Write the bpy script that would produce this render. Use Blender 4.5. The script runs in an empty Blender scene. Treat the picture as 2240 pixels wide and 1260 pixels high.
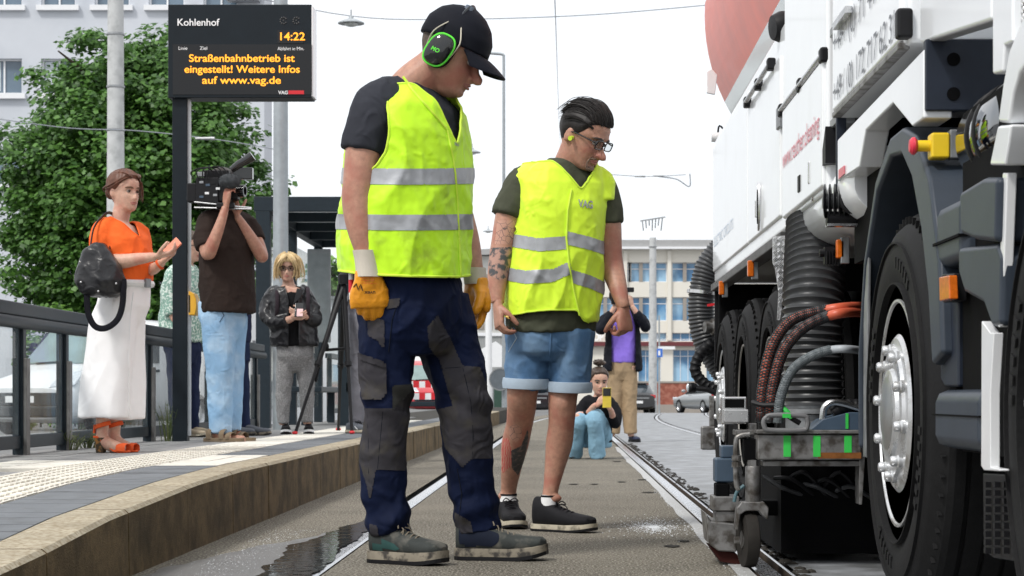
import bpy, bmesh, math, random
import numpy as np
from mathutils import Vector, Matrix
random.seed(4); RNG = np.random.default_rng(4)
R = math.radians
scene = bpy.context.scene
COL = scene.collection
# ------------------------------------------------------------------ camera
F, VX, VY, CH = 4355.6, 1235.0, 867.0, 0.575        # focal length and vanishing point in photo pixels, eye height in m
cam_data = bpy.data.cameras.new('camera'); cam = bpy.data.objects.new('camera', cam_data); COL.objects.link(cam)
cam.location = (0, 0, CH); cam.rotation_euler = (R(90), 0, 0)
cam_data.sensor_width = 36; cam_data.lens = 70
cam_data.shift_x = -(VX-1120)/2240; cam_data.shift_y = (VY-630)/2240
cam_data.clip_start = .05; cam_data.clip_end = 2000
cam_data.dof.use_dof = True; cam_data.dof.focus_distance = 7.2; cam_data.dof.aperture_fstop = 14
scene.camera = cam
# ------------------------------------------------------------------ light
SUN_EL, SUN_AZ = R(50), R(222)
world = bpy.data.worlds.new('World'); scene.world = world; world.use_nodes = True
nt = world.node_tree; nt.nodes.clear()
out = nt.nodes.new('ShaderNodeOutputWorld'); mix = nt.nodes.new('ShaderNodeMixShader')
b1 = nt.nodes.new('ShaderNodeBackground'); b2 = nt.nodes.new('ShaderNodeBackground')
sky = nt.nodes.new('ShaderNodeTexSky'); sky.sky_type = 'NISHITA'; sky.sun_disc = False
sky.sun_elevation = SUN_EL; sky.sun_rotation = SUN_AZ
b1.inputs['Strength'].default_value = .1
tc = nt.nodes.new('ShaderNodeTexCoord'); no = nt.nodes.new('ShaderNodeTexNoise'); no.inputs['Scale'].default_value = 2.2
no.inputs['Detail'].default_value = 6
ra = nt.nodes.new('ShaderNodeValToRGB'); ra.color_ramp.elements[0].color = (.93, .96, 1, 1); ra.color_ramp.elements[1].color = (1, 1, 1, 1)
ra.color_ramp.elements[0].position = .36; ra.color_ramp.elements[1].position = .6
nt.links.new(tc.outputs['Generated'], no.inputs['Vector']); nt.links.new(no.outputs['Fac'], ra.inputs['Fac'])
nt.links.new(ra.outputs['Color'], b2.inputs['Color'])
sx = nt.nodes.new('ShaderNodeSeparateXYZ'); nt.links.new(tc.outputs['Generated'], sx.inputs[0])
mz = nt.nodes.new('ShaderNodeMath'); mz.operation = 'MAXIMUM'; mz.inputs[1].default_value = 0; nt.links.new(sx.outputs['Z'], mz.inputs[0])
ma = nt.nodes.new('ShaderNodeMath'); ma.operation = 'MULTIPLY_ADD'; ma.inputs[1].default_value = .25; ma.inputs[2].default_value = .71; nt.links.new(mz.outputs[0], ma.inputs[0])   # overcast sky: zenith brighter than horizon
nt.links.new(ma.outputs[0], b2.inputs['Strength'])
nt.links.new(sky.outputs['Color'], b1.inputs['Color'])
mix.inputs[0].default_value = .9
nt.links.new(b1.outputs[0], mix.inputs[1]); nt.links.new(b2.outputs[0], mix.inputs[2]); nt.links.new(mix.outputs[0], out.inputs['Surface'])
sl = bpy.data.lights.new('sun', 'SUN'); sl.energy = 1.5; sl.angle = R(10); sl.color = (1, .97, .92)
sun = bpy.data.objects.new('sun', sl); COL.objects.link(sun)
sun.rotation_euler = (R(90)-SUN_EL, 0, R(180)-SUN_AZ)
sun.location = (-3, -4, 12)
scene.view_settings.view_transform = 'Standard'; scene.view_settings.look = 'None'
scene.view_settings.exposure = 0.68; scene.view_settings.gamma = 1
scene.cycles.max_bounces = 8
# ------------------------------------------------------------------ projection helpers: photo pixel + depth -> place
def at(px, py, Z): return Vector(((px-VX)/F*Z, Z, CH-(py-VY)/F*Z))
def gz(py, h=0.0): return F*(CH-h)/(py-VY)
def sd(px, py, X=.88):                       # point on the truck's flank plane (parallel to the track)
    Z = X*F/(px-VX); return at(px, py, Z)
def pxy(P): return VX+P[:, 0]/P[:, 1]*F, VY-(P[:, 2]-CH)/P[:, 1]*F
V = Vector
# ------------------------------------------------------------------ materials
MATS = {}
def mat(name, col, rough=.6, metal=0., var=.18, scale=8., bump=.0, bscale=120., coat=0., spec=.5, emit=0., trans=0., alpha=1., sheen=0., rv=0., bdist=.004, stretch=None, ior=1.45, sss=0., crease=0., cs=11.):
    if name in MATS: return MATS[name]
    m = bpy.data.materials.new(name); m.use_nodes = True; n = m.node_tree.nodes; l = m.node_tree.links
    p = n['Principled BSDF']
    p.inputs['Roughness'].default_value = rough; p.inputs['Metallic'].default_value = metal
    p.inputs['Coat Weight'].default_value = coat; p.inputs['Specular IOR Level'].default_value = spec
    p.inputs['Sheen Weight'].default_value = sheen; p.inputs['IOR'].default_value = ior
    p.inputs['Coat Roughness'].default_value = .06
    p.inputs['Transmission Weight'].default_value = trans; p.inputs['Alpha'].default_value = alpha
    if sss: p.inputs['Subsurface Weight'].default_value = sss; p.inputs['Subsurface Radius'].default_value = (.012, .005, .003); p.inputs['Subsurface Scale'].default_value = 1
    if rough >= .68 and spec == .5: p.inputs['Specular IOR Level'].default_value = .18
    tcn = n.new('ShaderNodeTexCoord'); vec = tcn.outputs['Object']
    if stretch:
        mp = n.new('ShaderNodeMapping'); mp.inputs['Scale'].default_value = stretch; l.new(vec, mp.inputs['Vector']); vec = mp.outputs['Vector']
    nz = n.new('ShaderNodeTexNoise'); nz.inputs['Scale'].default_value = scale; nz.inputs['Detail'].default_value = 6; nz.inputs['Roughness'].default_value = .65
    l.new(vec, nz.inputs['Vector'])
    rp = n.new('ShaderNodeValToRGB'); c = np.array(col[:3])
    rp.color_ramp.elements[0].position = .3; rp.color_ramp.elements[1].position = .72
    rp.color_ramp.elements[0].color = (*np.clip(c*(1-var), 0, 1), 1); rp.color_ramp.elements[1].color = (*np.clip(c*(1+var*.7), 0, 1), 1)
    l.new(nz.outputs['Fac'], rp.inputs['Fac']); l.new(rp.outputs['Color'], p.inputs['Base Color'])
    if rv:
        mr = n.new('ShaderNodeMapRange'); mr.inputs['To Min'].default_value = max(0, rough-rv); mr.inputs['To Max'].default_value = min(1, rough+rv)
        mr.inputs['From Min'].default_value = .3; mr.inputs['From Max'].default_value = .7
        l.new(nz.outputs['Fac'], mr.inputs['Value']); l.new(mr.outputs['Result'], p.inputs['Roughness'])
    if bump:
        n2 = n.new('ShaderNodeTexNoise'); n2.inputs['Scale'].default_value = bscale; n2.inputs['Detail'].default_value = 3
        l.new(vec, n2.inputs['Vector'])
        bp = n.new('ShaderNodeBump'); bp.inputs['Strength'].default_value = bump; bp.inputs['Distance'].default_value = bdist
        l.new(n2.outputs['Fac'], bp.inputs['Height']); l.new(bp.outputs['Normal'], p.inputs['Normal'])
    if crease:
        n3 = n.new('ShaderNodeTexNoise'); n3.inputs['Scale'].default_value = cs; n3.inputs['Detail'].default_value = 2.5; n3.inputs['Distortion'].default_value = 1.6
        try: n3.noise_type = 'RIDGED_MULTIFRACTAL'
        except Exception: pass
        l.new(vec, n3.inputs['Vector'])
        b3 = n.new('ShaderNodeBump'); b3.inputs['Strength'].default_value = crease; b3.inputs['Distance'].default_value = .02
        l.new(n3.outputs['Fac'], b3.inputs['Height'])
        if bump: l.new(bp.outputs['Normal'], b3.inputs['Normal'])
        l.new(b3.outputs['Normal'], p.inputs['Normal'])
    if emit:
        l.new(rp.outputs['Color'], p.inputs['Emission Color']); p.inputs['Emission Strength'].default_value = emit
    MATS[name] = m; return m
def two_tone(name, base, other, lo, hi, ts, rough=.6, tex='noise', detail=6, stretch=None, **k):
    """a material with patches of a second colour (stains, ink, print) over the first"""
    if name in MATS: return MATS[name]
    m = mat(name, base, rough, **k); n = m.node_tree.nodes; l = m.node_tree.links; p = n['Principled BSDF']
    src = p.inputs['Base Color'].links[0].from_socket
    tcn = n.new('ShaderNodeTexCoord'); vec = tcn.outputs['Object']
    if stretch:
        mp = n.new('ShaderNodeMapping'); mp.inputs['Scale'].default_value = stretch; l.new(vec, mp.inputs['Vector']); vec = mp.outputs['Vector']
    if tex == 'noise':
        t = n.new('ShaderNodeTexNoise'); t.inputs['Scale'].default_value = ts; t.inputs['Detail'].default_value = detail; o = t.outputs['Fac']
    elif tex == 'voronoi':
        t = n.new('ShaderNodeTexVoronoi'); t.inputs['Scale'].default_value = ts; o = t.outputs['Distance']
    elif tex == 'edge':
        t = n.new('ShaderNodeTexVoronoi'); t.feature = 'DISTANCE_TO_EDGE'; t.inputs['Scale'].default_value = ts; o = t.outputs['Distance']
    elif tex == 'wave':
        t = n.new('ShaderNodeTexWave'); t.inputs['Scale'].default_value = ts; t.inputs['Distortion'].default_value = 6; t.inputs['Detail'].default_value = 3; o = t.outputs['Fac']
    l.new(vec, t.inputs['Vector'])
    mr = n.new('ShaderNodeMapRange'); mr.inputs['From Min'].default_value = lo; mr.inputs['From Max'].default_value = hi
    l.new(o, mr.inputs['Value'])
    mx = n.new('ShaderNodeMix'); mx.data_type = 'RGBA'; l.new(mr.outputs['Result'], mx.inputs[0]); l.new(src, mx.inputs[6]); mx.inputs[7].default_value = (*other, 1)
    l.new(mx.outputs[2], p.inputs['Base Color'])
    return m
# ------------------------------------------------------------------ mesh helpers
class MB:
    def __init__(s): s.v = []; s.f = []; s.m = []
    def add(s, vs, fs, mi=0):
        b = len(s.v); s.v += [tuple(v) for v in vs]; s.f += [tuple(i+b for i in f) for f in fs]; s.m += [mi]*len(fs); return s
    def box(s, c, d, rot=None, mi=0):
        c = V(c); vs = []
        for z in (-.5, .5):
            for x, y in ((-.5, -.5), (.5, -.5), (.5, .5), (-.5, .5)):
                p = V((x*d[0], y*d[1], z*d[2])); vs.append(c+(rot@p if rot else p))
        return s.add(vs, [(3, 2, 1, 0), (4, 5, 6, 7), (0, 1, 5, 4), (1, 2, 6, 5), (2, 3, 7, 6), (3, 0, 4, 7)], mi)
    def bb(s, a, b, mi=0):
        return s.box([(a[i]+b[i])/2 for i in range(3)], [abs(b[i]-a[i]) for i in range(3)], None, mi)
    def bar(s, p, q, w, h, up=(0, 0, 1), mi=0):
        p = V(p); q = V(q); d = (q-p); L = d.length; d.normalize(); u = V(up)
        if abs(d.dot(u)) > .98: u = V((0, 1, 0))
        a = d.cross(u).normalized(); u = a.cross(d).normalized()
        rot = Matrix((a, d, u)).transposed()
        return s.box((p+q)/2, (w, L, h), rot, mi)
    def prism(s, poly, ext, mi=0):
        n = len(poly); e = V(ext); vs = [V(p) for p in poly]+[V(p)+e for p in poly]
        fs = [tuple(range(n-1, -1, -1)), tuple(range(n, 2*n))]+[(i, (i+1) % n, (i+1) % n+n, i+n) for i in range(n)]
        return s.add(vs, fs, mi)
    def tube(s, pts, rad, n=10, sub=0, cap=True, mi=0, flat=1., up=None):
        pts = [V(p) for p in pts]
        if not hasattr(rad, '__len__'): rad = [rad]*len(pts)
        if sub: pts, rad = smooth_path(pts, rad, sub)
        k = len(pts); vs = []; fs = []; prev = None
        for i in range(k):
            t = (pts[min(i+1, k-1)]-pts[max(i-1, 0)]).normalized()
            if prev is None:
                u = V(up) if up else (V((0, 0, 1)) if abs(t.z) < .9 else V((1, 0, 0)))
            else: u = prev
            a = (u-t*u.dot(t)).normalized(); b = t.cross(a); prev = a
            for j in range(n):
                w = 2*math.pi*j/n; vs.append(pts[i]+(a*math.cos(w)*flat+b*math.sin(w))*rad[i])
        for i in range(k-1):
            for j in range(n): fs.append((i*n+j, i*n+(j+1) % n, (i+1)*n+(j+1) % n, (i+1)*n+j))
        if cap: fs += [tuple(range(n-1, -1, -1)), tuple(range((k-1)*n, k*n))]
        return s.add(vs, fs, mi)
    def lathe(s, prof, c, axis, n=32, mi=0, close=False, a0=0., a1=2*math.pi):
        ax = V(axis).normalized(); u = V((0, 0, 1)) if abs(ax.z) < .9 else V((1, 0, 0)); a = (u-ax*u.dot(ax)).normalized(); b = ax.cross(a); c = V(c)
        full = abs(a1-a0-2*math.pi) < 1e-6; m = n if full else n+1; vs = []; fs = []; k = len(prof)
        for r, t in prof:
            for j in range(m):
                w = a0+(a1-a0)*j/n; vs.append(c+ax*t+(a*math.cos(w)+b*math.sin(w))*max(r, 1e-5))
        for i in range(k-1 if not close else k):
            i2 = (i+1) % k
            for j in range(n):
                j2 = (j+1) % m; fs.append((i*m+j, i*m+j2, i2*m+j2, i2*m+j))
        if not close and full: fs += [tuple(range(m-1, -1, -1)), tuple(range((k-1)*m, k*m))]
        return s.add(vs, fs, mi)
    def ell(s, c, r, rot=None, nu=16, nv=10, mi=0):
        c = V(c); vs = []; fs = []
        for i in range(nv+1):
            t = math.pi*i/nv
            for j in range(nu):
                w = 2*math.pi*j/nu; p = V((r[0]*math.sin(t)*math.cos(w), r[1]*math.sin(t)*math.sin(w), r[2]*math.cos(t))); vs.append(c+(rot@p if rot else p))
        for i in range(nv):
            for j in range(nu): fs.append((i*nu+j, (i+1)*nu+j, (i+1)*nu+(j+1) % nu, i*nu+(j+1) % nu))
        return s.add(vs, fs, mi)
    def loft(s, secs, n=24, p=2.0, mi=0):
        vs = []; fs = []; k = len(secs)
        for c, u, v in secs:
            for j in range(n):
                w = 2*math.pi*j/n; cx, sx = math.cos(w), math.sin(w)
                vs.append(V(c)+V(u)*math.copysign(abs(cx)**(2/p), cx)+V(v)*math.copysign(abs(sx)**(2/p), sx))
        for i in range(k-1):
            for j in range(n): fs.append((i*n+j, i*n+(j+1) % n, (i+1)*n+(j+1) % n, (i+1)*n+j))
        fs += [tuple(range(n-1, -1, -1)), tuple(range((k-1)*n, k*n))]
        return s.add(vs, fs, mi)
    def mesh(s, name='m'):
        me = bpy.data.meshes.new(name); me.from_pydata(s.v, [], s.f); me.validate(); 
        bm = bmesh.new(); bm.from_mesh(me); bmesh.ops.recalc_face_normals(bm, faces=bm.faces); bm.to_mesh(me); bm.free()
        return me
    def build(s, name, m, parent=None, smooth=False, bevel=0., seg=2, sharp=35):
        me = bpy.data.meshes.new(name); me.from_pydata(s.v, [], s.f)
        ms = m if isinstance(m, (list, tuple)) else [m]
        for x in ms: me.materials.append(x)
        if len(ms) > 1: me.polygons.foreach_set('material_index', s.m)
        bm = bmesh.new(); bm.from_mesh(me); bmesh.ops.recalc_face_normals(bm, faces=bm.faces)
        bm.to_mesh(me); bm.free()
        return link(name, me, parent, smooth, bevel, seg, sharp)
def link(name, me, parent=None, smooth=False, bevel=0., seg=2, sharp=35):
    o = bpy.data.objects.new(name, me); COL.objects.link(o)
    if smooth or bevel:
        me.polygons.foreach_set('use_smooth', [True]*len(me.polygons))
        if not bevel or smooth == 'a':
            try: me.set_sharp_from_angle(angle=R(sharp))
            except Exception: pass
    if bevel:
        b = o.modifiers.new('bevel', 'BEVEL'); b.width = bevel; b.segments = seg; b.limit_method = 'ANGLE'; b.angle_limit = R(30); b.harden_normals = True
    if parent is not None:
        o.parent = parent; o.matrix_parent_inverse = world_of(parent).inverted()
    return o
def world_of(o):
    m = Matrix.LocRotScale(o.location, o.rotation_euler, o.scale)
    return world_of(o.parent) @ o.matrix_parent_inverse @ m if o.parent else m
def tag(o, label, cat, group=None, kind=None):
    o['label'] = label
    if cat: o['category'] = cat
    if group: o['group'] = group
    if kind: o['kind'] = kind
    return o
def thing(name, label, cat, loc=(0, 0, 0), group=None):
    o = bpy.data.objects.new(name, None); COL.objects.link(o); o.location = loc; o.empty_display_size = .1
    return tag(o, label, cat, group)
def struct(o, label=None):
    o['kind'] = 'structure'
    if label: o['label'] = label
    return o
def smooth_path(pts, rad, sub):
    P = []; Q = []; n = len(pts)
    for i in range(n-1):
        p0, p1, p2, p3 = pts[max(i-1, 0)], pts[i], pts[i+1], pts[min(i+2, n-1)]
        r0, r1, r2, r3 = rad[max(i-1, 0)], rad[i], rad[i+1], rad[min(i+2, n-1)]
        for k in range(sub):
            t = k/sub; h = lambda a, b, c, d: .5*(2*b+(c-a)*t+(2*a-5*b+4*c-d)*t*t+(3*b-a-3*c+d)*t**3)
            P.append(h(p0, p1, p2, p3)); Q.append(max(1e-4, h(r0, r1, r2, r3)))
    return P+[pts[-1]], Q+[rad[-1]]
def interp(x, xs, ys): return float(np.interp(x, xs, ys))
_pt = np.random.default_rng(7).permutation(256); _pt = np.concatenate([_pt, _pt, _pt])
_gr = np.random.default_rng(8).normal(size=(256, 3)); _gr /= np.linalg.norm(_gr, axis=1)[:, None]
def perlin(P):
    P = np.asarray(P, float); i = np.floor(P).astype(int); f = P-i; i &= 255; u = f*f*f*(f*(f*6-15)+10); r = 0
    for dx in (0, 1):
        for dy in (0, 1):
            for dz in (0, 1):
                h = _pt[_pt[_pt[(i[:, 0]+dx) & 255]+((i[:, 1]+dy) & 255)]+((i[:, 2]+dz) & 255)]
                g = (_gr[h]*(f-np.array([dx, dy, dz]))).sum(1)
                w = (u[:, 0] if dx else 1-u[:, 0])*(u[:, 1] if dy else 1-u[:, 1])*(u[:, 2] if dz else 1-u[:, 2]); r = r+w*g
    return r
def get_v(me):
    a = np.empty(len(me.vertices)*3); me.vertices.foreach_get('co', a); return a.reshape(-1, 3)
def get_n(me):
    a = np.empty(len(me.vertices)*3); me.vertices.foreach_get('normal', a); return a.reshape(-1, 3)
def set_v(me, a): me.vertices.foreach_set('co', a.ravel()); me.update()
def remesh(mb, voxel, iters=4, factor=.5):
    me = mb.mesh(); o = bpy.data.objects.new('tmp', me); COL.objects.link(o)
    r = o.modifiers.new('r', 'REMESH'); r.mode = 'VOXEL'; r.voxel_size = voxel; r.use_smooth_shade = True
    if iters:
        s = o.modifiers.new('s', 'SMOOTH'); s.factor = factor; s.iterations = iters
    dg = bpy.context.evaluated_depsgraph_get(); dg.update(); me2 = bpy.data.meshes.new_from_object(o.evaluated_get(dg))
    bpy.data.objects.remove(o); bpy.data.meshes.remove(me); return me2
def wrinkle(me, amp, freq, aniso=(1, 1, 1), amp2=.0, freq2=60, seed=0., rot=None):
    """cloth folds: sharp-crested ridges in two sizes over a soft sag"""
    P = get_v(me); N = get_n(me); tot = 0
    for k, (fq, am, tilt) in enumerate(((1, 1, .35), (1.9, .4, -.5))):
        c, s_ = math.cos(tilt), math.sin(tilt); B = P.copy(); B[:, 0], B[:, 2] = P[:, 0]*c-P[:, 2]*s_, P[:, 0]*s_+P[:, 2]*c
        Q = B*np.array(aniso)*freq*fq+seed+k*5.1
        Q = Q+.55*np.stack([perlin(P*freq*fq*.45+seed+k*13.7+j*3.3) for j in range(3)], 1)
        r = np.clip(1-np.abs(perlin(Q))*3.2, 0, 1)**1.6; tot = tot+am*(r-.22)
    tot = tot*(.55+.9*np.clip(perlin(P*3.1+seed+40)+.35, 0, 1)); sag = perlin(P*freq*.6+seed+90)
    P += N*(tot*amp*.85+sag*amp*.5+(perlin(P*freq2+seed)*amp2 if amp2 else 0))[:, None]; set_v(me, P); return me
def cut(me, gf, keep=True, off=0., name='patch'):
    """the part of a surface where gf(points, normals) > 0, with a clean border"""
    P = get_v(me).copy(); N = get_n(me).copy(); g = gf(P, N).astype(float)
    if not keep: g = -g
    ne = len(me.edges); E = np.empty(ne*2, int); me.edges.foreach_get('vertices', E); E = E.reshape(-1, 2)
    a, b = E[:, 0], E[:, 1]; idx = np.nonzero(g[a]*g[b] < 0)[0]
    cand = {}
    for e in idx:
        i, j = a[e], b[e]; 
        if abs(g[i]) > abs(g[j]): i, j = j, i
        t = g[i]/(g[i]-g[j])
        if i not in cand or t < cand[i][0]: cand[i] = (t, j)
    Pn = P.copy()
    for i, (t, j) in cand.items(): Pn[i] = P[i]+(P[j]-P[i])*t; g[i] = 0
    Pn += N*off
    faces = []
    used = {}; vs = []
    for p in me.polygons:
        gv = [g[i] for i in p.vertices]
        if min(gv) < -1e-9 or max(gv) <= 0: continue
        f = []
        for i in p.vertices:
            if i not in used: used[i] = len(vs); vs.append(tuple(Pn[i]))
            f.append(used[i])
        faces.append(f)
    m2 = bpy.data.meshes.new(name); m2.from_pydata(vs, [], faces); m2.polygons.foreach_set('use_smooth', [True]*len(faces)); m2.update()
    return m2
def rim(me, r, maxlen=None):
    """tubes along the open borders of a mesh (hems, piping)"""
    cnt = {}
    for p in me.polygons:
        for k in p.edge_keys: cnt[k] = cnt.get(k, 0)+1
    adj = {}
    for (i, j), c in cnt.items():
        if c == 1: adj.setdefault(i, []).append(j); adj.setdefault(j, []).append(i)
    seen = set(); out_ = []; P = me.vertices
    for s0 in list(adj):
        if s0 in seen: continue
        loop = [s0]; seen.add(s0); cur = s0
        while True:
            nx = [k for k in adj[cur] if k not in seen]
            if not nx: break
            cur = nx[0]; seen.add(cur); loop.append(cur)
        if len(loop) < 8: continue
        pts = [P[i].co.copy() for i in loop]
        if loop[0] in adj[loop[-1]]: pts.append(pts[0].copy())
        for _ in range(3): pts = [pts[0]]+[(pts[i-1]+pts[i]*2+pts[i+1])/4 for i in range(1, len(pts)-1)]+[pts[-1]]
        out_.append(MB().tube(pts[::2]+[pts[-1]] if len(pts) > 6 else pts, r, 6))
    return out_
def sdpoly(x, y, poly):
    poly = np.array(poly, float); d = np.full(x.shape, 1e9); ins = np.zeros(x.shape, bool); n = len(poly)
    for i in range(n):
        ax, ay = poly[i]; bx, by = poly[(i+1) % n]; ex, ey = bx-ax, by-ay
        t = np.clip(((x-ax)*ex+(y-ay)*ey)/(ex*ex+ey*ey), 0, 1); d = np.minimum(d, np.hypot(x-ax-ex*t, y-ay-ey*t))
        c = (ay > y) != (by > y); ins ^= c & (x < (bx-ax)*(y-ay)/((by-ay) if by != ay else 1e-9)+ax)
    return np.where(ins, d, -d)
def poly_g(poly):                              # region on the camera-facing side bounded by a photo outline
    def g(P, N):
        x, y = pxy(P); d = sdpoly(x, y, poly); view = P-np.array([0, 0, CH]); view /= np.linalg.norm(view, axis=1)[:, None]
        return np.where((N*view).sum(1) < .12, d, -9.)
    return g
def text(s, name, origin, right, up, height, m, parent=None, width=None, bold=0., depth=.0015, align='LEFT', split=False):
    c = bpy.data.curves.new(name, 'FONT'); c.body = s; c.size = 1; c.offset = bold; c.extrude = 0; c.align_x = align
    o = bpy.data.objects.new('tmp', c); COL.objects.link(o); dg = bpy.context.evaluated_depsgraph_get(); dg.update()
    me = bpy.data.meshes.new_from_object(o.evaluated_get(dg)); bpy.data.objects.remove(o); bpy.data.curves.remove(c)
    P = get_v(me); cap = .7; w = P[:, 0].max()-P[:, 0].min()
    k = height/cap; kx = (width/w) if width else k
    r = V(right).normalized(); u = V(up).normalized(); n = r.cross(u)
    Q = np.array(origin)+np.outer(P[:, 0]*kx, r)+np.outer(P[:, 1]*k, u)+np.array(n)*depth; set_v(me, Q)
    me.materials.clear(); me.materials.append(m)
    if split:                                   # one object for each word
        bm = bmesh.new(); bm.from_mesh(me); bm.verts.ensure_lookup_table(); seen = set(); parts = []
        for v in bm.verts:
            if v.index in seen: continue
            st = [v]; comp = []; seen.add(v.index)
            while st:
                a = st.pop(); comp.append(a.index)
                for e in a.link_edges:
                    b_ = e.other_vert(a)
                    if b_.index not in seen: seen.add(b_.index); st.append(b_)
            parts.append((P[comp, 0].min(), P[comp, 0].max(), comp))
        bm.free(); parts.sort(); words = []; end = -9
        for x0, x1, comp in parts:
            if x0-end > .17: words.append([])
            words[-1] += comp; end = max(end, x1)
        for wd in words:
            ix = {v: i for i, v in enumerate(wd)}; ms = bpy.data.meshes.new(name); ms.from_pydata([tuple(Q[v]) for v in wd], [], [[ix[v] for v in p.vertices] for p in me.polygons if p.vertices[0] in ix]); ms.materials.append(m); o = link(name, ms, parent)
        return o
    return link(name, me, parent)
# ================================================================== SETTING
def ground_h(Z): return interp(Z, [0, 70, 110, 400], [0, 0, -.42, -.42])
def bend(Z, k=.0011, z0=34): return k*max(0, Z-z0)**2
M_road = two_tone('rough_asphalt', (.12, .108, .086), (.37, .34, .285), .49, .6, 110, .85, bump=.9, bscale=260, bdist=.006, var=.5, scale=1.3)
M_road2 = two_tone('worn_concrete', (.17, .175, .18), (.33, .345, .37), .45, .72, 5, .5, bump=.5, bscale=150, var=.3, scale=2.5, rv=.25)
M_wet = two_tone('wet_asphalt', (.12, .115, .11), (.2, .2, .2), .5, .7, 160, .3, bump=.6, bscale=220, var=.3, scale=4)
M_earth = mat('dirty_channel', (.035, .032, .028), .8, bump=.8, bscale=60, var=.5, scale=20)
M_rail = mat('polished_rail_steel', (.62, .63, .65), .28, 1, var=.12, scale=30, stretch=(8, .6, 8), rv=.12)
M_railside = mat('rusty_rail_side', (.09, .07, .055), .7, .3, var=.4, scale=30)
ZS = [1.2+i*.6 for i in range(16)]+[11+i*1.5 for i in range(30)]+[57+i*4 for i in range(22)]
def strip(name, xa, xb, m, dz=0., nsub=1, z0=1.2, z1=140):
    mb = MB(); zs = [z for z in ZS if z0 <= z <= z1]; vs = []; fs = []
    for z in zs:
        for k in range(nsub+1):
            x = (xa+(xb-xa)*k/nsub); vs.append((x+bend(z), z, ground_h(z)+dz))
    w = nsub+1
    for i in range(len(zs)-1):
        for k in range(nsub): fs.append((i*w+k, i*w+k+1, (i+1)*w+k+1, (i+1)*w+k))
    return mb.add(vs, fs)
g = MB(); vs = []; fs = []
xs = [-400, -60, -20, -3.02, 6.4, 20, 60, 400]; zs = [-30, 1, 30, 70, 90, 110, 200, 500, 900]
for z in zs:
    for x in xs: vs.append((x, z, (ground_h(z)-.075) if x > -3.1 else ground_h(z)-.02))
for i in range(len(zs)-1):
    for k in range(len(xs)-1): fs.append((i*8+k, i*8+k+1, (i+1)*8+k+1, (i+1)*8+k))
M_street = two_tone('street_asphalt', (.16, .16, .16), (.22, .22, .22), .5, .7, 90, .8, bump=.4, var=.25, scale=1.2)
struct(g.add(vs, fs).build('ground', M_street), 'grey street asphalt beyond the tram tracks')
RAILX = [-.83, .67, 2.05, 3.55]
road = struct(strip('road', -1.392, -.905, M_road, 0, 2).build('road', M_road), 'rough grey brown roadway with the tram tracks')
strip('b', -.78, .605, M_road, 0, 3).build('road_surface', M_road, road)
strip('b', .76, 1.98, M_road2, .0, 3).build('road_surface', M_road2, road)
strip('b', 2.14, 3.48, M_road2, .0, 3).build('road_surface', M_road2, road)
strip('b', 3.64, 6.5, M_road2, .0, 3).build('road_surface', M_road2, road)
for i, x in enumerate(RAILX):
    lab = ['wet rail of the near track beside the platform kerb', 'shiny grooved rail running past the worker in shorts', 'grooved rail under the white truck', 'far rail under the white truck'][i]
    prof = [(-.036, -.06), (-.036, -.004), (-.028, .002), (.026, .002), (.034, -.004), (.034, -.04), (.066, -.04), (.066, -.003), (.072, .0), (.08, -.003), (.08, -.06)]
    mb = MB(); vs = []; fs = []; n = len(prof)
    for z in ZS:
        for (dx, dz) in prof: vs.append((x+dx+bend(z), z, ground_h(z)+dz-.002))
    for a in range(len(ZS)-1):
        for k in range(n-1):
            fs.append((a*n+k, a*n+k+1, (a+1)*n+k+1, (a+1)*n+k))
    mb.add(vs, fs); mb.m = [1 if (k % (n-1)) in (0, 4, 5, 6, 9) else 0 for k in range(len(fs))]
    o = mb.build('tram_rail', [M_rail, M_railside]); tag(o, lab, 'rail', 'tram rails set in the road'); o['kind'] = 'structure'; del o['category']
    strip('c', x-.08, x+.095, M_earth, -.06).build('rail_channel', M_earth, road)
# broken bitumen edge along the shiny rail
mb = MB(); rr = random.Random(3)
for i in range(420):
    z = 4.5+rr.random()**1.5*20; x = .757+rr.random()*.06; r = .006+rr.random()*.014
    mb.ell((x+bend(z), z, -.004), (r, r*1.5, r*.8), Matrix.Rotation(rr.random()*3, 3, 'Z'), 6, 4)
o = mb.build('bitumen_crumbs', M_earth, road); o['kind'] = 'stuff'
# patches of grout beside the rail
Mg = mat('pale_grout', (.4, .4, .39), .45, var=.25, scale=30, bump=.3)
mb = MB(); vs = []; fs = []
zz = [4.6+i*.12 for i in range(150)]
for z in zz:
    w = .035+.03*float(perlin(np.array([[z*1.1, 3.3, .7]]))[0]); vs += [(.60-.01-max(.004, w), z, .0035), (.612, z, .0035)]
for i in range(len(zz)-1): fs.append((2*i, 2*i+1, 2*i+3, 2*i+2))
mb.add(vs, fs).build('grout_joint', Mg, road)
for (px, py, w, d, a) in [(1405, 1050, .06, .02, .1), (1420, 1078, .07, .02, .15), (1350, 1010, .07, .03, 0), (1300, 1060, .05, .02, .2), (1255, 1060, .06, .02, -.1), (1360, 1055, .05, .02, 0), (1470, 1196, .05, .02, 0), (1495, 1185, .04, .015, 0)]:
    Z = gz(py); p = at(px, py, Z); mb = MB(); n = 12
    pts = [(p.x+w*(1+.3*math.sin(k*2.3+px))*math.cos(k*6.283/n)*.6, p.y+d*3*(1+.35*math.cos(k*3.1+py))*math.sin(k*6.283/n), .004) for k in range(n)]
    mb.add(pts, [tuple(range(n))]).build('road_patch', M_wet if w > .085 and py > 1150 else (Mg if w > .08 else M_earth), road)
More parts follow.
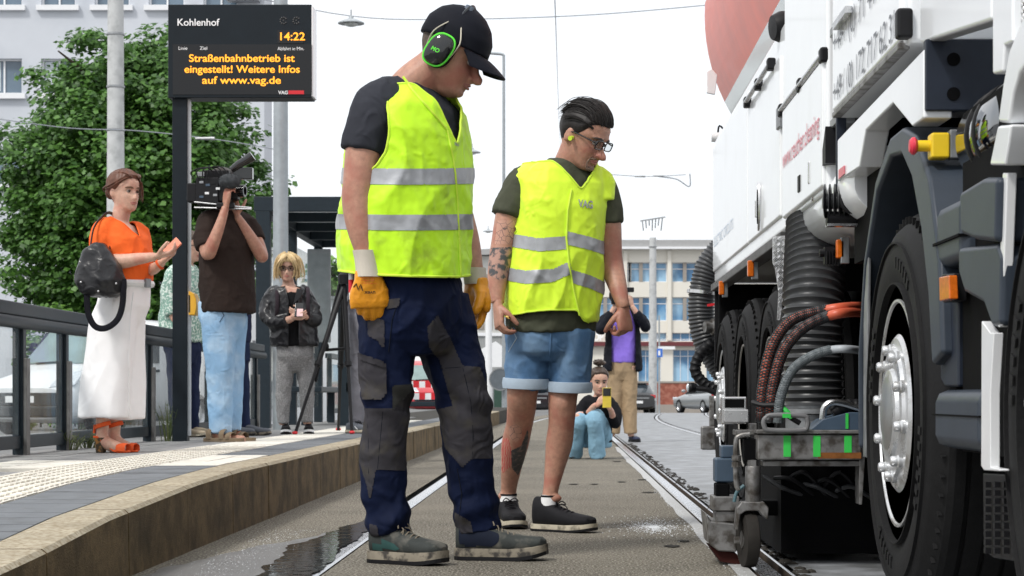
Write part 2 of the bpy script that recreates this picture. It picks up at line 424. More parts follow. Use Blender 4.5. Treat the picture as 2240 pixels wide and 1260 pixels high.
# puddle in the sunken left rail
M_water = mat('puddle_water', (.035, .032, .028), .03, var=.3, scale=3, bump=.12, bscale=14, spec=.8, bdist=.01)
def ribbon(name, left, right, z, m, kind=None, parent=None):
    mb = MB(); vs = []; fs = []; ys = np.arange(left[0][1], left[-1][1]+.001, .06)
    for y in ys:
        j = float(perlin(np.array([[y*3.1, z*100, 1.7]]))[0])*.05+float(perlin(np.array([[y*9.1, z*100, 4.7]]))[0])*.04; k = float(perlin(np.array([[y*4.3, 7+z*100, 2.7]]))[0])*.04+float(perlin(np.array([[y*11.3, 7+z*100, 2.7]]))[0])*.03
        a = interp(y, [q[1] for q in left], [q[0] for q in left])+j; b = interp(y, [q[1] for q in right], [q[0] for q in right])+k
        vs += [(a, y, z), (max(b, a+.004), y, z)]
    for i in range(len(ys)-1): fs.append((2*i, 2*i+1, 2*i+3, 2*i+2))
    return mb.add(vs, fs).build(name, m, parent)
w = ribbon('puddle', [(-.98, 4.2), (-.98, 6.4), (-1.04, 7.6), (-.98, 8.4), (-.88, 9.6)], [(-.79, 4.2), (-.79, 6.6), (-.84, 7.6), (-.84, 9.6)], .0045, M_water)
struct(w, 'still puddle lying along the sunken left rail')
ribbon('wet_margin', [(-1.38, 4.2), (-1.37, 6.2), (-1.25, 7.2), (-.98, 8.4)], [(-.93, 4.2), (-.93, 6), (-.9, 7.4), (-.88, 8.4)], .0025, M_wet, parent=road)
M_foam = mat('white_foam', (.6, .62, .64), .45, var=.05)
def foam(n, cx, cy, rx, ry, r0, shape='e'):
    mb = MB()
    for i in range(n):
        if shape == 'e':
            a = rr.random()*6.283; q = abs(rr.gauss(0, .45)); x = cx+rx*q*math.cos(a); y = cy+ry*q*math.sin(a)
        else: y = cy+ry*(rr.random()*2-1); x = cx+rx*rr.gauss(0, .5)
        r = r0*(.35+rr.random()**3*1.3); b = len(mb.v); vs = [(x+r*math.cos(k*1.2566), y+r*1.3*math.sin(k*1.2566), .006) for k in range(5)]+[(x, y, .006+r*.7)]
        mb.add(vs, [(k, (k+1) % 5, 5) for k in range(5)])
    return mb
p = at(1430, 1156, gz(1156))
o = foam(2200, p.x, p.y, .2, .75, .0026).build('foam_spatter', M_foam); tag(o, 'white foam spatter on the asphalt beside the shiny rail', None, kind='stuff')
o = foam(2000, -1.15, 6.6, .12, 1.9, .0016, 's').build('foam_spatter', M_foam); tag(o, 'fine pale froth between platform kerb and puddle', None, kind='stuff')
o = foam(900, .56, 8.6, .03, 3.6, .0022, 's').build('foam_spatter', M_foam); tag(o, 'line of pale spatter along the edge of the shiny rail', None, kind='stuff')
# ------------------------------------------------------------------ platform
PZ = [1.5, 4.0, 4.8, 5.3, 6.1, 7.5, 8.6, 200]; PHV = [.05, .105, .14, .16, .205, .246, .26, .26]
def ph(z): return interp(z, PZ, PHV)
PH = .26
M_pave = two_tone('grey_paving', (.27, .265, .26), (.2, .2, .2), .45, .65, 14, .8, bump=.3, bscale=200, var=.2, scale=3)
M_slab = two_tone('dark_slab', (.165, .175, .188), (.12, .125, .13), .5, .75, 10, .75, bump=.35, bscale=300, var=.14, scale=4)
M_tact = two_tone('white_tactile', (.70, .67, .60), (.5, .47, .4), .55, .8, 25, .7, bump=.25, bscale=200, var=.1, scale=6)
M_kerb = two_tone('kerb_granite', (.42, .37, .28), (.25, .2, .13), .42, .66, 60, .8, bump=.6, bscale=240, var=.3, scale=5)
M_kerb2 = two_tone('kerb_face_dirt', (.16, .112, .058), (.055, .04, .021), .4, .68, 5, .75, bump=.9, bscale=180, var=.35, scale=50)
M_joint = mat('joint_sand', (.05, .047, .042), .9, bump=.5)
zs = [1.5, 3, 4, 4.8, 5.3, 5.7, 6.1, 6.8, 7.5, 8.0, 8.6, 11, 14, 18, 24, 32, 45, 60]
mb = MB(); vs = []; fs = []
for z in zs: vs += [(-3.12, z, -.1), (-3.12, z, ph(z)-.012), (-1.42, z, ph(z)-.012), (-1.42, z, -.1)]
for i in range(len(zs)-1):
    for k in range(3): fs.append((4*i+k, 4*i+k+1, 4*i+k+5, 4*i+k+4))
fs += [(0, 1, 2, 3), tuple(len(vs)-4+k for k in (3, 2, 1, 0))]
plat = struct(mb.add(vs, fs).build('platform', M_joint), 'raised tram stop platform')
def piece(name, x0, x1, z0, z1, m, gap=.004, lift=0., jit=.0025, thick=.03, par=plat, bev=.0, shear=0.):
    j = (rr.random()-.5)*jit; mb = MB(); a, b, c, d = x0+gap, x1-gap, z0+gap, z1-gap
    top = [(a, c+shear, ph(c)+lift+j), (b, c, ph(c)+lift+j), (b, d, ph(d)+lift+j), (a, d+shear, ph(d)+lift+j)]
    mb.add([(x, y, z-thick) for x, y, z in top]+top, [(3, 2, 1, 0), (4, 5, 6, 7), (0, 1, 5, 4), (1, 2, 6, 5), (2, 3, 7, 6), (3, 0, 4, 7)])
    return mb.build(name, m, par, bevel=bev, seg=1)
z = 2.1; first = True
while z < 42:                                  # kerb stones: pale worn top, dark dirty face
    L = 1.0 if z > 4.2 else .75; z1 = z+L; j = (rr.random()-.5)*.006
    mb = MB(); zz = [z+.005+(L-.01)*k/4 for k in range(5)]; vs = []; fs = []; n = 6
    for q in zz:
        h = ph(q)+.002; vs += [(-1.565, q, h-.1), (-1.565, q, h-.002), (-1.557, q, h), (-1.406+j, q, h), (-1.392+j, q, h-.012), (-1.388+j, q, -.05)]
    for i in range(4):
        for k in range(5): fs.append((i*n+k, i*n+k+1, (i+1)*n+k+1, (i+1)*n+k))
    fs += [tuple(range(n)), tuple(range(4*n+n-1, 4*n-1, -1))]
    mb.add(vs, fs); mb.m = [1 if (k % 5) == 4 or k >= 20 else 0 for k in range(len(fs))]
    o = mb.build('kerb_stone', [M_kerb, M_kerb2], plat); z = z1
z = 2.0
while z < 30:
    L = .17 if z < 14 else .34
    if not (9.0 < z < 10.55): piece('paving_slab', -1.86, -1.567, z, z+L, M_slab)
    z += L
def tactile(x0, x1, z0, z1):
    piece('tactile_tile', x0, x1, z0, z1, M_tact, .003, .003, .003)
z = 3.0
while z < 26:
    L = .15 if z < 11 else .3
    for k in range(2 if z < 11 else 1):
        w = .2 if z < 11 else .4; tactile(-1.862-.0-w*(k+1), -1.862-w*k, z, z+L)
    z += L
for i in range(10):
    for k in range(2): tactile(-1.567-.147*(k+1), -1.567-.147*k, 9.02+i*.152, 9.02+(i+1)*.152)
for i in range(7):
    for k in range(2): tactile(-2.264-.2*(k+1), -2.264-.2*k, 8.6+i*.152, 8.6+(i+1)*.152)
# ribs on the near tactile tiles
mb = MB()
for zz_ in np.arange(4.0, 12.5, .075):
    for k in range(7):
        x = -1.89-k*.056; h = ph(zz_)+.003; mb.box((x, zz_, h+.002), (.022, .05, .006))
o = mb.build('tactile_stud', M_tact, plat); o['kind'] = 'stuff'
z = 2.0
while z < 30:
    L = .4 if z < 16 else .8
    for k in range(2 if z < 16 else 1):
        w = .4 if z < 16 else .8
        if not (8.55 < z+.2 < 9.7 and k == 0): piece('paving_flag', -2.268-w*(k+1), -2.268-w*k, z, z+L, M_pave, .003)
    z += L
# ------------------------------------------------------------------ railing with glass panes
M_anth = mat('anthracite_paint', (.016, .025, .033), .45, spec=.3, var=.15, scale=20, bump=.05)
M_galv = mat('galvanised_steel', (.33, .34, .35), .45, .8, var=.25, scale=12, rv=.12)
M_postg = mat('weathered_steel_post', (.17, .165, .16), .5, .6, var=.3, scale=14)
def glass(name, tint=(.965, .985, .985), rough=.02, dust=.12):
    if name in MATS: return MATS[name]
    m = bpy.data.materials.new(name); m.use_nodes = True; n = m.node_tree.nodes; l = m.node_tree.links; n.clear()
    o = n.new('ShaderNodeOutputMaterial'); t = n.new('ShaderNodeBsdfTransparent'); t.inputs[0].default_value = (*tint, 1)
    gl = n.new('ShaderNodeBsdfGlossy'); gl.inputs['Roughness'].default_value = rough; lw = n.new('ShaderNodeLayerWeight'); fr = n.new('ShaderNodeMath'); fr.operation = 'POWER'; l.new(lw.outputs['Facing'], fr.inputs[0]); fr.inputs[1].default_value = 7
    m1 = n.new('ShaderNodeMixShader'); l.new(fr.outputs[0], m1.inputs[0]); l.new(t.outputs[0], m1.inputs[1]); l.new(gl.outputs[0], m1.inputs[2])
    d = n.new('ShaderNodeBsdfDiffuse'); d.inputs[0].default_value = (.6, .62, .6, 1); m2 = n.new('ShaderNodeMixShader')
    tcn = n.new('ShaderNodeTexCoord'); nz = n.new('ShaderNodeTexNoise'); nz.inputs['Scale'].default_value = 5; l.new(tcn.outputs['Object'], nz.inputs['Vector'])
    mr = n.new('ShaderNodeMapRange'); mr.inputs['From Min'].default_value = .35; mr.inputs['From Max'].default_value = .75; mr.inputs['To Max'].default_value = dust*2; mr.inputs['To Min'].default_value = dust*.3
    l.new(nz.outputs['Fac'], mr.inputs['Value']); l.new(mr.outputs['Result'], m2.inputs[0]); l.new(m1.outputs[0], m2.inputs[1]); l.new(d.outputs[0], m2.inputs[2]); l.new(m2.outputs[0], o.inputs['Surface'])
    MATS[name] = m; return m
M_glass = glass('dusty_glass', dust=.045)
RX = -2.93
rail_t = thing('railing', 'anthracite railing with dusty glass panes along the platform edge', 'railing', (RX, 9, .26))
posts = [8.2, 9.45, 10.7, 11.62, 12.8, 14.0, 15.2, 16.4, 17.6, 18.8]
for i, z in enumerate(posts):
    mb = MB().bb((RX-.03, z-.03, ph(z)-.01), (RX+.03, z+.03, 1.0)); mb.build('post', M_anth, rail_t, bevel=.004)
    MB().bb((RX+.03, z-.034, ph(z)-.01), (RX+.05, z+.034, .78)).build('post_bracket', M_postg, rail_t, bevel=.003)
    if i < len(posts)-1:
        z2 = posts[i+1]
        MB().bb((RX-.008, z+.06, .37), (RX+.008, z2-.06, .985)).build('glass_pane', M_glass, rail_t)
        MB().bb((RX-.02, z+.033, .295), (RX+.02, z2-.033, .365)).build('bottom_rail', M_anth, rail_t, bevel=.004)
        MB().bb((RX-.013, z+.033, .365), (RX+.013, z+.058, .985)).build('pane_frame', M_anth, rail_t)
        MB().bb((RX-.013, z2-.058, .365), (RX+.013, z2-.033, .985)).build('pane_frame', M_anth, rail_t)
MB().bb((RX-.04, 7, 1.0), (RX+.04, 19.2, 1.075)).build('top_rail', M_anth, rail_t, bevel=.012)
MB().tube([(RX+.03, 7, .968), (RX+.03, 19.2, .968)], .034, 12).build('handrail', M_anth, rail_t, smooth=True)
# low kerb of the street behind the railing
struct(MB().bb((-3.3, 2, -.03), (-3.13, 60, .12)).build('kerb', mat('pale_concrete', (.45, .45, .43), .8, var=.2, bump=.3)), 'pale kerb of the street behind the railing')
# ------------------------------------------------------------------ departure board
M_board = mat('board_paint', (.009, .014, .019), .45, var=.15, spec=.25)
M_black = mat('display_black', (.004, .004, .005), .15, var=.1)
M_white = mat('white_paint', (.78, .79, .8), .35, var=.04, coat=.3)
M_led = mat('amber_led', (1, .36, .02), .5, var=.02, emit=.8)
M_red = mat('red_print', (.62, .02, .03), .4, var=.05)
M_wtext = mat('white_print', (.85, .85, .85), .5, var=.02)
ZB = gz(965, PH)
b = thing('departure_board', 'dark electronic tram departure board with amber text on a post', 'information board', at(398, 965, ZB))
a0 = at(373, 15, ZB); a1 = at(685, 218, ZB)
bd = MB().bb((a0.x, ZB-.09, a1.z), (a1.x, ZB+.11, a0.z)).build('cabinet', M_board, b, bevel=.006)
MB().bb((a1.x-.004, ZB-.086, a1.z+.01), (a1.x+.012, ZB+.106, a0.z-.01)).build('side_cover', M_white, b, bevel=.004)
ZF = ZB-.0905
d0 = at(378, 97, ZF); d1 = at(682, 207, ZF); MB().bb((d0.x, ZF-.003, d1.z), (d1.x, ZF, d0.z)).build('display', M_black, b)
d0 = at(607, 66, ZF); d1 = at(664, 95, ZF); MB().bb((d0.x, ZF-.003, d1.z), (d1.x, ZF, d0.z)).build('clock_display', M_black, b)
xr, zu = (1, 0, 0), (0, 0, 1)
def btext(s, px, py, w, hpx, m, bold=.0, nm='lettering'):
    Z = ZF-.005; o = at(px, py, Z); return text(s, nm, o, xr, zu, hpx*Z/F, m, b, w*Z/F, bold, split=True)
btext('Kohlenhof', 387, 56, 92, 15, M_wtext, .012)
btext('14:22', 608, 88, 54, 17, M_led, .012)
btext('Linie', 390, 109, 19, 7.5, M_wtext); btext('Ziel', 437, 109, 16, 7.5, M_wtext); btext('Abfahrt in Min.', 607, 110, 58, 7.5, M_wtext)
btext('Straßenbahnbetrieb ist', 413, 135, 231, 16, M_led, .012); btext('eingestellt! Weitere Infos', 403, 159, 252, 16, M_led, .012); btext('auf www.vag.de', 442, 183, 172, 16, M_led, .012)
btext('VAG', 609, 206, 21, 7.5, M_wtext, .02)
d0 = at(631, 198, ZF-.004); d1 = at(665, 206, ZF-.004); MB().bb((d0.x, ZF-.007, d1.z), (d1.x, ZF-.002, d0.z)).build('red_bar', M_red, b)
for px in (620, 648):
    c = at(px, 45, ZF-.002); mb = MB()
    for k in range(9):
        a = k*.698; r = .022 if k else 0; mb.ell((c.x+r*math.cos(a), c.y, c.z+r*math.sin(a)), (.006, .003, .006), None, 8, 6)
    mb.build('speaker_grille', mat('grille_grey', (.05, .05, .05), .4), b)
p = at(398, 218, ZB); MB().bb((p.x-.058, ZB-.05, .255), (p.x+.045, ZB+.05, p.z+.02)).build('post', M_board, b, bevel=.004)
MB().bb((p.x+.0455, ZB-.03, .3), (p.x+.06, ZB+.03, p.z)).build('post_trim', mat('pale_trim', (.5, .52, .53), .4), b)
c = at(425, 665, ZB-.02)
tk = thing('validator_box', 'yellow box fixed to the post of the departure board', 'ticket validator', (c.x, ZB, c.z-.13))
My = mat('yellow_plastic', (.78, .4, .02), .4, var=.08, coat=.2)
MB().prism([(c.x-.03, ZB-.075, c.z-.08), (c.x+.015, ZB-.075, c.z-.08), (c.x+.026, ZB-.075, c.z-.03), (c.x+.024, ZB-.075, c.z+.03), (c.x+.008, ZB-.075, c.z+.07), (c.x-.03, ZB-.075, c.z+.09)], (0, .14, 0)).build('case', My, tk, bevel=.006)
MB().bb((c.x-.028, ZB-.079, c.z-.06), (c.x-.02, ZB-.0755, c.z+.06)).build('case_seam', M_black, tk)
# ------------------------------------------------------------------ poles and lamps
M_conc = two_tone('pole_concrete', (.5, .51, .51), (.36, .37, .37), .5, .7, 5, .75, bump=.2, var=.1)
M_steelp = mat('zinc_pole', (.36, .39, .41), .5, .55, var=.15, scale=9)
def pole(label, cat, px, Z, base_z, wpx, top, m=M_conc, name='utility_pole', bands=(), group=None, taper=.85):
    x = at(px, 0, Z).x; r = wpx/2*Z/F; t = thing(name, label, cat, (x, Z, base_z), group)
    MB().tube([(x, Z, base_z), (x, Z, top)], [r*(2-taper), r*taper], 20).build('shaft', m, t, smooth='a')
    for bz in bands: MB().lathe([(r*1.02, -.02), (r*1.07, -.015), (r*1.07, .015), (r*1.02, .02)], (x, Z, bz), (0, 0, 1), 20).build('band', M_galv, t, smooth=True)
    return t, x, r
t, x, r = pole('pale concrete catenary pole behind the woman in the orange top', 'pole', 253, 34, -.02, 37, 10, bands=[at(0, y, 34).z for y in (75, 190, 285)])
t, x, r = pole('grey galvanised steel pole on the platform beside the shelter', 'pole', 614, 18.8, .255, 31, 8, M_steelp, 'steel_pole', [.5])
t, x, r = pole('far concrete pole before the office building with blue windows', 'pole', 1428, 95, -.45, 17, at(0, 520, 95).z, bands=[at(0, 540, 95).z])
zt = at(0, 500, 95).z
for k in range(7): MB().tube([(x-.5+k*.16, 95, zt+.35+.03*k), (x-.45+k*.14, 95, zt-.1+.12*(k % 3))], .025, 5).build('insulator_rod', M_anth, t)
MB().bar((x-.6, 95, zt+.36), (x+.6, 95, zt+.55), .06, .06).build('crossarm', M_galv, t)
t, x, r = pole('slim white pole behind the right arm of the worker in shorts', 'pole', 1069, 60, -.02, 15, at(0, 640, 60).z, M_white, 'sign_pole')
t, x, r = pole('slim grey street lamp with a short arm between the two workers', 'street lamp', 1102, 62, -.02, 7, at(0, 120, 62).z, M_steelp, 'street_lamp')
zt = at(0, 120, 62).z; MB().tube([(x, 62, zt), (x-.1, 62, zt+.03), (x-.5, 62, zt+.06)], .045, 8).build('arm', M_steelp, t, smooth=True)
MB().ell((x-.62, 62, zt+.03), (.2, .1, .06)).build('lamp_head', M_steelp, t, smooth=True)
t, x, r = pole('slim pale pole with a blue sign plate before the office building', 'sign pole', 1442, 118, -.45, 4, at(0, 690, 118).z, M_steelp, 'sign_pole')
c = at(1442, 772, 117.9); MB().bb((c.x-.2, 117.85, c.z-.25), (c.x+.2, 117.9, c.z+.25)).build('sign_plate', mat('blue_sign', (.05, .17, .6), .4), t)
MB().bb((c.x-.06, 117.83, c.z-.15), (c.x+.06, 117.85, c.z+.13)).build('sign_symbol', M_white, t)
c = at(1462, 765, 117.9)
MB().bb((c.x-.6, 117.95, c.z+.02), (c.x+.4, 118.05, c.z+.2)).build('name_plate', M_white, t)
c = at(1091, 830, 58); t, x, r = pole('thin pole with a round grey sign seen from behind', 'round sign', 1104, 58, -.02, 12, at(0, 660, 58).z, M_steelp, 'sign_pole')
MB().lathe([(0, 0), (.3, 0), (.31, .02), (0, .02)], (c.x+.05, 57.8, c.z), (0, 1, 0), 28).build('sign_disc', mat('sign_back', (.12, .14, .16), .5), t)
MB().lathe([(.295, -.01), (.33, -.01), (.33, .03), (.295, .03)], (c.x+.05, 57.8, c.z), (0, 1, 0), 28, close=True).build('sign_rim', M_galv, t)
M_wire = mat('wire_dark', (.25, .27, .3), .5)
def hang_lamp(px, py, Z, k, label):
    c = at(px, py, Z); t = thing('hanging_lamp', label, 'lamp', c, 'street lamps hung on wires')
    MB().lathe([(.02, .16), (.05, .15), (.06, .09), (.16, .07), (.3, .0), (.3, -.02), (.27, -.02), (.1, .02), (.01, .03)], c, (0, 0, 1), 24).build('shade', mat('lamp_grey', (.42, .45, .47), .45, .3), t, smooth='a')
    MB().ell(c+V((0, 0, -.02)), (.16, .16, .07)).build('diffuser', mat('lamp_diffuser', (.6, .62, .62), .3), t, smooth=True)
    MB().tube([c+V((0, 0, .15)), c+V((0, 0, .3))], .015, 6).build('hook', M_galv, t)
hang_lamp(768, 50, 45, 1, 'grey bell lamp hung on a wire beside the departure board')
hang_lamp(1033, 333, 70, 1, 'grey bell lamp hung beside the chest of the gloved worker')
hang_lamp(1068, 506, 110, 1, 'small far lamp hung beside the tattooed arm')
def wire(pts, Z, label, r=.011, ins=None):
    Zs = Z if hasattr(Z, '__len__') else [Z]*len(pts)
    P = [at(px, py, z) for (px, py), z in zip(pts, Zs)]
    t = thing('overhead_wire', label, 'wire', P[0]); MB().tube(P, r, 6, sub=6).build('strand', M_wire, t)
    for i in (ins or []):
        q = at(*i[:2], i[2]); MB().tube([q+V((-.16, 0, 0)), q+V((.16, 0, 0))], [.02, .03], 8).build('insulator', M_galv, t)
wire([(200, -60), (480, -20), (768, 35), (1000, 42), (1300, 32), (1600, 6)], 45, 'thin overhead wire carrying the bell lamp beside the board')
wire([(1211, -60), (1216, 60), (1222, 240), (1226, 330)], [30, 50, 110, 170], 'trolley wire running straight down the line of the track', .012)
wire([(1280, 376), (1340, 382), (1420, 386), (1500, 382)], 60, 'span wire with a clamp right of the bareheaded worker', .011, [(1400, 386, 60), (1440, 385, 60)])
wire([(1440, 386), (1480, 392), (1508, 408), (1509, 380)], 60, 'bent bracket wire below the span wire', .018)
wire([(-40, 255), (150, 280), (300, 286), (480, 306), (620, 330)], 33, 'slack cable strung in front of the big tree', .008, [(448, 303, 33)])
# ------------------------------------------------------------------ shelter
sh = thing('tram_shelter', 'anthracite tram shelter with glazed roof on the platform', 'shelter', (-2.4, 21.5, .26))
za, zb_ = 19.6, 24.4; xl, xr_ = -3.06, -1.72; ht = at(0, 430, 19.6).z; hb = at(0, 462, 19.6).z
MB().bb((xl, za, hb), (xr_, za+.09, ht)).build('roof_beam', M_anth, sh, bevel=.006)
MB().bb((xl, zb_-.09, hb), (xr_, zb_, ht)).build('roof_beam', M_anth, sh, bevel=.006)
MB().bb((xl, za+.09, hb), (xl+.1, zb_-.09, ht-.003)).build('roof_edge', M_anth, sh, bevel=.006)
MB().bb((xr_-.1, za+.09, hb), (xr_, zb_-.09, ht-.003)).build('roof_edge', M_anth, sh, bevel=.006)
for k in range(3):
    z = za+1.2*(k+1); MB().bb((xl+.1, z-.04, hb), (xr_-.1, z+.04, ht-.05)).build('roof_crossbar', M_anth, sh)
M_rg = mat('milky_roof_glass', (.55, .58, .6), .2, var=.15, trans=.3)
for k in range(4):
    z = za+1.2*k; MB().bb((xl+.1, z+.045, ht-.04), (xr_-.1, z+1.155, ht-.025)).build('roof_pane', M_rg, sh)
for (x, z, w) in [(xl+.09, za+.05, .14), (xl+.05, 22, .1), (xl+.05, zb_-.05, .1), (-2.36, 21.3, .12), (-2.36, zb_-.05, .1)]:
    MB().bb((x-w/2, z-.05, .255), (x+w/2, z+.05, hb)).build('post', M_anth, sh, bevel=.004)
for z0, z1 in ((za+.1, 21.95), (22.05, zb_-.1)): MB().bb((xl+.045, z0, .45), (xl+.055, z1, hb-.15)).build('glass_wall', M_glass, sh)
MB().bb((-2.9, 24.33, .45), (-2.42, 24.35, hb-.15)).build('glass_wall', M_glass, sh)
MB().bb((-2.97, 21.3, .62), (-2.6, 24.1, .68)).build('bench_seat', M_anth, sh, bevel=.01)
for z in (21.5, 23.9): MB().bb((-2.84, z-.03, .255), (-2.76, z+.03, .62)).build('bench_leg', M_anth, sh)
for zt_ in (1.0, .62): MB().bb((-2.33, 21.25, zt_), (-2.05, 21.33, zt_+.1)).build('rail_panel', M_anth, sh)
MB().bb((-2.75, 21.27, 1.15), (-2.5, 21.31, 2.15)).build('timetable_case', mat('case_grey', (.25, .27, .28), .3, .5), sh, bevel=.01)
MB().bb((-2.73, 21.265, 1.2), (-2.52, 21.272, 2.1)).build('timetable_pane', M_glass, sh)
mb = MB().bb((-3.11, za+.02, 1.52), (-3.055, za+.07, 1.58)); mb.build('blue_sticker', mat('sticker_blue', (.1, .35, .7), .4), sh)
# railing beyond the shelter
r2 = thing('railing', 'far anthracite railing with glass panes beyond the tram shelter', 'railing', (-2.2, 25, .26))
for i in range(6):
    z = 24.8+i*1.3
    MB().bb((RX-.03, z-.03, .25), (RX+.03, z+.03, 1.05)).build('post', M_anth, r2)
    MB().bb((RX-.008, z+.05, .42), (RX+.008, z+1.25, .98)).build('glass_pane', M_glass, r2)
    MB().bb((RX-.02, z+.033, .36), (RX+.02, z+1.267, .42)).build('bottom_rail', M_anth, r2)
MB().bb((RX-.04, 24.7, 1.05), (RX+.04, 32.7, 1.11)).build('top_rail', M_anth, r2)
# ------------------------------------------------------------------ buildings
M_plas = two_tone('grey_plaster', (.56, .585, .63), (.47, .5, .55), .45, .7, .5, .85, bump=.3, bscale=30, var=.08, scale=.3)
M_wframe = mat('window_frame_white', (.75, .76, .78), .5, var=.05)
M_pane = mat('sky_window', (.12, .17, .22), .06, var=.3, scale=.6, spec=.8)
M_curt = mat('curtain_white', (.6, .65, .7), .8, var=.15)
def facade(t, Z, x0, x1, z0, z1, holes, m, depth=8, rec=.16, fr=M_wframe, pane=M_pane, sill=True, mull=0, tr=0):
    """wall with real window openings: holes = (xa, xb, za, zb)"""
    xs = sorted({x0, x1, *[h[0] for h in holes], *[h[1] for h in holes]}); zs_ = sorted({z0, z1, *[h[2] for h in holes], *[h[3] for h in holes]})
    mb = MB()
    for i in range(len(xs)-1):
        for k in range(len(zs_)-1):
            cx, cz = (xs[i]+xs[i+1])/2, (zs_[k]+zs_[k+1])/2
            if any(h[0] < cx < h[1] and h[2] < cz < h[3] for h in holes): continue
            mb.add([(xs[i], Z, zs_[k]), (xs[i+1], Z, zs_[k]), (xs[i+1], Z, zs_[k+1]), (xs[i], Z, zs_[k+1])], [(0, 1, 2, 3)])
    for h in holes:
        q = [(h[0], h[2]), (h[1], h[2]), (h[1], h[3]), (h[0], h[3])]
        for k in range(4): a, c = q[k], q[(k+1) % 4]; mb.add([(a[0], Z, a[1]), (c[0], Z, c[1]), (c[0], Z+rec+.1, c[1]), (a[0], Z+rec+.1, a[1])], [(0, 1, 2, 3)])
    mb.add([(x0, Z, z0), (x0, Z+depth, z0), (x0, Z+depth, z1), (x0, Z, z1)], [(0, 1, 2, 3)]); mb.add([(x1, Z, z0), (x1, Z+depth, z0), (x1, Z+depth, z1), (x1, Z, z1)], [(0, 1, 2, 3)])
    mb.add([(x0, Z+depth, z0), (x1, Z+depth, z0), (x1, Z+depth, z1), (x0, Z+depth, z1)], [(0, 1, 2, 3)])
    me = bpy.data.meshes.new('wall'); me.from_pydata(mb.v, [], mb.f); me.materials.append(m); link('wall', me, t)
    for h in holes:
        w = .05 if h[1]-h[0] < 2.5 else .07; f = MB()
        wo = MB().bb((h[0], Z+rec, h[2]), (h[1], Z+rec+.03, h[3])).build('window', pane, t)
        for a, c in (((h[0], h[2]), (h[0]+w, h[3])), ((h[1]-w, h[2]), (h[1], h[3])), ((h[0]+w, h[2]), (h[1]-w, h[2]+w)), ((h[0]+w, h[3]-w), (h[1]-w, h[3]))):
            f.bb((a[0], Z+rec-.05, a[1]), (c[0], Z+rec-.005, c[1]))
        for k in range(mull): x = h[0]+(h[1]-h[0])*(k+1)/(mull+1); f.bb((x-w/2, Z+rec-.045, h[2]+w), (x+w/2, Z+rec-.006, h[3]-w))
        if tr: f.bb((h[0]+w, Z+rec-.044, h[3]-tr-w/2), (h[1]-w, Z+rec-.007, h[3]-tr+w/2))
        f.build('frame', fr, wo)
        if sill: MB().bb((h[0]-.12, Z-.14, h[2]-.16), (h[1]+.12, Z+rec, h[2]-.003)).build('sill', fr, wo)
ZG = 60; k_ = ZG/F
gb = thing('grey_building', 'tall grey plastered building with white framed windows behind the tree', 'building', (-13, ZG, 0))
hx = lambda p: (p-VX)*k_; hy = lambda p: CH-(p-VY)*k_
holes = []
for (a, c) in [(-150, -75), (-35, 48), (90, 165), (207, 283), (325, 403), (445, 520)]:
    for (t0, t1) in [(-115, 12), (128, 205), (330, 405)]:
        holes.append((hx(a), hx(c), hy(t1), hy(t0)))
facade(gb, ZG, hx(-320), hx(578), -.1, hy(-420), holes, M_plas, 1.6, .2, mull=1)
for i, h in enumerate(holes):
    if i % 3 == 1: MB().bb((h[0]+.07, ZG+.19, h[2]+.1), (h[0]+.45, ZG+.195, h[3]-.07)).build('curtain', M_curt, gb)
MB().bb((hx(-320)-.05, ZG-.08, hy(618)), (hx(578)+.05, ZG+.02, hy(606))).build('base_ledge', M_wframe, gb)
MB().bb((hx(-320)-.03, ZG-.05, hy(605)), (hx(578)+.03, ZG+.02, hy(590))).build('dark_band', mat('slate_band', (.12, .13, .15), .7), gb)
MB().bb((hx(500), ZG-.5, hy(6)), (hx(570), ZG-.003, hy(-40))).build('balcony', mat('balcony_grey', (.3, .32, .35), .6), gb)
for k in range(4): MB().bb((hx(505+k*18), ZG-.54, hy(8)), (hx(508+k*18), ZG-.503, hy(-60))).build('balcony_post', M_anth, gb)
wb = thing('white_building', 'low white rendered building with narrow windows beyond the platform', 'building', (-7, 46, 0)); k_ = 46/F
facade(wb, 46, hx(535), hx(760), -.1, hy(655), [(hx(552), hx(562), hy(845), hy(745)), (hx(568), hx(576), hy(845), hy(745)), (hx(640), hx(665), hy(800), hy(720))], mat('white_render', (.66, .68, .71), .8, var=.06, scale=.5), 6, .12)
MB().bb((hx(533), 45.9, hy(655)), (hx(762), 52.1, hy(648))).build('roof_slab', M_galv, wb)
MB().bb((hx(580), 45.85, hy(900)), (hx(586), 45.95, hy(648))).build('downpipe', M_anth, wb)
# far office building
ZO = 170; k_ = ZO/F
ob = thing('office_building', 'long cream office building with rows of blue windows and a dark red band', 'building', (8, ZO, -.4))
M_cream = mat('cream_render', (.72, .69, .62), .8, var=.06, scale=.2)
M_bluep = two_tone('blue_tinted_window', (.055, .2, .4), (.3, .5, .68), .45, .62, .35, .08, var=.35, scale=.25, spec=.8)
M_taupe = mat('taupe_panel', (.32, .29, .26), .7, var=.1)
holes = []
for bx in (1196, 1296, 1374, 1470, 1568, 1666):
    for (t0, t1) in [(574, 617), (650, 702)]: holes.append((hx(bx), hx(bx+85), hy(t1), hy(t0)))
for bx in (1240, 1330, 1400, 1470, 1540, 1600): holes.append((hx(bx), hx(bx+58), hy(746), hy(728)))
for bx in (1240, 1325, 1396, 1472, 1545): holes.append((hx(bx), hx(bx+50), hy(843), hy(765)))
facade(ob, ZO, hx(1130), hx(1760), -.5, hy(541), holes, M_cream, 14, .35, M_wframe, M_bluep, False, 2, .55)
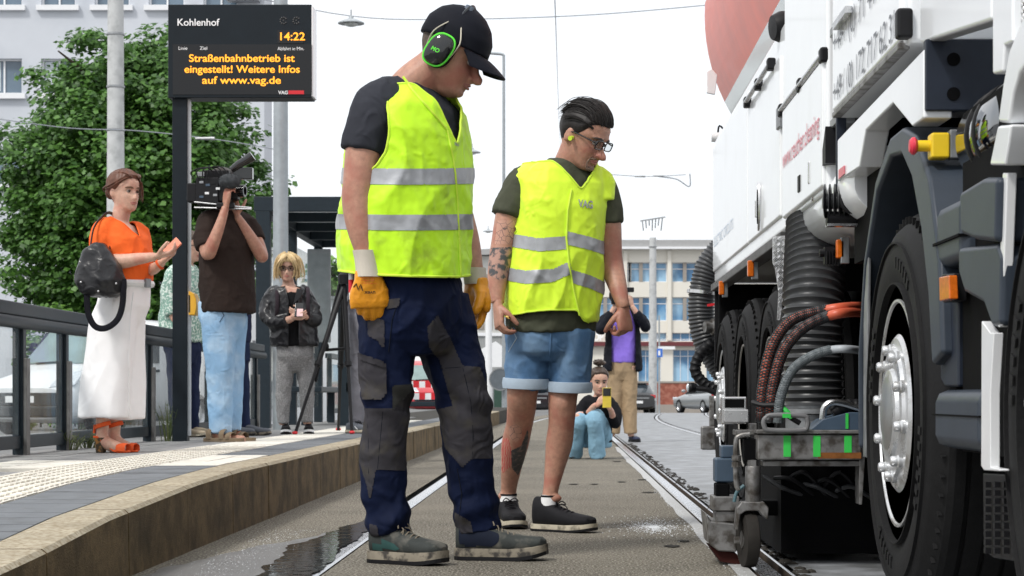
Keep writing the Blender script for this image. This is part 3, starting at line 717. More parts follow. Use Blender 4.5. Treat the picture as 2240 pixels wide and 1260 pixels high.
for bx in (1196, 1296, 1374, 1470, 1568, 1666):
    for (t0, t1) in [(574, 617), (650, 702)]:
        for q in (28, 56): MB().bb((hx(bx+q-4), ZO+.05, hy(t1)+.02), (hx(bx+q+4), ZO+.28, hy(t0)-.02)).build('window_pier', M_taupe, ob)
MB().bb((hx(1120), ZO-.7, hy(541)), (hx(1770), ZO+15, hy(526))).build('roof', mat('grey_roof', (.36, .36, .36), .8, var=.1), ob)
MB().bb((hx(1115), ZO-.9, hy(546)), (hx(1775), ZO-.003, hy(541)-.01)).build('eaves', M_wframe, ob)
MB().bb((hx(1128), ZO-.5, hy(757)), (hx(1762), ZO-.003, hy(748))).build('red_band', mat('oxblood_band', (.14, .03, .035), .6), ob)
for bx in (1190, 1290, 1368, 1464, 1562): MB().bb((hx(bx-4), ZO-.25, hy(745)), (hx(bx+4), ZO-.003, hy(546)-.1)).build('pilaster', M_cream, ob)
o = at(1250, 745, ZO-.6); text('OP', 'shop_lettering', (hx(1297), ZO-.6, hy(745)), xr, zu, 15*k_, M_wtext, ob, 23*k_, .04, .02)
lb = thing('hall_building', 'pale low hall with a grey pitched roof between the two workers', 'building', (-4, 190, 0)); k_ = 190/F
MB().bb((hx(1000), 190, -.5), (hx(1105), 204, hy(560))).build('wall', mat('pale_grey_render', (.6, .6, .58), .8, var=.08, scale=.3), lb)
mb = MB(); mb.prism([(hx(990), 189, hy(562)), (hx(1112), 189, hy(556)), (hx(1085), 189, hy(545)), (hx(1030), 189, hy(548))], (0, 16, 0)); mb.build('roof', mat('grey_roof', (.36, .36, .36)), lb)
for k in range(3): MB().bb((hx(1046+k*18), 189.9, hy(720)), (hx(1058+k*18), 189.995, hy(600))).build('window', M_taupe, lb)
gh = thing('shed_building', 'grey panelled shed behind the slim white pole', 'building', (-4, 130, 0)); k_ = 130/F
for i in range(9): MB().bb((hx(1044+i*12), 130, -.45), (hx(1055.6+i*12), 130.1+.03*(i % 2), hy(735))).build('cladding_panel', mat('shed_grey', (.3, .31, .31), .7, var=.15, scale=.5), gh)
MB().bb((hx(1040), 129.9, hy(735)), (hx(1154), 134, hy(728))).build('roof_edge', M_wframe, gh)
# brick wall + planting strip
ZW = 122; k_ = ZW/F
bw = thing('brick_wall', 'low red brick wall with pale coping before the office building', 'wall', (8, ZW, -.45))
M_brick = two_tone('red_brick', (.26, .09, .065), (.36, .15, .11), .45, .6, 4, .85, var=.25, scale=1.2, bump=.4, bscale=14, bdist=.02)
MB().bb((hx(1395), ZW, -.5), (hx(1720), ZW+.35, hy(838))).build('brickwork', M_brick, bw)
MB().bb((hx(1393), ZW-.04, hy(838)), (hx(1722), ZW+.39, hy(834))).build('coping', M_taupe, bw)
MB().bb((hx(1393), ZW-.12, -.5), (hx(1722), ZW-.003, hy(885))).build('plinth', M_taupe, bw)
# ------------------------------------------------------------------ vegetation
def leaf_mat(name, c1, c2):
    if name in MATS: return MATS[name]
    m = bpy.data.materials.new(name); m.use_nodes = True; n = m.node_tree.nodes; l = m.node_tree.links; p = n['Principled BSDF']
    ge = n.new('ShaderNodeNewGeometry'); rp = n.new('ShaderNodeValToRGB'); rp.color_ramp.elements[0].color = (*c1, 1); rp.color_ramp.elements[1].color = (*c2, 1)
    l.new(ge.outputs['Random Per Island'], rp.inputs['Fac']); l.new(rp.outputs['Color'], p.inputs['Base Color']); p.inputs['Roughness'].default_value = .5
    tr = n.new('ShaderNodeBsdfTranslucent'); l.new(rp.outputs['Color'], tr.inputs[0]); mx = n.new('ShaderNodeMixShader'); mx.inputs[0].default_value = .3
    l.new(p.outputs[0], mx.inputs[1]); l.new(tr.outputs[0], mx.inputs[2]); l.new(mx.outputs[0], n['Material Output'].inputs['Surface'])
    MATS[name] = m; return m
M_leaf = leaf_mat('maple_leaf', (.022, .075, .01), (.12, .27, .045)); M_leaf2 = leaf_mat('shrub_leaf', (.07, .17, .02), (.17, .33, .06)); M_bark = mat('bark', (.08, .06, .045), .9, var=.4, bump=.8, bscale=30)
def crown(centers, leaf, per, m, name, parent, rng, flat=.55):
    """leaf-sized faces in drooping sprays: centers = (pos, radius)"""
    cs = np.array([c for c, r in centers]); rs = np.array([r for c, r in centers]); n = len(cs)*per
    ci = np.repeat(np.arange(len(cs)), per); d = rng.normal(size=(n, 3)); d /= np.linalg.norm(d, axis=1)[:, None]
    rad = rng.random(n)**.45; P = cs[ci]+d*(rs[ci]*rad)[:, None]*np.array([1.15, 1.15, flat])
    nrm = d*.5+np.array([0, -.25, .8])+rng.normal(size=(n, 3))*.35; nrm /= np.linalg.norm(nrm, axis=1)[:, None]
    t = rng.normal(size=(n, 3)); t -= nrm*(t*nrm).sum(1)[:, None]; t /= np.linalg.norm(t, axis=1)[:, None]; b = np.cross(nrm, t)
    s = leaf*(.6+.7*rng.random(n))[:, None]
    q = [P-t*s*.5, P-t*s*.1+b*s*.5-nrm*s*.08, P+t*s*.6-nrm*s*.15, P-t*s*.1-b*s*.5-nrm*s*.08]
    vs = np.stack(q, 1).reshape(-1, 3); me = bpy.data.meshes.new(name); me.vertices.add(len(vs)); me.vertices.foreach_set('co', vs.ravel())
    idx = np.arange(n*4).reshape(-1, 4); tri = np.concatenate([idx[:, [0, 1, 2]], idx[:, [0, 2, 3]]]).ravel()
    me.loops.add(len(tri)); me.loops.foreach_set('vertex_index', tri); me.polygons.add(len(tri)//3); me.polygons.foreach_set('loop_start', np.arange(0, len(tri), 3)); me.polygons.foreach_set('loop_total', np.full(len(tri)//3, 3))
    me.materials.append(m); me.update(calc_edges=True); me.validate(); return link(name, me, parent)
def tree(label, base, height, rx, ry, z_lo, nclump, per, leaf, m, seed, name='broadleaf_tree', cr=.55):
    rng = np.random.default_rng(seed); t = thing(name, label, 'tree', base); bx, by, bz = base
    cz = (z_lo+height)/2; rz = (height-z_lo)/2; cs = []
    while len(cs) < nclump:
        d = rng.normal(size=3); d /= np.linalg.norm(d); r = rng.random()**.35
        if d[1] > .5 and rng.random() < .7: continue
        wob = 1+.22*float(perlin(np.array([d*2.2+seed]))[0])*2
        w = 1.0 if d[2] < 0 else 1-.18*d[2]
        p = np.array([bx+d[0]*rx*r*wob*w, by+d[1]*ry*r*wob*w, bz+cz+d[2]*rz*r*wob]); cs.append((p, cr*(.6+.8*rng.random())))
    crown(cs, leaf, per, m, 'crown', t, rng)
    mb = MB(); top = V((bx, by, bz+cz+rz*.5)); mb.tube([base, V((bx+.05, by, bz+z_lo)), V((bx-.05, by, bz+cz)), top], [.22*height/8, .17*height/8, .1*height/8, .03], 10, sub=4)
    for i in range(9):
        a = i*2.4; z0 = z_lo+.5+i*.18*rz; mb.tube([(bx, by, bz+z0), (bx+math.cos(a)*rx*.4, by+math.sin(a)*ry*.4, bz+z0+rz*.25), (bx+math.cos(a)*rx*.8, by+math.sin(a)*ry*.8, bz+z0+rz*.4)], [.08, .05, .015], 7, sub=3)
    mb.build('trunk', M_bark, t, smooth=True); return t
p = at(290, 700, 40); tree('large dense green maple tree in front of the grey building', (p.x, 40, 0), at(0, 85, 40).z, 2.78, 2.6, 1.5, 840, 130, .105, M_leaf, 11, cr=.46)
p = at(735, 800, 52); tree('smaller green tree seen through the tram shelter', (p.x, 52, 0), at(0, 545, 52).z, 1.1, 1.1, .8, 150, 60, .16, M_leaf2, 5, cr=.4)
p = at(1075, 800, 125)
def shrub(label, base, w, d, h, n, m, seed, leaf=.1, per=40):
    rng = np.random.default_rng(seed); t = thing('shrub', label, 'shrub', base); cs = []
    for i in range(n):
        x, y, z = rng.random(3); cs.append((np.array([base[0]+(x-.5)*w, base[1]+(y-.5)*d, base[2]+.1+z*h*(1-.4*abs(x-.5)*2)]), .2+.12*rng.random()))
    crown(cs, leaf, per, m, 'foliage', t, rng, .8)
    mb = MB()
    for i in range(6): x = (i/5-.5)*w*.8; mb.tube([(base[0]+x, base[1], base[2]), (base[0]+x*1.05+.05, base[1], base[2]+h*.7)], [.02, .006], 5)
    mb.build('stem', M_bark, t)
p = at(120, 690, 37); shrub('bright green shrub behind the railing beside the white van', (p.x, 37, 0), 1.1, .8, at(0, 672, 37).z, 75, M_leaf2, 2, .1)
p = at(172, 690, 38); shrub('light green hedge bush behind the woman with the black bag', (p.x, 38, 0), .9, .8, at(0, 684, 38).z, 70, M_leaf2, 3, .1)
p = at(1062, 800, 120); shrub('far green hedge bush beside the round sign', (p.x+.5, 125, -.42), 2.6, 1.5, 1.9, 60, M_leaf2, 6, .2)
p = at(1500, 830, ZW+2); shrub('tall grass and shrubs in the bed behind the brick wall', (p.x, ZW+1.2, .5), 9, 1, .75, 130, leaf_mat('dry_grass', (.2, .25, .08), (.4, .42, .2)), 9, .25, 30)
def weed(px, py, h, label, seed):
    Z = gz(py, PH); b_ = at(px, py, Z); t = thing('weed', label, 'weed', b_); rg = random.Random(seed); mb = MB()
    for i in range(26):
        a = rg.random()*6.28; q = rg.random()*.05; hh = h*(.5+.5*rg.random()); base = b_+V((q*math.cos(a), q*math.sin(a), 0))
        mb.tube([base, base+V((math.cos(a)*.02, math.sin(a)*.02, hh*.6)), base+V((math.cos(a)*.06, math.sin(a)*.06, hh))], [.003, .0025, .0008], 4)
        for k in range(5): c = base+V((math.cos(a)*.05*k/5, math.sin(a)*.05*k/5, hh*(.3+.14*k))); d_ = V((rg.gauss(0, 1), rg.gauss(0, 1), .6)).normalized()*.02; mb.add([c, c+d_+V((.003, 0, 0)), c+d_*1.6, c+d_-V((.003, 0, 0))], [(0, 1, 2, 3)])
    mb.build('blades', leaf_mat('weed_green', (.08, .12, .04), (.2, .22, .09)), t)
weed(369, 965, .3, 'small grey green weed at the foot of the departure board post', 1); weed(150, 985, .12, 'low weed sprouting at the railing post', 2); weed(190, 980, .1, 'tiny weed under the railing behind the sandals', 3)
# ------------------------------------------------------------------ vehicles in the background
M_tyre = mat('tyre_rubber', (.009, .009, .0095), .7, var=.3, scale=20, bump=.2, spec=.25)
M_alloy = mat('alloy_rim', (.5, .51, .53), .3, .9, var=.15)
M_carglass = mat('car_glass', (.03, .04, .05), .04, var=.3, spec=.8)
M_tail = mat('tail_lamp', (.5, .015, .02), .15, coat=.6); M_head = mat('head_lamp', (.7, .74, .78), .08, .3, var=.3, scale=30, coat=.8)
def car(label, loc, rz, paint, L=4.6, W=1.82, H=1.45, van=False, cat='car', plate='', nose=.33):
    t = thing('parked_car' if not van else 'parked_van', label, cat, loc, 'vehicles parked beyond the stop'); t.rotation_euler = (0, 0, rz); M0 = world_of(t)
    def bl(mb, name, m, par=None, **k):
        mb.v = [tuple(M0 @ V(v)) for v in mb.v]; return mb.build(name, m, par or t, **k)
    # local: front at -y, back at +y
    if van: sec = [(-.5, .25, .72, .86), (-.47, .2, .84, .95), (-.3, .18, 1.02, .99), (-.27, .18, 1.08, 1), (-.1, .18, H*.93, 1), (0, .18, H, 1), (.47, .18, H, 1), (.5, .25, H*.96, .97)]
    else: sec = [(-.5, .3, .62, .84), (-.47, .22, .74, .95), (-.2, .19, .93, 1), (.15, .19, .95, 1), (.38, .19, .98, 1), (.47, .22, 1.0, .96), (.5, .32, .9, .88)]
    secs = []
    for (y, z0, z1, w) in sec: secs.append((V((0, y*L, (z0+z1)/2)), V((W/2*w, 0, 0)), V((0, 0, (z1-z0)/2))))
    bl(MB().loft(secs, 28, 4.2), 'body', paint, smooth='a')
    if not van:
        cab = [(-.2, .92, .6, .9), (-.03, H*.93, .72, .86), (.1, H, .76, .84), (.28, H*.97, .75, .84), (.44, .95, .62, .9)]
        secs = [(V((0, y*L, (.85+z1)/2)), V((W/2*w2*.98, 0, 0)), V((0, 0, max(.04, (z1-.85)/2)))) for (y, z1, w, w2) in cab]
        bl(MB().loft(secs, 24, 3.6), 'greenhouse', M_carglass, smooth='a')
        secs = [(V((0, y*L, H-.02)), V((W/2*.66, 0, 0)), V((0, 0, .03))) for y in (-.02, .06, .2, .3)]
        bl(MB().loft(secs, 20, 3), 'roof', paint, smooth='a')
        bl(MB().bb((-.55, .5*L-.03, .72), (.55, .5*L+.012, .78)), 'trim_strip', M_galv)
        bl(MB().bb((-.26, .5*L-.05, .5), (.26, .5*L+.015, .62)), 'number_plate', M_white)
        bl(MB().bb((-.26, -.5*L-.012, .42), (.26, -.5*L+.05, .54)), 'number_plate', M_white)
        for s in (-1, 1):
            bl(MB().box((s*W*.37, .485*L, .82), (.38, .1, .16)), 'tail_light', M_tail, bevel=.02); bl(MB().box((s*W*.37, -.485*L, .66), (.36, .12, .14)), 'headlight', M_head, bevel=.03)
            bl(MB().ell((s*(W/2+.05), -.16*L, 1.0), (.1, .07, .07)), 'mirror', paint, smooth=True)
    else:
        def shield(z0, z1, y0, y1, w0, w1): return MB().prism([(-w0, y0, z0), (w0, y0, z0), (w1, y1, z1), (-w1, y1, z1)], (0, -.02, .012))
        bl(shield(1.1, H*.9, -.262*L, -.115*L, .74, .66), 'windscreen', mat('windscreen_green', (.2, .28, .27), .06, var=.3, scale=1.5, spec=.8))
        bl(MB().box((0, -.503*L, .55), (1.3, .06, .2)), 'grille', M_anth, bevel=.02); bl(MB().box((0, -.503*L, .36), (W*.92, .1, .16)), 'bumper', M_anth, bevel=.03)
        bl(MB().bb((-.26, -.5*L-.045, .5), (.26, -.5*L-.03, .6)), 'number_plate', M_white)
        for s in (-1, 1):
            h_ = MB().prism([(s*W*.26, -.49*L, .72), (s*W*.47, -.46*L, .76), (s*W*.48, -.4*L, 1.0), (s*W*.33, -.45*L, .93)], (0, -.06, 0)); bl(h_, 'headlight', M_head, bevel=.02)
            bl(MB().box((s*(W/2+.14), -.2*L, 1.15), (.2, .1, .26)), 'mirror', M_anth, bevel=.04)
            bl(MB().prism([(s*(W/2+.004), -.18*L, 1.12), (s*(W/2+.004), .02*L, 1.12), (s*(W/2+.004), .02*L, 1.62), (s*(W/2+.004), -.08*L, 1.62)], (s*.01, 0, 0)), 'side_window', M_carglass)
            bl(MB().box((s*(W/2+.01), .0*L, 1.0), (.03, .16, .04)), 'door_handle', M_anth); bl(MB().box((s*(W/2+.003), -.22*L, .8), (.012, .012, 1.1)), 'door_gap', M_black)
        bl(MB().tube([(-.5, -.27*L, 1.11), (.1, -.262*L, 1.14)], .012, 5), 'wiper', M_black)
    for s in (-1, 1):
        for y in (-.31*L, .29*L):
            c = (s*(W/2-.1), y, .32); wh = bl(MB().lathe([(.2, -.1), (.3, -.1), (.325, -.06), (.325, .06), (.3, .1), (.2, .1)], c, (s, 0, 0), 28, close=True), 'wheel', M_tyre, smooth='a')
            bl(MB().lathe([(.0, .06), (.05, .075), (.17, .06), (.2, .1), (.21, .1), (.21, -.05), (0, -.05)], c, (s, 0, 0), 20), 'rim', M_alloy, wh, smooth='a')
    return t
M_pw = mat('van_white', (.74, .76, .78), .3, var=.03, coat=.5); M_pb = mat('car_black', (.012, .013, .016), .2, var=.1, coat=.8); M_pg = mat('car_silver', (.33, .35, .36), .3, .5, var=.08, coat=.6); M_pr = mat('car_red', (.5, .03, .04), .3, coat=.5)
car('white delivery van parked behind the glass railing', (-7.35, 32.0, -.02), R(-22), M_pw, 4.4, 1.83, 1.84, True, 'van')
p = at(1386, 880, 92); car('dark estate car with red tail lights beyond the man in purple', (p.x, 94, ground_h(94)), R(184), M_pb, plate='')
p = at(1178, 880, 92); car('black car seen between the legs of the worker in shorts', (p.x, 94, ground_h(94)), R(176), M_pb)
p = at(1560, 880, 86); car('silver grey car parked at the brick wall behind the truck', (p.x, 88, ground_h(88)), R(200), M_pg, 4.4)
p = at(925, 860, 62); car('red van standing behind the legs of the gloved worker', (p.x, 64, -.02), R(10), M_pr, 4.8, 1.9, 1.75, True, 'van')
# barrier, tent and container between the workers
ba = thing('road_barrier', 'red and white striped road barrier behind the gloved worker', 'barrier', at(925, 890, 50))
c = at(930, 860, 50)
for k in range(8):
    for j in range(2): MB().bb((c.x-.6+k*.15, 50, c.z-.16+j*.3), (c.x-.45+k*.15, 50.03, c.z+.0+j*.3)).build('stripe_panel', M_red if (k+j) % 2 else M_white, ba)
for s in (-.5, .5): MB().bb((c.x+s-.03, 50.03, .0), (c.x+s+.03, 50.08, c.z+.4)).build('upright', M_galv, ba)
te = thing('party_tent', 'white pitched tent roof between the two workers', 'tent', at(1072, 800, 100)); c = at(1080, 790, 100)
mb = MB(); mb.prism([(c.x-1.3, 100, c.z-.3), (c.x+1.3, 100, c.z-.3), (c.x+1.3, 100, c.z+.1), (c.x+.1, 100, c.z+1.0), (c.x-1.3, 100, c.z+.25)], (0, 2.4, 0)); mb.build('canopy', M_white, te)
for s in (-1.25, 1.25): MB().bb((c.x+s-.03, 100, -.42), (c.x+s+.03, 100.06, c.z-.3)).build('tent_pole', M_galv, te)
co = thing('waste_container', 'dark green waste container beside the round sign', 'container', at(1062, 880, 90)); c = at(1064, 860, 90)
MB().bb((c.x-.7, 90, -.2), (c.x+.7, 91, c.z+.45)).build('bin_body', mat('container_green', (.03, .07, .05), .5), co, bevel=.05)
MB().bb((c.x-.75, 89.95, c.z+.453), (c.x+.75, 91.05, c.z+.6)).build('lid', mat('container_green', (.03, .07, .05)), co, bevel=.04)
for s in (-.5, .5): MB().lathe([(0, -.05), (.1, -.05), (.1, .05), (0, .05)], (c.x+s, 90.4, -.3), (1, 0, 0), 14).build('castor', M_tyre, co)
ys = thing('traffic_light', 'small yellow signal box behind the knee of the gloved worker', 'signal', at(1078, 880, 80)); c = at(1076, 830, 80)
MB().ell((c.x+.05, 79.9, c.z), (.09, .06, .2)).build('lamp_housing', My, ys, smooth=True); MB().tube([(c.x+.05, 80, -.1), (c.x+.05, 80, c.z+.3)], .03, 8).build('mast', M_galv, ys)
# ================================================================== THE CLEANING TRUCK
FX = .88
def tz(px, X=FX): return X*F/(px-VX)
M_tw = two_tone('truck_white', (.86, .88, .9), (.74, .75, .75), .58, .85, 2.2, .28, var=.03, scale=5, coat=.5)
M_tgrey = mat('fender_plastic', (.034, .044, .06), .42, spec=.35, var=.12, scale=12, bump=.1, bscale=300)
M_tnavy = mat('navy_steel', (.012, .018, .032), .45, var=.2)
M_tblk = mat('black_plastic', (.008, .008, .0095), .5, spec=.3, var=.2, scale=20)
M_under = mat('chassis_shade_black', (.003, .003, .0035), .8, spec=.1, var=.4, scale=6)  # near-black: shade of underbody and recesses put into the base colour
M_steel = mat('stainless', (.6, .6, .6), .25, 1, var=.15, scale=10, rv=.1)
M_worn = two_tone('worn_steel', (.27, .265, .26), (.09, .08, .07), .45, .62, 22, .45, var=.3, scale=14, metal=.7)
M_chrome = two_tone('polished_alloy', (.58, .59, .6), (.36, .35, .33), .55, .7, 18, .3, metal=.6, var=.15, scale=14, rv=.1)
M_orange = mat('tank_orange', (.8, .085, .012), .4, var=.12, scale=3, coat=.2, spec=.3)
M_hose = mat('rubber_hose', (.045, .047, .05), .36, var=.25, scale=15)
M_amber = mat('amber_lens', (.6, .13, .012), .15, var=.3, scale=60)
tr = thing('cleaning_truck', 'white track cleaning truck with orange tank, suction hose and huge wheels', 'truck', (2.1, 7.5, 0))
def tb(a, b, name, m, bevel=.006, par=tr, **k): return MB().bb(a, b).build(name, m, par, bevel=bevel, **k)
def flank(name, pts, m, thick=.02, X=FX, par=tr, bevel=.003):
    P = [sd(px, py, X) for px, py in pts]; return MB().prism(P, (thick, 0, 0)).build(name, m, par, bevel=bevel)
XR = FX+2.5
# body boxes
Z1, Z0 = tz(1563), tz(1718)
tb((FX, Z0, 1.235), (XR, Z1, 2.08), 'rear_box', M_tw, .02)
d0 = tz(1641); tb((FX-.012, Z0+.1, 1.30), (FX+.01, d0, 1.95), 'locker_door', M_tw, .012)
tb((FX-.012, d0+.03, 1.30), (FX+.01, Z1-.03, 2.03), 'locker_door', M_tw, .012)
tb((FX-.02, Z0, 1.19), (FX+.05, Z1, 1.232), 'ribbed_sill', mat('sill_rubber', (.05, .05, .05), .6), .004)
mb = MB()
for k in range(70): mb.box((FX-.02, Z0+.03+(Z1-Z0-.05)*k/70, 1.208), (.012, .022, .034))
o = mb.build('sill_ribs', mat('sill_grey', (.16, .16, .16), .5), tr); o['kind'] = 'stuff'
def hinge_rod(z0, z1, h, n=3):
    r = MB().tube([(FX-.03, z0, h), (FX-.03, z1, h)], .011, 10).build('hinge_rod', M_steel, tr, smooth='a')
    for k in range(n): z = z0+(z1-z0)*k/(n-1); MB().box((FX-.022, z, h), (.035, .06, .05)).build('rod_clamp', M_tblk, r, bevel=.008)
hinge_rod(tz(1698), tz(1645), 1.955); hinge_rod(tz(1818), tz(1724), 1.70)
def latch(px, py, w=.03, h=.11):
    p = sd(px, py); o = MB().loft([(V((FX-.016-.008*t, p.y, p.z)), V((0, w*(1-.1*t), 0)), V((0, 0, h*(1-.04*t)))) for t in (0, 1)], 20).build('door_latch', M_steel, tr, smooth='a')
    MB().loft([(V((FX-.0245-.002*t, p.y, p.z)), V((0, w*.65, 0)), V((0, 0, h*.7))) for t in (0, 1)], 20).build('latch_recess', M_under, o); MB().box((FX-.03, p.y, p.z-.01), (.012, w*.6, h*.7)).build('latch_lever', M_steel, o, bevel=.004)
latch(1669, 452); latch(1790, 372)
# gap pillar between rear box and pump box
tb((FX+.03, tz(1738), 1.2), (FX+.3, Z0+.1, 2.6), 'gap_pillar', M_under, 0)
p = sd(1711, 255); tb((FX-.02, p.y-.05, p.z-.05), (FX+.03, p.y+.05, p.z+.04), 'strap_clip', M_galv, .006)
# tall pump box
Z2, Z3 = tz(1727), tz(1821)
tb((FX-.02, Z3, 1.245), (XR, Z2, 3.3), 'pump_box', M_tw, .015)
tb((FX-.032, Z3+.02, 1.265), (FX-.01, Z2-.03, 1.69), 'pump_door', M_tw, .012)
q = sd(1768, 402); tb((FX-.036, q.y-.03, q.z-.03), (FX-.03, q.y+.03, q.z+.03), 'drain_hatch', M_tblk, .002)
yr, zu_ = (0, -1, 0), (0, 0, 1)
M_pink = mat('faded_red_print', (.68, .18, .22), .4, var=.1); M_gprint = mat('grey_print', (.13, .14, .16), .4, var=.06); M_fblue = mat('pale_blue_print', (.6, .68, .78), .4, var=.06)
text('www.reuther.cleaning', 'web_lettering', (FX-.033, Z2-.06, 1.455), yr, zu_, .075, M_pink, tr, Z2-Z3-.14)
text('ELECTRIC CIRCUITS', 'side_lettering', (FX-.013, Z1-.12, 1.44), yr, zu_, .055, M_fblue, tr, 1.3, split=True)
# rounded sump under the pump box
secs = [(V((FX+.2, z, 1.235)), V((.21*k, 0, 0)), V((0, 0, .125*k))) for z, k in ((Z2-.02, .9), (Z2-.06, 1), (Z3-.35, 1), (Z3-.42, .9))]
MB().loft(secs, 32, 2.4).build('sump_tank', M_tw, tr, smooth='a')
# ladder gap
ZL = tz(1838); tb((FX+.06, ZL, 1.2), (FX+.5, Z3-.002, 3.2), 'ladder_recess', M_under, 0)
for k in range(6): tb((FX-.01, ZL+.005, 1.45+k*.3), (FX+.05, Z3-.006, 1.48+k*.3), 'ladder_rung', M_galv, .004)
tb((FX-.012, ZL+.002, 1.2), (FX+.02, ZL+.02, 3.1), 'ladder_rail', M_tnavy, .003)
q = sd(1822, 360); MB().prism([(FX-.03, q.y+.1, q.z), (FX-.03, q.y-.04, q.z), (FX-.03, q.y-.04, q.z+.12)], (.06, 0, 0)).build('black_wedge', M_tblk, tr)
# front body box with phone numbers
Z4 = tz(2004)
tb((FX-.02, Z4, 1.462), (XR, ZL-.004, 3.0), 'front_box', M_tw, .012)
tb((FX-.032, Z4+.06, 1.475), (FX-.01, ZL-.05, 2.02), 'phone_panel', M_tw, .01)
tb((FX-.034, Z4+.06, 1.455), (FX-.005, ZL-.06, 1.472), 'panel_gasket', M_worn, .003)
text('+49 / (0) 71 44 2 4', 'phone_lettering', (FX-.034, tz(1846), 1.648), yr, zu_, .075, M_gprint, tr, 1.06, split=True)
text('+49 / (0) 172 717 62 31', 'phone_lettering', (FX-.034, tz(1846), 1.492), yr, zu_, .075, M_gprint, tr, tz(1846)-tz(1986), split=True)
tb((FX-.05, tz(2007), 1.47), (FX-.01, tz(2000), 1.545), 'panel_hinge', M_tblk, .008)
p = sd(1875, 25); MB().bar((FX-.045, tz(1860), p.z-.02), (FX-.045, tz(1890), p.z-.02), .02, .02).build('grab_rail', M_steel, tr)
# subframe beam with cut-out over the wheel
bp = [(1832, 305), (2020, 107), (2020, 259), (1995, 277), (1953, 226), (1893, 286), (1879, 366), (1832, 397)]
flank('subframe_beam', bp, M_tw, .07, FX-.015, bevel=.006)
ZF_ = tz(2020, .865)
tb((FX-.012, ZF_-.012, 1.262), (FX+.4, ZF_+.02, 1.435), 'beam_end', M_tnavy, .004)
for h in (1.385, 1.302): MB().lathe([(0, 0), (.016, 0), (.016, .004), (0, .004)], (FX+.055, ZF_-.016, h), (0, 1, 0), 20).build('bolt_hole', M_under, tr)
flank('red_sticker', [(1834, 372), (1846, 362), (1846, 380), (1834, 392)], M_pink, .003, FX-.019, bevel=0)
# cab rear corner and cab
flank('cab_side_panel', [(2012, 96), (2168, 46), (2168, -400), (2012, -400)], M_tw, .05, FX-.005, bevel=.01)
flank('cab_corner', [(2171, 50), (2171, 163), (2192, 158), (2196, 100), (2214, 92), (2214, -400), (2171, -400)], M_tw, .05, FX-.008, bevel=.006)
g1 = flank('intake_grille', [(2186, 92), (2210, 96), (2260, 20), (2260, -200), (2186, -200)], mat('grille_mesh', (.12, .12, .13), .4, .6), .03, FX+.015, bevel=0)
mb = MB()
for i in range(24):
    for k in range(9):
        c = sd(2189+k*6+(3 if i % 2 else 0), 88-i*8-k*1.5, FX+.012); mb.ell(c, (.004, .005, .006), None, 8, 5)
o = mb.build('mesh_knots', M_steel, g1); o['kind'] = 'stuff'
flank('wheel_arch_trim', [(2270, -60), (2240, 28), (2208, 105), (2194, 180), (2182, 268), (2204, 270), (2214, 205), (2228, 160), (2246, 138), (2300, 110), (2300, -60)], M_tw, .09, FX-.03, bevel=.008)
flank('wheel_arch_trim', [(2182, 275), (2210, 272), (2206, 310), (2197, 362), (2164, 362)], M_tw, .08, FX-.03, bevel=.006)
flank('door_edge', [(2193, 378), (2203, 378), (2196, 560), (2190, 712), (2182, 716), (2187, 560)], M_white, .02, FX-.02)
flank('step_edge', [(2147, 702), (2166, 728), (2174, 728), (2166, 860), (2166, 1022), (2186, 1026), (2186, 1031), (2152, 1029), (2146, 1020)], M_white, .02, FX-.03)
tb((FX+.05, 2.2, 1.2), (XR, tz(2171)-.02, 3.2), 'cab', M_tw, .06)
tb((FX+.03, 2.2, .45), (XR-.03, 4.55, 1.22), 'cab_underbody', M_under, 0)
tb((FX-.005, tz(2149), .455), (FX+.2, tz(2046), .59), 'step', M_tgrey, .03); tb((FX-.008, tz(2149), .53), (FX+.2, tz(2046), .534), 'step_groove', M_under, 0)
tb((FX-.002, tz(2104), .875), (FX+.2, tz(2048), 1.02), 'upper_step', M_tgrey, .025); tb((FX-.008, tz(2104), .93), (FX+.18, tz(2047), .936), 'step_groove', M_under, 0)
flank('step_cowl', [(2098, 420), (2150, 388), (2180, 388), (2176, 530), (2128, 524), (2100, 512)], M_tgrey, .2, FX-.035, bevel=.012)
flank('lower_cowl', [(2095, 542), (2180, 532), (2190, 560), (2187, 712), (2168, 716), (2150, 664), (2108, 640), (2096, 600)], M_tgrey, .2, FX-.025, bevel=.012)
flank('support_plate', [(2058, 600), (2095, 600), (2095, 846), (2066, 846), (2057, 830)], M_tnavy, .1, FX+.02, bevel=.006)
flank('side_marker', [(2054, 606), (2075, 602), (2077, 654), (2055, 659)], M_amber, .02, FX-.03); flank('marker_base', [(2060, 600), (2086, 598), (2086, 658), (2062, 662)], M_tblk, .03, FX-.01)
mb = MB()
for i in range(9):
    for k in range(4): c = sd(2160+k*20, 1060+i*18, FX+.02); mb.box(c, (.012, .02, .012))
flank('mud_flap', [(2150, 1035), (2300, 1045), (2300, 1240), (2172, 1220), (2152, 1205)], M_tblk, .02, FX+.03); o = mb.build('flap_studs', M_tblk, tr); o['kind'] = 'stuff'
# chrome air vessel with bands
zc = 1.158; c0, c1 = 4.15, 4.62
MB().lathe([(0, 0), (.06, .004), (.095, .02), (.108, .05), (.108, c1-c0-.05), (.095, c1-c0-.02), (.06, c1-c0-.004), (0, c1-c0)], (FX+.125, c0, zc), (0, 1, 0), 48).build('air_vessel', mat('polished_black', (.25, .26, .27), .06, 1, var=.05), tr, smooth='a', sharp=60)
for z in (c0+.22, c0+.3): MB().lathe([(.109, -.008), (.112, -.006), (.112, .006), (.109, .008)], (FX+.125, z, zc), (0, 1, 0), 48).build('vessel_band', M_tblk, tr, smooth=True)
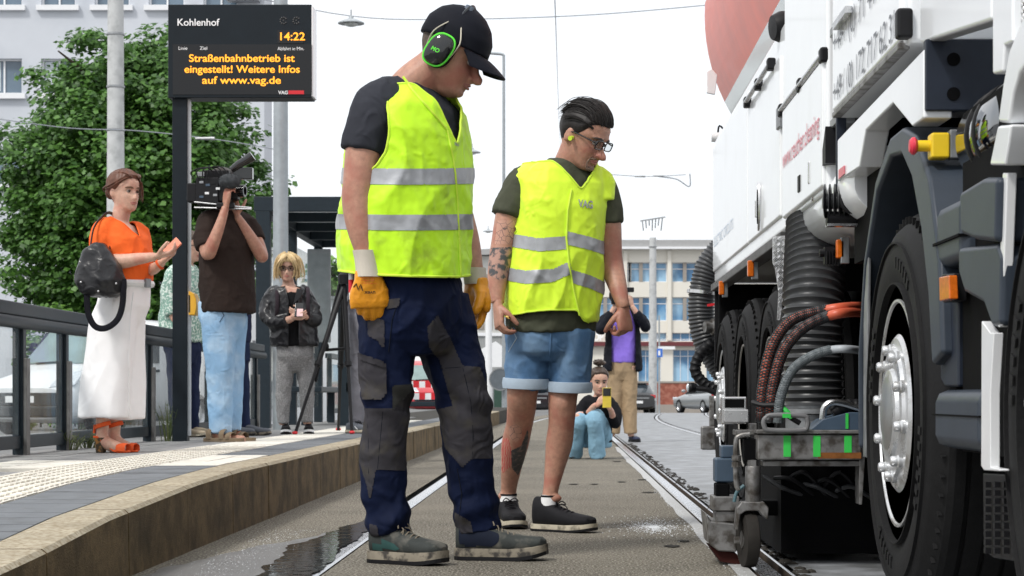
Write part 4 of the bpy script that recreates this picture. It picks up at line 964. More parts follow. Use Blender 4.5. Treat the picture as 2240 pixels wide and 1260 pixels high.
# emergency stop
ze = tz(2056, .91); es = tb((.885, ze-.025, 1.15), (.93, ze+.03, 1.212), 'stop_button_box', mat('stop_yellow', (.8, .55, .02), .35, var=.06), .006)
MB().lathe([(.0, 0), (.014, 0), (.014, .03), (0, .03)], (.885, ze, 1.182), (-1, 0, 0), 20).build('button_collar', mat('stop_yellow', (.8, .55, .02)), es, smooth='a')
MB().lathe([(0, .05), (.014, .049), (.021, .043), (.022, .037), (.016, .031), (.011, .03), (0, .03)], (.885, ze, 1.182), (-1, 0, 0), 24).build('red_button', mat('button_red', (.65, .03, .06), .35), es, smooth='a')
tb((.931, ze-.02, 1.15), (1.2, ze+.02, 1.22), 'button_bracket', M_galv, .003)
# fender over the drive wheel
ZD = 5.3; ang = [(12, .565, .69), (30, .58, .735), (48, .61, .765), (65, .655, .77), (80, .685, .755), (95, .69, .745), (115, .68, .725), (140, .655, .69), (165, .635, .665), (190, .62, .645)]
po = [(FX-.005, ZD-math.cos(R(a))*ro, .53+math.sin(R(a))*ro) for a, ri, ro in ang]; pi_ = [(FX-.005, ZD-math.cos(R(a))*ri, .53+math.sin(R(a))*ri) for a, ri, ro in ang]
mb = MB(); n = len(ang); T = V((.36, 0, 0)); vs = []
for k in range(n): vs += [V(po[k]), V(pi_[k]), V(pi_[k])+T, V(po[k])+T]
fs = []
for k in range(n-1):
    for e in range(4): fs.append((4*k+e, 4*k+(e+1) % 4, 4*k+4+(e+1) % 4, 4*k+4+e))
fs += [(0, 1, 2, 3), (4*n-1, 4*n-2, 4*n-3, 4*n-4)]; mb.add(vs, fs); mb.build('fender', M_tgrey, tr, smooth='a', bevel=.012)
# wheels
def wheel(zc, kind, r=.53, X=FX+.015, par=tr, sgn=-1, nm='wheel'):
    c = V((X, zc, r)); ax = V((sgn, 0, 0))
    prof = [(.305, -.03), (.32, .0), (.36, .012), (.40, .02), (.43, .018), (.46, .014), (.485, .002), (.505, -.02), (.522, -.03), (.53, -.045)]
    for g_ in (-.085, -.14, -.195, -.25): prof += [(.531, g_+.014), (.518, g_+.012), (.518, g_+.002), (.531, g_)]
    prof += [(.53, -.28), (.505, -.31), (.44, -.33), (.305, -.31)]
    w = MB().lathe(prof, c, ax, 96, close=True).build(nm, M_tyre, par, smooth='a', sharp=25)
    # raised sidewall lines and letter blocks
    mb = MB()
    for rr_ in (.345, .452): mb.lathe([(rr_-.003, .006), (rr_-.002, .0235), (rr_+.002, .0235), (rr_+.003, .006)], c, ax, 80)
    for a_ in range(64):
        th = a_*math.pi/32; d = V((0, math.cos(th), math.sin(th))); t = V((0, -math.sin(th), math.cos(th)))
        if a_ % 16 in (1, 2, 3, 4, 5, 6): p_ = c+d*.40+ax*.021; mb.box(p_, (.004, .02, .03), Matrix((ax, t, d)).transposed())
        p_ = c+d*.512+ax*-.018; mb.box(p_, (.01, .004, .02), Matrix((ax, t, d)).transposed())
    mb.build('sidewall_relief', M_tyre, w)
    deep = -.02 if kind == 'hub' else -.14
    mt = M_chrome if kind == 'hub' else mat('painted_rim', (.25, .24, .22), .6, .4, var=.3, scale=12)
    MB().lathe([(.306, -.01), (.303, .012), (.296, .012), (.285, -.01), (.272, -.03), (.262, -.08), (.25, deep-.06), (.21, deep-.05), (.0, deep-.05)], c, ax, 64).build('rim', mt, w, smooth='a', sharp=40)
    if kind == 'hub':
        h = MB().lathe([(.215, -.06), (.218, .0), (.2, .015), (.175, .017), (.17, .026), (.15, .028), (.12, .024), (.115, .034), (.1, .038), (0, .039)], c, ax, 64).build('hub', M_chrome, w, smooth='a', sharp=30)
        MB().lathe([(.098, .0385), (.07, .044), (0, .046)], c, ax, 40).build('hub_cap', mat('hub_cap_satin', (.55, .57, .57), .3, .9, var=.1), h, smooth='a')
        for k in range(10):
            th = k*math.pi/5+.2; d = V((0, math.cos(th), math.sin(th))); MB().lathe([(.018, 0), (.018, .01), (.014, .014), (.014, .026), (.01, .031), (0, .032)], c+d*.168+ax*.016, ax, 12).build('wheel_nut', M_chrome, h, smooth='a', sharp=40)
    else:
        for k in range(10):
            th = k*math.pi/5; d = V((0, math.cos(th), math.sin(th))); MB().lathe([(.016, 0), (.016, .03), (0, .034)], c+d*.15+ax*(deep-.05), ax, 8).build('wheel_nut', M_worn, w)
    return w
wheel(ZD, 'hub'); wheel(3.5, 'hub'); wheel(11.15, 'hub'); wheel(9.85, 'dish'); wheel(8.6, 'dish')
for z in (3.5, 5.3, 8.6, 9.85, 11.15): wheel(z, 'dish', X=XR-.02, sgn=1)
# chassis, filled in with black blocks to keep the underside dark
tb((FX+.38, 2.6, .5), (XR-.4, 11.6, 1.2), 'chassis', M_under, 0); tb((FX+.02, Z0+.12, 1.0), (XR, 8.03, 1.19), 'cross_member', M_under, 0)
tb((FX-.13, 6.9, .03), (XR-.3, 8.0, .42), 'hood_light_block', M_under, 0)  # added to block light and darken the ground under the truck
tb((FX+.34, 5.9, .1), (XR-.3, 6.9, .52), 'hood_light_block', M_under, 0)  # second dark block added to cover the bright ground beside it
tb((FX+.2, 5.86, .12), (FX+.34, 6.1, 1.2), 'wheel_well_wall', M_under, 0); tb((FX+.33, 2.4, .06), (XR-.35, 5.9, .5), 'underside_fill', M_under, 0)  # the long low block is added dark fill under cab and axles
tb((XR-.06, 2.6, .3), (XR, 11.6, 1.2), 'far_side_skirt', M_under, 0); tb((FX+.02, 11.6, .5), (XR-.02, 11.66, 1.23), 'rear_panel', M_under, .01)
tb((FX+.0, 11.68, .3), (FX+.36, 11.7, 1.22), 'mud_flap', M_tblk, .004)
# orange tank
mb = MB(); c = V((2.15, 8.05, 3.02)); Rr = 1.25; n = 96; L = [(0, Rr*.86), (.05, Rr), (4.75, Rr), (4.82, Rr*.95), (4.88, Rr*.6), (4.9, .01)]; vs = []
for t, r_ in L:
    for j in range(n): a = 2*math.pi*j/n; vs.append((c.x-math.cos(a)*r_, c.y+t, c.z+math.sin(a)*r_))
fs = []; mi = []
for i in range(len(L)-1):
    for j in range(n):
        fs.append((i*n+j, i*n+(j+1) % n, (i+1)*n+(j+1) % n, (i+1)*n+j)); a = math.degrees(2*math.pi*(j+.5)/n); a = a-360 if a > 180 else a
        mi.append(2 if a < -27 or a > 200 else (1 if 4 < a < 9 else 0))
mb.add(vs, fs); mb.m = mi; mb.build('tank', [M_orange, M_white, mat('tank_steel', (.62, .66, .64), .14, .9, var=.12, scale=2)], tr, smooth='a', sharp=50)
tb((1.4, 8.1, 2.06), (2.9, 12.2, 2.3), 'tank_cradle', M_under, 0)
p = at(1557, 178, 12.2); MB().prism([p+V((-.03, 0, -.07)), p+V((.02, 0, -.08)), p+V((.035, 0, .04)), p+V((.0, 0, .08)), p+V((-.03, 0, .06))], (0, .03, 0)).build('reflector_plate', M_white, tr, bevel=.004)
p = at(1556, 300, 12.2); cm = MB().tube([p, p+V((.05, 0, 0))], .03, 14).build('rear_camera', M_white, tr, smooth='a'); MB().tube([p+V((.04, 0, .02)), p+V((.05, 0, .07)), p+V((.09, 0, .03))], .006, 6, sub=4).build('camera_cable', M_tblk, cm)
p = at(1708, 60, 8.15); MB().lathe([(0, -.02), (.05, -.015), (.065, .02), (.065, .2), (0, .2)], p+V((-.02, 0, 0)), (1, .25, .1), 24).build('exhaust_mouth', M_tblk, tr, smooth='a')
# ---- hoses
def corrugated(name, pts, r, pitch, m, par, amp=.1, n=28):
    P, _ = smooth_path([V(p) for p in pts], [r]*len(pts), 24); L = [0]
    for a, b_ in zip(P, P[1:]): L.append(L[-1]+(b_-a).length)
    N = int(L[-1]/pitch)*6; Q = []; Rd = []
    for i in range(N+1):
        s = L[-1]*i/N; k = min(np.searchsorted(L, s), len(P)-1); k = max(k, 1); t = (s-L[k-1])/max(1e-6, L[k]-L[k-1]); Q.append(P[k-1].lerp(P[k], t)); Rd.append(r*(1-amp*(.5-.5*math.cos(2*math.pi*i/6))**.6))
    return MB().tube(Q, Rd, n).build(name, m, par, smooth=True)
hz_ = 7.2
hs = corrugated('suction_hose', [at(1786, 490, 7.35), at(1780, 640, 7.22), at(1777, 760, hz_), at(1779, 885, hz_)], .114, .028, M_hose, tr)
MB().lathe([(.1, -.02), (.1, .03), (.122, .034), (.122, .05), (.1, .054), (.1, .09), (.0, .09)], at(1779, 925, hz_), (0, 0, 1), 36).build('hose_collar', M_galv, hs, smooth='a')
p1 = corrugated('suction_hose', [at(1580, 545, 12.0), at(1548, 590, 12.0), at(1534, 670, 12.0), at(1545, 745, 12.0), at(1585, 815, 12.0)], .085, .022, M_hose, tr)
MB().lathe([(.088, -.012), (.092, -.01), (.092, .01), (.088, .012)], at(1536, 640, 12), (.12, 0, 1), 30).build('hose_clamp', M_steel, p1, smooth=True)
corrugated('wrapped_hose', [at(1575, 738, 11.9), at(1535, 770, 11.9), at(1521, 810, 11.9), at(1545, 842, 11.9), at(1590, 862, 11.9)], .036, .03, M_tblk, tr, .14, 14)
p = at(1552, 715, 11.85); MB().lathe([(0, -.03), (.05, -.03), (.05, -.015), (.035, -.01), (.035, .03), (0, .03)], p, (-1, -.3, 0), 20).build('hose_coupling', M_worn, tr, smooth='a')
p = at(1558, 668, 11.85); MB().bar(p+V((-.03, 0, .0)), p+V((.04, 0, .01)), .02, .015).build('valve_lever', M_red, tr)
p = at(1508, 848, 11.8); lp = MB().lathe([(0, -.01), (.022, -.01), (.03, .0), (.03, .03), (.02, .05), (0, .05)], p, (.9, .4, 0), 18).build('work_lamp', M_tblk, tr, smooth='a'); MB().ell(p+V((-.008, -.008, 0)), (.012, .012, .024)).build('lamp_lens', M_head, lp, smooth=True); MB().tube([p, p+V((.1, 0, -.01)), p+V((.2, 0, -.05))], .016, 8).build('lamp_arm', M_tblk, lp)
p = at(1550, 958, 11.75); MB().box(p, (.09, .08, .14)).build('towing_bracket', M_worn, tr, bevel=.01); MB().box(p+V((.02, 0, .15)), (.03, .05, .2)).build('towing_pin', M_worn, tr, bevel=.005)
def sleeve(pts, r, m, wire_m, name, z1):
    P, _ = smooth_path([V(p) for p in pts], [r]*len(pts), 14); o = MB().tube(P, r, 14).build(name, m, tr, smooth=True)
    mb = MB(); k = len(P); stop = int(k*z1)
    for sgn in (1, -1):
        for ph_ in range(5):
            Q = []
            for i in range(stop*3):
                f_ = i/3; a = int(f_); b_ = min(a+1, k-1); c_ = P[a].lerp(P[b_], f_-a); t = (P[min(a+1, k-1)]-P[max(a-1, 0)]).normalized(); u = t.cross(V((0, 1, 0))).normalized(); v = t.cross(u); w_ = sgn*i*.42+ph_*1.2566
                Q.append(c_+(u*math.cos(w_)+v*math.sin(w_))*(r+.0015))
            mb.tube(Q, .0022, 4)
    mb.build('braided_sleeve', wire_m, o); return o
M_rh = mat('red_hose', (.62, .12, .06), .4, var=.12); M_gh = mat('grey_hose', (.4, .43, .46), .4, var=.1); M_braid = mat('braid_black', (.03, .032, .035), .5); M_braid2 = mat('braid_grey', (.14, .16, .17), .5)
zz = 6.75
sleeve([at(1664, 925, zz), at(1668, 850, zz), at(1688, 760, zz), at(1730, 702, zz), at(1790, 682, zz), at(1850, 672, zz), at(1910, 670, zz+.3)][::1], .0165, M_rh, M_braid, 'hydraulic_hose', .72)
sleeve([at(1684, 925, zz-.04), at(1690, 850, zz-.04), at(1712, 772, zz-.04), at(1752, 722, zz-.04), at(1800, 696, zz-.04), at(1850, 684, zz-.04), at(1910, 684, zz+.3)], .0165, M_rh, M_braid, 'hydraulic_hose', .72)
sleeve([at(1702, 925, zz-.1), at(1708, 868, zz-.1), at(1732, 812, zz-.1), at(1770, 782, zz-.1), at(1815, 766, zz-.1), at(1860, 764, zz-.1), at(1910, 772, zz+.2)], .0135, M_gh, M_braid2, 'hydraulic_hose', .68)
# ---- smaller fittings on the flank
M_tread = two_tone('checker_plate', (.5, .5, .5), (.75, .75, .76), .1, .25, 45, .35, 'voronoi', var=.15, metal=.8, bump=1, bscale=70, bdist=.004)
q = [(1690, 517), (1740, 514), (1728, 570), (1716, 640), (1706, 700), (1700, 700), (1703, 640), (1696, 590), (1690, 575)]
ck = MB().prism([at(x, y, 7.86) for x, y in q], (0, .006, 0)).build('checker_plate', M_tread, tr)
mb = MB()
for i in range(12):
    for k in range(4):
        x_, y_ = 1697+k*10, 525+i*14
        if sdpoly(np.array([x_*1.]), np.array([y_*1.]), q)[0] > 3:
            for j in range(3): c = at(x_+(j-1)*2.5, y_+(j-1)*2*(1 if (i+k) % 2 else -1), 7.858); mb.box(c, (.0025, .004, .016), Matrix.Rotation(R(40 if (i+k) % 2 else -40), 3, 'Y'))
mb.build('tread_lug', M_steel, ck)
for (px, py) in ((1586, 632), (1651, 590)):
    p = sd(px, py, FX-.01); mk = MB().box(p, (.03, .04, .09)).build('marker_base', M_galv, tr, bevel=.003); MB().box(p+V((-.02, -.012, .004)), (.03, .03, .075)).build('side_marker', M_amber, mk, bevel=.006)
p = at(1838, 545, 6.75); mk = MB().box(p+V((.015, 0, -.005)), (.03, .03, .09)).build('marker_base', M_galv, tr, bevel=.003); MB().box(p, (.03, .03, .065)).build('side_marker', M_amber, mk, bevel=.006)
p = at(1812, 560, 6.8); mb = MB().box(p, (.03, .05, .06)).tube([p+V((-.03, 0, .01)), p+V((.04, 0, .015))], .014, 10)
for k in range(5): mb.box(p+V((-.01+k*.01, -.03, -.01)), (.003, .02, .05))
mb.build('valve_block', M_tblk, tr)
# finned bellows with bracket
zb2 = 6.35
bl_ = thing; mb = MB(); 
for k in range(8):
    c = at(1805+k*11, 440, zb2); mb.lathe([(.02, -.006), (.055, -.001), (.055, .001), (.02, .006)], c, (1, -.25, 0), 22)
mb.tube([at(1800, 440, zb2), at(1890, 440, zb2)], .025, 12); bo = mb.build('bellows', M_hose, tr, smooth='a')
MB().tube([at(1808, 478, zb2), at(1872, 480, zb2)], .024, 14).build('cylinder_motor', M_tblk, bo, smooth='a'); MB().bar(at(1808, 493, zb2), at(1892, 493, zb2), .05, .008).build('bracket', M_steel, bo); MB().bar(at(1890, 492, zb2), at(1888, 432, zb2), .03, .008, up=(1, 0, 0)).build('bracket', M_steel, bo)
MB().tube([at(1845, 420, zb2-.06), at(1842, 445, zb2-.06), at(1858, 462, zb2-.06), at(1885, 458, zb2-.06)], .008, 8, sub=5).build('cable', M_tblk, bo, smooth=True)
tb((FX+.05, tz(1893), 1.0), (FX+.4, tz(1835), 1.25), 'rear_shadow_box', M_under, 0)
flank('arch_edge', [(1893, 560), (1899, 540), (1897, 700), (1893, 1000), (1888, 1000), (1889, 700)], M_galv, .01, FX+.0)
# ---- rail cleaning unit hung in front of the hose
def fb(x0, y0, x1, y1, Z, d, name, m, par, bevel=.004, **k):
    a = at(x0, y1, Z); b_ = at(x1, y0, Z); return MB().bb((a.x, Z, a.z), (b_.x, Z+d, b_.z)).build(name, m, par, bevel=bevel, **k)
cu = tr
ZU = 6.6; M_gpaint = mat('green_marker_paint', (.04, .55, .08), .5, var=.15); M_rust = mat('rust', (.22, .085, .025), .8, var=.4, scale=30); M_blues = mat('blue_steel', (.05, .08, .12), .45, var=.2)
be = fb(1657, 950, 1885, 1006, ZU, .12, 'unit_beam', M_worn, cu, .006)
fb(1655, 941, 1888, 949, ZU-.01, .2, 'beam_flange', M_worn, be, .003)
for x in (1722, 1787, 1855): fb(x-8, 953, x+8, 999 if x < 1850 else 990, ZU-.003, .003, 'paint_mark', M_gpaint, be, 0)
fb(1790, 990, 1884, 1003, ZU-.002, .002, 'rust_streak', M_rust, be, 0)
fb(1670, 1008, 1884, 1020, ZU+.03, .1, 'beam_foot', M_worn, be, .003)
zt2 = ZU-.02; st = [at(1672+8, 918, zt2), at(1684, 909, zt2), at(1755, 909, zt2), at(1766, 918, zt2), at(1766, 932, zt2), at(1755, 941, zt2), at(1684, 941, zt2), at(1672, 932, zt2), at(1672, 918, zt2), at(1684, 909, zt2)]
MB().tube(st, .0085, 10, sub=4).build('lifting_handle', mat('handle_grey', (.16, .16, .165), .5), be, smooth=True)
fb(1712, 905, 1730, 914, zt2-.012, .004, 'paint_mark', M_gpaint, be, 0); 
q = [(1776, 938), (1800, 918), (1860, 902), (1890, 902), (1890, 941), (1776, 941)]
MB().prism([at(x, y, ZU+.06) for x, y in q], (0, .2, 0)).build('guide_plate', M_blues, cu, bevel=.004)
fb(1850, 904, 1856, 938, ZU+.055, .004, 'paint_mark', M_gpaint, cu, 0)
MB().tube([at(1800, 918, ZU+.1), at(1805, 890, ZU+.1), at(1830, 880, ZU+.1), at(1880, 893, ZU+.1)], .012, 10, sub=5).build('steel_ring', M_steel, cu, smooth=True)
corrugated('cable_bundle', [at(1822, 905, ZU+.12), at(1850, 888, ZU+.12), at(1900, 890, ZU+.12)], .024, .02, M_tblk, cu, .1, 12)
lb_ = fb(1580, 868, 1634, 928, ZU+.12, .09, 'work_light_box', M_steel, cu, .004); fb(1586, 873, 1628, 892, ZU+.115, .006, 'light_recess', M_under, lb_, 0); fb(1584, 896, 1638, 924, ZU+.08, .03, 'light_shield', M_steel, lb_, .003)
MB().tube([at(1645, 880, ZU+.1), at(1668, 886, ZU+.08), at(1705, 888, ZU+.06), at(1725, 910, ZU+.05), at(1750, 926, ZU+.05)], .009, 8, sub=6).build('coiled_cable', M_tblk, cu, smooth=True)
MB().tube([at(1706, 888, ZU+.056), at(1722, 902, ZU+.045), at(1732, 914, ZU+.045)], .0098, 8, sub=4).build('paint_mark', M_gpaint, cu, smooth=True)
ZC = 6.66
fb(1628, 960, 1656, 1010, ZC, .08, 'pillar_bracket', M_under, cu, .004)
col = MB().lathe([(.0, 0), (.024, 0), (.026, .005), (.026, .115), (.024, .12), (0, .12)], at(1647, 1098, ZC), (0, 0, 1), 24).build('castor_column', M_worn, cu, smooth='a')
MB().lathe([(0, 0), (.018, 0), (.018, .02), (0, .022)], at(1647, 1020, ZC), (0, 0, 1), 6).build('column_nut', M_worn, col)
q = [(1608, 1160), (1612, 1112), (1622, 1098), (1672, 1098), (1682, 1112), (1680, 1138), (1668, 1128), (1660, 1118), (1632, 1118), (1620, 1126), (1616, 1160)]
yk = MB().prism([at(x, y, ZC-.03) for x, y in q], (0, .07, 0)).build('castor_yoke', M_worn, col, bevel=.004)
cw = V((at(1638, 1184, ZC).x, ZC+.02, .095)); MB().lathe([(.03, -.02), (.075, -.026), (.092, -.02), (.0955, 0), (.092, .02), (.075, .026), (.03, .02)], cw, (1, .12, 0), 40, close=True).build('castor_wheel', mat('castor_rubber', (.03, .027, .024), .7, var=.4), col, smooth='a')
MB().lathe([(0, 0), (.03, 0), (.03, .045), (0, .045)], cw+V((-.022, 0, 0)), (1, .12, 0), 20).build('castor_hub', M_worn, col); MB().lathe([(0, 0), (.012, 0), (.012, .02), (0, .022)], cw+V((-.05, -.03, 0)), (1, 0, 0), 6).build('axle_bolt', M_worn, col)
# skid shoe with red brush
q = [(1543, 1120), (1556, 1140), (1612, 1146), (1612, 1208), (1572, 1206), (1551, 1190)]
sk = MB().prism([at(x, y, ZC+.1) for x, y in q], (0, .25, 0)).build('skid_shoe', M_worn, cu, bevel=.006)
MB().prism([at(x, y, ZC+.12) for x, y in [(1553, 1196), (1612, 1212), (1620, 1236), (1575, 1228)]], (0, .2, 0)).build('brush_strip', mat('red_brush', (.04, .01, .008), .8, var=.4), sk)
fb(1560, 1086, 1618, 1118, ZC+.12, .16, 'stacked_plate', M_worn, cu, .004); fb(1566, 1118, 1614, 1142, ZC+.13, .14, 'stacked_plate', M_worn, cu, .004)
fb(1564, 1002, 1608, 1056, ZC+.15, .1, 'valve_box', M_blues, cu, .008); fb(1578, 975, 1612, 1002, ZC+.16, .1, 'valve_box', M_blues, cu, .006); fb(1566, 1058, 1596, 1086, ZC+.14, .1, 'valve_base', M_under, cu, .004)
MB().tube([at(1640, 950, ZC), at(1618, 954, ZC), at(1610, 970, ZC), at(1610, 1050, ZC), at(1616, 1072, ZC)], .009, 10, sub=5).build('pipe_elbow', M_worn, cu, smooth=True)
for y in (1008, 1022): MB().lathe([(0, 0), (.016, 0), (.016, .018), (0, .018)], at(1611, y, ZC), (0, 0, 1), 10).build('pipe_fitting', M_worn, cu)
MB().tube([at(1606, 1098, ZC), at(1612, 1076, ZC), at(1628, 1062, ZC)], .006, 8, sub=4).build('blue_pipe', mat('teal_pipe', (.06, .12, .14), .4), cu, smooth=True)
fb(1608, 940, 1660, 952, ZC+.03, .1, 'bracket_plate', M_worn, cu, .003); fb(1640, 926, 1656, 945, ZC+.05, .05, 'bolt_head', M_worn, cu, .003)
fb(1600, 1095, 1886, 1128, ZC+.35, .1, 'lower_frame', M_under, cu, .004)
q = [(1880, 948), (1896, 948), (1886, 1104), (1880, 1104)]; MB().prism([at(x, y, ZU+.02) for x, y in q], (0, .1, 0)).build('edge_plate', M_worn, cu, bevel=.002)
for k in range(7):
    a = 1668+k*26; MB().tube([at(a, 1040+6*k, ZC+.25), at(a+40, 1065-4*(k % 3)*4, ZC+.22), at(a+90, 1084+k*2, ZC+.25)], .008, 7, sub=5).build('cable', M_tblk if k % 3 else M_hose, cu, smooth=True)
q = [(1764, 1085), (1788, 1062), (1820, 1072), (1815, 1084), (1790, 1090)]; MB().prism([at(x, y, ZC+.28) for x, y in q], (0, .02, 0)).build('torn_plate', M_worn, cu)
# ================================================================== PEOPLE
M_skin = two_tone('skin_fair', (.6, .37, .275), (.52, .24, .18), .5, .72, 13, .48, var=.2, scale=45, bump=.3, bscale=260, bdist=.003, sss=.1)
M_skin_r = two_tone('skin_ruddy', (.44, .23, .16), (.37, .14, .1), .47, .7, 12, .46, var=.22, scale=50, bump=.3, bscale=260, bdist=.003, sss=.1)
M_eye = mat('eye_dark', (.03, .022, .018), .15); M_eyew = mat('eye_white', (.4, .36, .33), .3); M_lip = mat('lip', (.42, .17, .14), .5, var=.1)
HZ = [-.118, -.113, -.10, -.08, -.062, -.04, -.012, .0, .025, .06, .09, .108, .118, .121]
HF = [.066, .082, .089, .087, .09, .09, .087, .086, .094, .089, .068, .042, .016, .003]
HB = [.03, .015, -.012, -.045, -.062, -.078, -.091, -.095, -.102, -.1, -.08, -.052, -.02, -.003]
HW = [.02, .034, .046, .056, .062, .067, .072, .074, .077, .075, .062, .042, .018, .003]
def head_pt(z, a, off=0.):                       # a = 0 front (+y), 90 = +x side
    f, b, w = interp(z, HZ, HF), interp(z, HZ, HB), interp(z, HZ, HW); cy = (f+b)/2; ry = (f-b)/2
    s, c = math.sin(a), math.cos(a); e = 2/2.35
    x = math.copysign(abs(s)**e, s)*w; y = cy+math.copysign(abs(c)**e, c)*ry
    p = V((x, y, z)); d = V((x, (y-cy)*.8, z*.75 if z > .02 else 0)); d = d.normalized() if d.length > 1e-5 else V((0, 0, 1)); return p+d*off
def frame(f, up=(0, 0, 1), roll=0.):
    f = V(f).normalized(); u = V(up); r = f.cross(u).normalized(); u = r.cross(f).normalized()
    m = Matrix((r, f, u)).transposed()
    return m @ Matrix.Rotation(R(roll), 3, 'Y') if roll else m
def head_parts(mb, o, M, k=1., female=False, ears=True):
    """adds a modelled head (skull, brow, sockets, nose, lips, chin, ears) in local coords placed by M, o"""
    T = lambda p: o+M @ (V(p)*k)
    n, zs = 48, np.linspace(-.118, .121, 44); vs = []; fs = []
    for z in zs:
        for j in range(n):
            p = head_pt(float(z), 2*math.pi*j/n); 
            for s in (-1, 1):
                d = math.hypot(p.x-s*.031, (p.z-.0)*1.25)
                if p.y > .03: p.y -= .013*math.exp(-(d/.016)**2)
                d = math.hypot(p.x-s*.045, p.z+.03)
                if p.y > .02: p.y += .005*math.exp(-(d/.022)**2)
            if p.y > .05: p.y += .006*math.exp(-(p.x/.02)**2-((p.z+.1)/.014)**2)-.004*math.exp(-(p.x/.025)**2-((p.z+.084)/.008)**2)
            vs.append(T(p))
    m = len(zs)
    for i in range(m-1):
        for j in range(n): fs.append((i*n+j, i*n+(j+1) % n, (i+1)*n+(j+1) % n, (i+1)*n+j))
    fs += [tuple(range(n-1, -1, -1)), tuple(range((m-1)*n, m*n))]; mb.add(vs, fs)
    w = .85 if female else 1
    mb.tube([T((0, .08, .018)), T((0, .091, -.004)), T((0, .103, -.026)), T((0, .108*w+.014, -.041)), T((0, .095, -.05))], [.007*k, .0085*k, .0115*k*w, .0125*k*w, .006*k], 10, sub=3)
    for s in (-1, 1):
        mb.ell(T((s*.013*w, .098, -.044)), (.009*k*w, .01*k, .008*k), None, 10, 8)
        if not female: mb.tube([T((s*.012, .09, .02)), T((s*.035, .086, .023)), T((s*.055, .068, .02))], [.008*k, .009*k, .006*k], 8)
        if ears:
            mb.loft([(T((s*(.073+.012*t), -.012-.01*t, -.012)), M@V((0, .018*k*(1-.15*t), 0)), M@V((0, .004*k, .031*k*(1-.1*t)))) for t in (0, .5, 1)], 16)
    mb.tube([T((-.024, .083, -.067)), T((-.01, .093, -.0625)), T((0, .094, -.064)), T((.01, .093, -.0625)), T((.024, .083, -.067))], [.003*k, .0055*k, .005*k, .0055*k, .003*k], 8)
    mb.tube([T((-.02, .084, -.071)), T((0, .094, -.074)), T((.02, .084, -.071))], [.003*k, .0065*k, .003*k], 8)
def face_details(par, o, M, k, brow_m, lid=.45, female=False, lips=M_lip, skin=M_skin):
    T = lambda p: o+M @ (V(p)*k)
    for s in (-1, 1):
        e = MB().ell(T((s*.031, .0715, .0)), (.0108*k,)*3, None, 14, 10).build('eye', M_eyew, par, smooth=True)
        MB().ell(T((s*.031, .0795, -.001)), (.0068*k, .0055*k, .0068*k), None, 10, 8).build('iris', M_eye, e, smooth=True)
        MB().tube([T((s*.0185, .079, -.001)), T((s*.025, .0835, .005)), T((s*.033, .0835, .0055)), T((s*.044, .077, .0))], .0018*k, 6, sub=3).build('lash_line', brow_m, par)
        MB().tube([T((s*.012, .0965, .018)), T((s*.028, .0955, .0235)), T((s*.046, .083, .022)), T((s*.056, .071, .017))], [.0018*k, .0034*k, .003*k, .001*k], 7, sub=3, flat=1.5).build('eyebrow', brow_m, par)
    MB().tube([T((-.024, .0855, -.0675)), T((-.009, .0965, -.064)), T((0, .0975, -.0655)), T((.009, .0965, -.064)), T((.024, .0855, -.0675))], [.002*k, .0042*k, .004*k, .0042*k, .002*k], 7, sub=3).build('lip', lips, par, smooth=True)
    MB().tube([T((-.02, .087, -.0715)), T((0, .0985, -.0745)), T((.02, .087, -.0715))], [.002*k, .005*k, .002*k], 7, sub=3).build('lip', lips, par, smooth=True)
def hair_shell(par, o, M, k, zlow, thick, m, name='hair', ridges=26, ramp=.0035, nz=22, na=96, seed=0., top=0.):
    """shell over the scalp, lower edge z(angle) from zlow = [(deg from face, z)], combed ridges"""
    vs = []; fs = []; Ang = [q[0] for q in zlow]; Zl = [q[1] for q in zlow]
    for i in range(nz+1):
        t = i/nz
        for j in range(na):
            a = 2*math.pi*j/na; deg = abs(((math.degrees(a)+180) % 360)-180); z0 = interp(deg, Ang, Zl); z = z0+(.1205-z0)*(1-(1-t)**1.35)
            th = thick*min(1, t*5+.12)*(1+.25*float(perlin(np.array([[math.cos(a)*2+seed, math.sin(a)*2, z*18]]))[0]))
            rd = ramp*float(perlin(np.array([[a*ridges/6.283*1.3+seed, z*10, 3.1]]))[0])*2*min(1, t*3)
            p = head_pt(max(-.117, min(z, .1205)), a, th+rd); 
            if z < -.06: q = head_pt(-.05, a, th+rd); p = V((q.x*.97, q.y, z))
            p.z += top*max(0, t-.5)
            vs.append(o+M @ (p*k))
    n = na
    for i in range(nz):
        for j in range(n): fs.append((i*n+j, i*n+(j+1) % n, (i+1)*n+(j+1) % n, (i+1)*n+j))
    fs.append(tuple(range(nz*n, nz*n+n)))
    return MB().add(vs, fs).build(name, m, par, smooth=True)
def strands(par, o, M, k, curves, r, m, name='hair_strands', jit=.004, copies=6, seed=1):
    rg = random.Random(seed); mb = MB()
    for c in curves:
        for q in range(copies):
            d = V((rg.gauss(0, jit), rg.gauss(0, jit), rg.gauss(0, jit*.6))); P = [o+M @ ((V(p)+d*(1+.5*i))*k) for i, p in enumerate(c)]
            mb.tube(P, [r]*(len(P)-1)+[r*.25], 5, sub=4)
    return mb.build(name, m, par, smooth=True)
